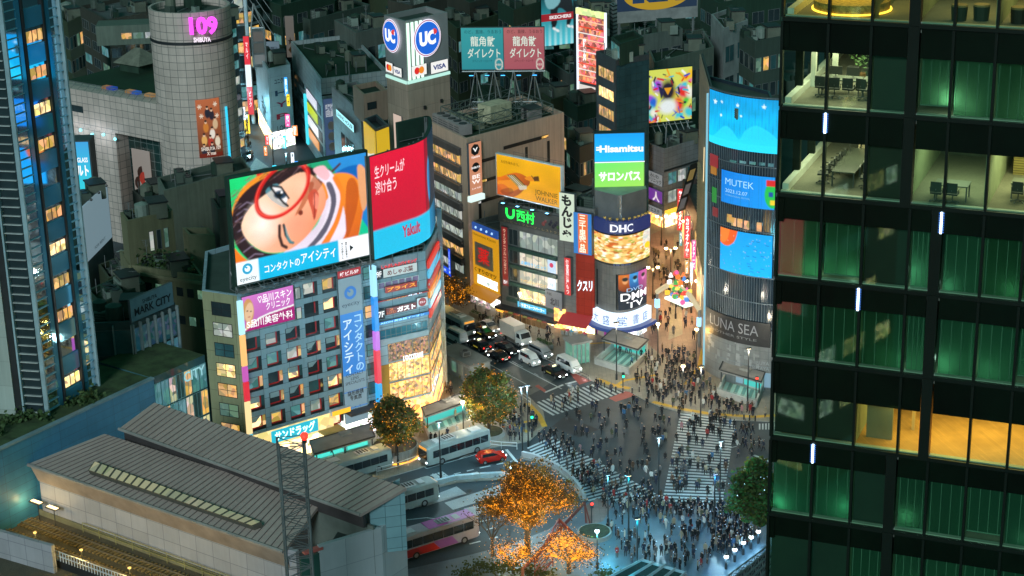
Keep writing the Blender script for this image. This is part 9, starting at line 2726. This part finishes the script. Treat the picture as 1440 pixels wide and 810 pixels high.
cq=[G(852,816,3.2),G(905,788,3.2),G(965,806,3.2),G(930,840,3.2)]
cn_=root('plaza_canopy',(cq[0]+cq[2])/2,'pale blue glazed canopy cut by the bottom edge of the plaza','canopy')
m=M();m.hexa(cq,[q+Vector((0,0,.18))for q in cq]);m.build('roof',mat('canopy_pale',(.34,.44,.5),.35),cn_)
m=M()
for i in range(5):a,b=cq[0].lerp(cq[3],i/4),cq[1].lerp(cq[2],i/4);m.tube(a+Vector((0,0,.25)),b+Vector((0,0,.25)),.09,4)
for q in cq:m.tube(q,Vector((q.x,q.y,.13)),.12,6)
m.build('frame',STEEL,cn_)
for i in range(4):a,b,c,d=cq[0].lerp(cq[3],(i+.15)/4),cq[1].lerp(cq[2],(i+.15)/4),cq[1].lerp(cq[2],(i+.85)/4),cq[0].lerp(cq[3],(i+.85)/4);m=M();m.face([v+Vector((0,0,.2))for v in(a.lerp(b,.15),a.lerp(b,.9),d.lerp(c,.9),d.lerp(c,.15))]);m.build('pane',DKGLASS,cn_)
sq=[G(1006,822,4.0),G(1082,766,4.0),G(1110,785,4.0),G(1060,850,4.0)]
st_=root('station_gate_roof',(sq[0]+sq[2])/2,'dark steel ribbed roof at the bottom right of the plaza','canopy')
m=M()
for i in range(7):a,b=sq[0].lerp(sq[3],i/6),sq[1].lerp(sq[2],i/6);truss(m,(a,b),(a-Vector((0,0,.8)),b-Vector((0,0,.8))),7,.09)
for q in sq:m.tube(q,Vector((q.x,q.y,.13)),.15,6)
m.build('truss',mat('gate_steel',(.16,.2,.2),.45,.4),st_)
m=M();m.hexa([q-Vector((0,0,1.0))for q in sq],[q-Vector((0,0,.9))for q in sq]);m.build('deck',mat('gate_deck',(.03,.045,.05),.6),st_)
for i,(x,y)in enumerate(((905,666),(650,640))):
 pass
 #  people
def skin_person(pose):
 """one continuous body grown along a jointed skeleton, cut into skin, hair, coat and trousers by place on the body"""
 s=pose['stride'];a=pose['arm'];lean=pose.get('lean',0.0);fw=pose.get('female',0)
 sh,hp=(.185,.10)if not fw else(.165,.105)
 V,Ed,Rr=[],[],[]
 def v(x,y,z,r):V.append((x,y+lean*max(0,z-.9),z));Rr.append(r);return len(V)-1
 zs_=-.42 if pose.get('sit')else 0
 pel=v(0,0,.93,.135);ab=v(0,0,1.1,.128);ch=v(0,0,1.30,.15);nk=v(0,.0,1.47,.062);hd=v(0,.025,1.60,.098);tp=v(0,.02,1.70,.075)
 Ed+=[(pel,ab),(ab,ch),(ch,nk),(nk,hd),(hd,tp)]
 for q in(-1,1):
  f=s*q
  if pose.get('sit'):
   h=v(q*hp,.04,.90,.1);k=v(q*hp*1.3,.46,.90,.07);an=v(q*hp*1.3,.44,.50,.048);t=v(q*hp*1.3,.58,.46,.04)
  else:h=v(q*hp,0,.86,.105);k=v(q*hp,f*.55+.04,.49,.072);an=v(q*hp,f-.02,.10+abs(min(0,f))*.25,.048);t=v(q*hp,f+.13,.045+abs(min(0,f))*.12,.04)
  Ed+=[(pel,h),(h,k),(k,an),(an,t)]
  g=-a*q
  so_=v(q*sh,0,1.39,.078);e=v(q*(sh+.045),g*.5-.03,1.12,.052)
  if pose.get('phone')and q==1:w_=v(q*.13,.26,1.16,.04);f_=v(q*.09,.32,1.22,.036)
  elif pose.get('bag')and q==-1:w_=v(q*(sh+.04),.02,.88,.04);f_=v(q*(sh+.04),.02,.79,.036)
  else:w_=v(q*(sh+.05),g+.05,.90,.04);f_=v(q*(sh+.045),g+.08,.81,.034)
  Ed+=[(ch,so_),(so_,e),(e,w_),(w_,f_)]
 me=bpy.data.meshes.new('body');me.from_pydata(V,Ed,[])
 o=bpy.data.objects.new('body',me);COL.objects.link(o)
 md=o.modifiers.new('skin','SKIN');md.use_smooth_shade=True
 for i,sv in enumerate(me.skin_vertices[0].data):sv.radius=(Rr[i],Rr[i]*(.8 if i in(0,1,2)else 1));sv.use_root=(i==0)
 sb=o.modifiers.new('sub','SUBSURF');sb.levels=sb.render_levels=1
 dg=bpy.context.evaluated_depsgraph_get()
 out=bpy.data.meshes.new_from_object(o.evaluated_get(dg))
 bpy.data.objects.remove(o);bpy.data.meshes.remove(me)
 hem=pose.get('hem',.82)
 for p in out.polygons:
  c=p.center;z=c.z;yy=c.y-lean*max(0,z-.9)
  if z>1.52:mi=1 if(z>1.655 or yy<-.005 or(fw and abs(c.x)>.07 and yy<.06))else 0
  elif z>1.475:mi=0 if not(fw and yy<-.02)else 1
  elif abs(c.x)>sh+.0 and z<.87 and not z<.7:mi=0
  elif z>hem:mi=2
  elif z<.09:mi=4
  else:mi=3
  p.material_index=mi
 if zs_:
  for v_ in out.vertices:v_.co.z+=zs_
 me2=out
 return me2
poses=[dict(stride=.24,arm=.22),dict(stride=-.2,arm=-.2,female=1,hem=.55),dict(stride=.04,arm=.03),dict(stride=.02,arm=.02,phone=1,lean=.03,female=1,hem=.7),dict(stride=.3,arm=.26,lean=.06),dict(stride=.12,arm=.1,bag=1,female=1,hem=.6),dict(stride=-.26,arm=-.22,bag=1),dict(stride=.03,arm=.0,phone=1,hem=.6),dict(stride=0,arm=-.3,sit=1,hem=.95)]
SKIN=mat('skin',(.45,.29,.21),.6);HAIR=mat('hair_black',(.012,.011,.011),.5);SHOE=mat('shoe_dark',(.02,.018,.016),.6)
CLO={n:mat('cloth_'+n,c,.85,0,.12)for n,c in dict(black=(.012,.012,.014),navy=(.018,.025,.05),grey=(.10,.10,.105),white=(.5,.5,.48),beige=(.30,.24,.16),red=(.32,.03,.03),brown=(.09,.05,.03),olive=(.07,.075,.04),blue=(.04,.12,.25),pink=(.42,.2,.22)).items()}
base=[skin_person(p)for p in poses]
MI=[[p.material_index for p in me.polygons]for me in base]
def face_mesh(me):
 """eyes, nose and mouth modelled on the front of the head"""
 m=M()
 for q in(-1,1):m.ball((q*.035,.112,1.615),.013,6,4,0)
 m.ball((0,.128,1.59),.016,6,4,1,(.8,1,1.4));m.ball((0,.113,1.555),.018,6,4,2,(1.4,.5,.5))
 for q in(-1,1):m.ball((q*.098,.02,1.60),.024,6,4,1,(.5,.8,1.2))
 return m
pv={}
combos=[]
wts=[('black',15),('navy',4),('grey',3),('white',1.6),('beige',1.4),('brown',1.4),('olive',1),('red',.5),('blue',.5),('pink',.3)]
def body_mesh(pi,coat,tr):
 k=(pi,coat,tr)
 if k not in pv:
  me=base[pi].copy();me.name='body';me.materials.clear()
  for x in(SKIN,HAIR,CLO[coat],CLO[tr],SHOE):me.materials.append(x)
  me.polygons.foreach_set('material_index',MI[pi]);me.polygons.foreach_set('use_smooth',[True]*len(me.polygons))
  pv[k]=me
 return pv[k]
FACE=face_mesh(None).mesh('face');[FACE.materials.append(x)for x in(HAIR,SKIN,mat('lip',(.3,.1,.09),.6))]
mbag=M();mbag.box(LF((0,0,0),0),-.16,.16,0,.28,-.06,.06);mbag.tube((-.1,0,.28),(-.06,0,.42),.012,4);mbag.tube((.1,0,.28),(.06,0,.42),.012,4);mbag.tube((-.06,0,.42),(.06,0,.42),.012,4)
BAGS={}
for n in('black','white','brown','red','blue'):q=mbag.mesh('bag');q.materials.append(CLO[n]);BAGS[n]=q
mph=M();mph.box(LF((0,0,0),0),-.04,.04,-.07,.07,-.01,.01);PH=mph.mesh('phone');PH.materials.append(E('#c0e0ff',1.5))
def inpoly(x,y,P):
 r=False
 for i in range(len(P)):
  (x0,y0),(x1,y1)=P[i],P[(i+1)%len(P)]
  if(y0>y)!=(y1>y)and x<(x1-x0)*(y-y0)/(y1-y0)+x0:r=not r
 return r
zones=[('walking over the wide crosswalk',[(955,582),(1036,590),(1022,700),(935,700)],84,0,'w',(80,260)),('crossing on the diagonal crosswalk',[(752,618),(786,615),(935,702),(900,722),(850,716)],130,0,'w',(-40,140)),('on the blue lit plaza',[(860,712),(930,716),(1015,716),(1040,745),(1010,790),(975,806),(900,796),(862,800),(850,760)],120,.13,'s',None),('by the green tree at the plaza edge',[(1005,712),(1035,720),(1062,760),(1030,786),(1000,776)],70,.13,'s',None),('waiting at the plaza kerb',[(870,705),(935,712),(1015,714),(1015,728),(900,726)],66,.13,'s',None),('out in the middle of the crossing',[(790,590),(850,570),(905,568),(950,585),(938,640),(925,690),(880,670),(830,640)],80,0,'w',(70,250)),('walking over the upper crosswalk',[(760,572),(850,540),(872,552),(782,582)],20,0,'w',(30,210)),('massed before the street arch',[(905,500),(950,490),(985,510),(1000,545),(1020,575),(955,576),(908,560),(890,540),(903,520)],165,.13,'s',None),('beside the screen tower entrance',[(1000,560),(1030,572),(1075,580),(1078,588),(1000,583)],22,.13,'s',None),('strolling up the pedestrian street',[(913,470),(920,345),(945,325),(965,345),(978,480)],75,.13,'w',(75,255)),('before the fruit shop',[(660,438),(700,448),(800,478),(790,490),(745,476),(690,462),(655,446)],34,.13,'w',(-25,155)),('by the corner bookshop',[(835,484),(905,482),(912,500),(890,520),(868,500),(838,494)],10,.13,'w',None),('beside the golden shop corner',[(622,545),(660,548),(700,575),(660,590),(626,600)],14,.13,'w',None),('under the dark posts by the round lit tree',[(722,575),(742,578),(764,605),(744,620),(716,622),(700,604)],46,.13,'s',None),('on the road by the side crosswalk',[(1035,600),(1078,605),(1078,650),(1040,650),(1030,625)],20,0,'w',(0,180)),('queueing beside the glazed stair entrance',[(598,622),(612,628),(660,612),(668,606)],7,.13,'s',None),('under the lit drugstore sign',[(420,628),(500,606),(520,630),(460,650)],14,.13,'w',None),('far up the left street',[(322,210),(345,180),(360,205),(345,225)],16,0,'w',None),]
rp_=random.Random(99)
cand=[]
for zi,(zn_,P,n_,zg_,mv,hd)in enumerate(zones):
 xs,ys=[p[0]for p in P],[p[1]for p in P];tries=0;got=[]
 while len(got)<n_ and tries<6000:
  tries+=1
  if got and rp_.random()<.45:bx,by=rp_.choice(got);x,y=bx+rp_.uniform(-8,8),by+rp_.uniform(-4,4)
  else:x,y=rp_.uniform(min(xs),max(xs)),rp_.uniform(min(ys),max(ys))
  if not inpoly(x,y,P):continue
  p=G(x,y,zg_)
  if any((p.x-q[0])**2+(p.y-q[1])**2<.36 for q in cand):continue
  got.append((x,y));cand.append((p.x,p.y,zg_,zi))
cand.sort(key=lambda q:q[1])
near_,far2=cand[:300],cand[300:]
crowd=M();cm_v,cm_f,cm_m=[],[],[]
def pick():
 tot=sum(w_ for _,w_ in wts);x=rp_.random()*tot
 for n,w_ in wts:
  x-=w_
  if x<=0:return n
 return 'black'
def heading(zi):
 hd=zones[zi][5]
 return R(rp_.choice(hd)+rp_.gauss(0,14))if hd else rp_.uniform(0,6.2832)
for(x,y,z,zi)in near_:
 zn_,_,_,_,mv,_=zones[zi]
 pi=rp_.choice((0,1,4,5,6,0)if mv=='w' else(2,3,7,2,5,1));coat=pick();tr=rp_.choice(('black','black','navy','grey','brown','black'))
 if coat=='white' and rp_.random()<.3:tr='white'
 pr_o=root('person',(x,y,z));a=heading(zi)-math.pi/2
 pr_o.rotation_euler=(0,0,a);sc_=rp_.uniform(.93,1.06)*(.95 if poses[pi].get('female')else 1);pr_o.scale=(sc_,)*3
 o=bpy.data.objects.new('body',body_mesh(pi,coat,tr));COL.objects.link(o);o.parent=pr_o
 f=bpy.data.objects.new('face',FACE);COL.objects.link(f);f.parent=pr_o;f.location=(0,poses[pi].get('lean',0)*.7,0)
 ext=''
 if poses[pi].get('bag'):
  n=rp_.choice(list(BAGS));b=bpy.data.objects.new('carried_bag',BAGS[n]);COL.objects.link(b)
  sh_=.165 if poses[pi].get('female')else .185
  b.matrix_world=Matrix.Translation((x,y,z))@Matrix.Rotation(a,4,'Z')@Matrix.Scale(sc_,4)@Matrix.Translation((-(sh_+.04),.02,.40))@Matrix.Rotation(1.57,4,'Z')
  tag(b,'%s bag carried by a walker in %s %s'%(n,coat,zn_.replace('walking ','').replace('crossing ','').replace('strolling ','')),'bag','%s bags carried %s by walkers in %s'%(n,zn_,coat));ext=' with a bag'
 if poses[pi].get('phone'):
  b=bpy.data.objects.new('mobile_phone',PH);COL.objects.link(b);b.matrix_world=Matrix.Translation((x,y,z))@Matrix.Rotation(a,4,'Z')@Matrix.Scale(sc_,4)@Matrix.Translation((.09,.37,1.25))@Matrix.Rotation(-.6,4,'X')
  tag(b,'lit phone held up by someone in %s %s'%(coat,zn_),'phone','phones held by people in %s %s'%(coat,zn_));ext=' holding a phone'
 dr={0:'short coat',1:'long coat',2:'jacket',3:'coat',4:'jacket, striding,',5:'long coat',6:'jacket',7:'long coat'}[pi]
 tag(pr_o,'person in %s %s%s, %s'%(coat,dr.replace(', striding,',''),ext,zn_),'person','people in %s %s%s, %s'%(coat,dr.split(',')[0],ext,zn_))
for i,(u,d,a)in enumerate(MEET):
 c=('beige','navy')[i];p_=fA.pt(u,vA[2]+.03,d);o=root('person',p_);o.rotation_euler=(0,0,angA+(math.pi if i==0 else math.pi/2))
 b=bpy.data.objects.new('body',body_mesh(8,c,'black'));COL.objects.link(b);b.parent=o
 f=bpy.data.objects.new('face',FACE);COL.objects.link(f);f.parent=o;f.location=(0,0,-.42)
 tag(o,('person in beige seated at the far end of the meeting table','person in navy seated at the right side of the meeting table')[i],'person')
mats_c=[];slot={}
def cslot(mm):
 if mm.name not in slot:slot[mm.name]=len(mats_c);mats_c.append(mm)
 return slot[mm.name]
for(x,y,z,zi)in far2:
 mv=zones[zi][4];pi=rp_.choice((0,1,4,5,6)if mv=='w' else(2,3,7,2,5));coat=pick();tr=rp_.choice(('black','navy','grey','black'))
 me=base[pi];a=heading(zi)-math.pi/2;ca,sa=math.cos(a),math.sin(a);k=len(cm_v);sl=[cslot(q)for q in(SKIN,HAIR,CLO[coat],CLO[tr],SHOE)];sc_=rp_.uniform(.92,1.05)
 for v_ in me.vertices:c=v_.co*sc_;cm_v.append((x+c.x*ca-c.y*sa,y+c.x*sa+c.y*ca,z+c.z))
 for p,mi_ in zip(me.polygons,MI[pi]):cm_f.append(tuple(k+i for i in p.vertices));cm_m.append(sl[mi_])
me=bpy.data.meshes.new('crowd');me.from_pydata(cm_v,[],cm_f);me.polygons.foreach_set('material_index',cm_m);me.polygons.foreach_set('use_smooth',[True]*len(cm_f))
for x in mats_c:me.materials.append(x)
o=bpy.data.objects.new('crowd',me);COL.objects.link(o);tag(o,'distant crowd of walkers on the far pavements and pedestrian street','crowd',None,'stuff')
for me in base:
 if me.users==0:bpy.data.meshes.remove(me)
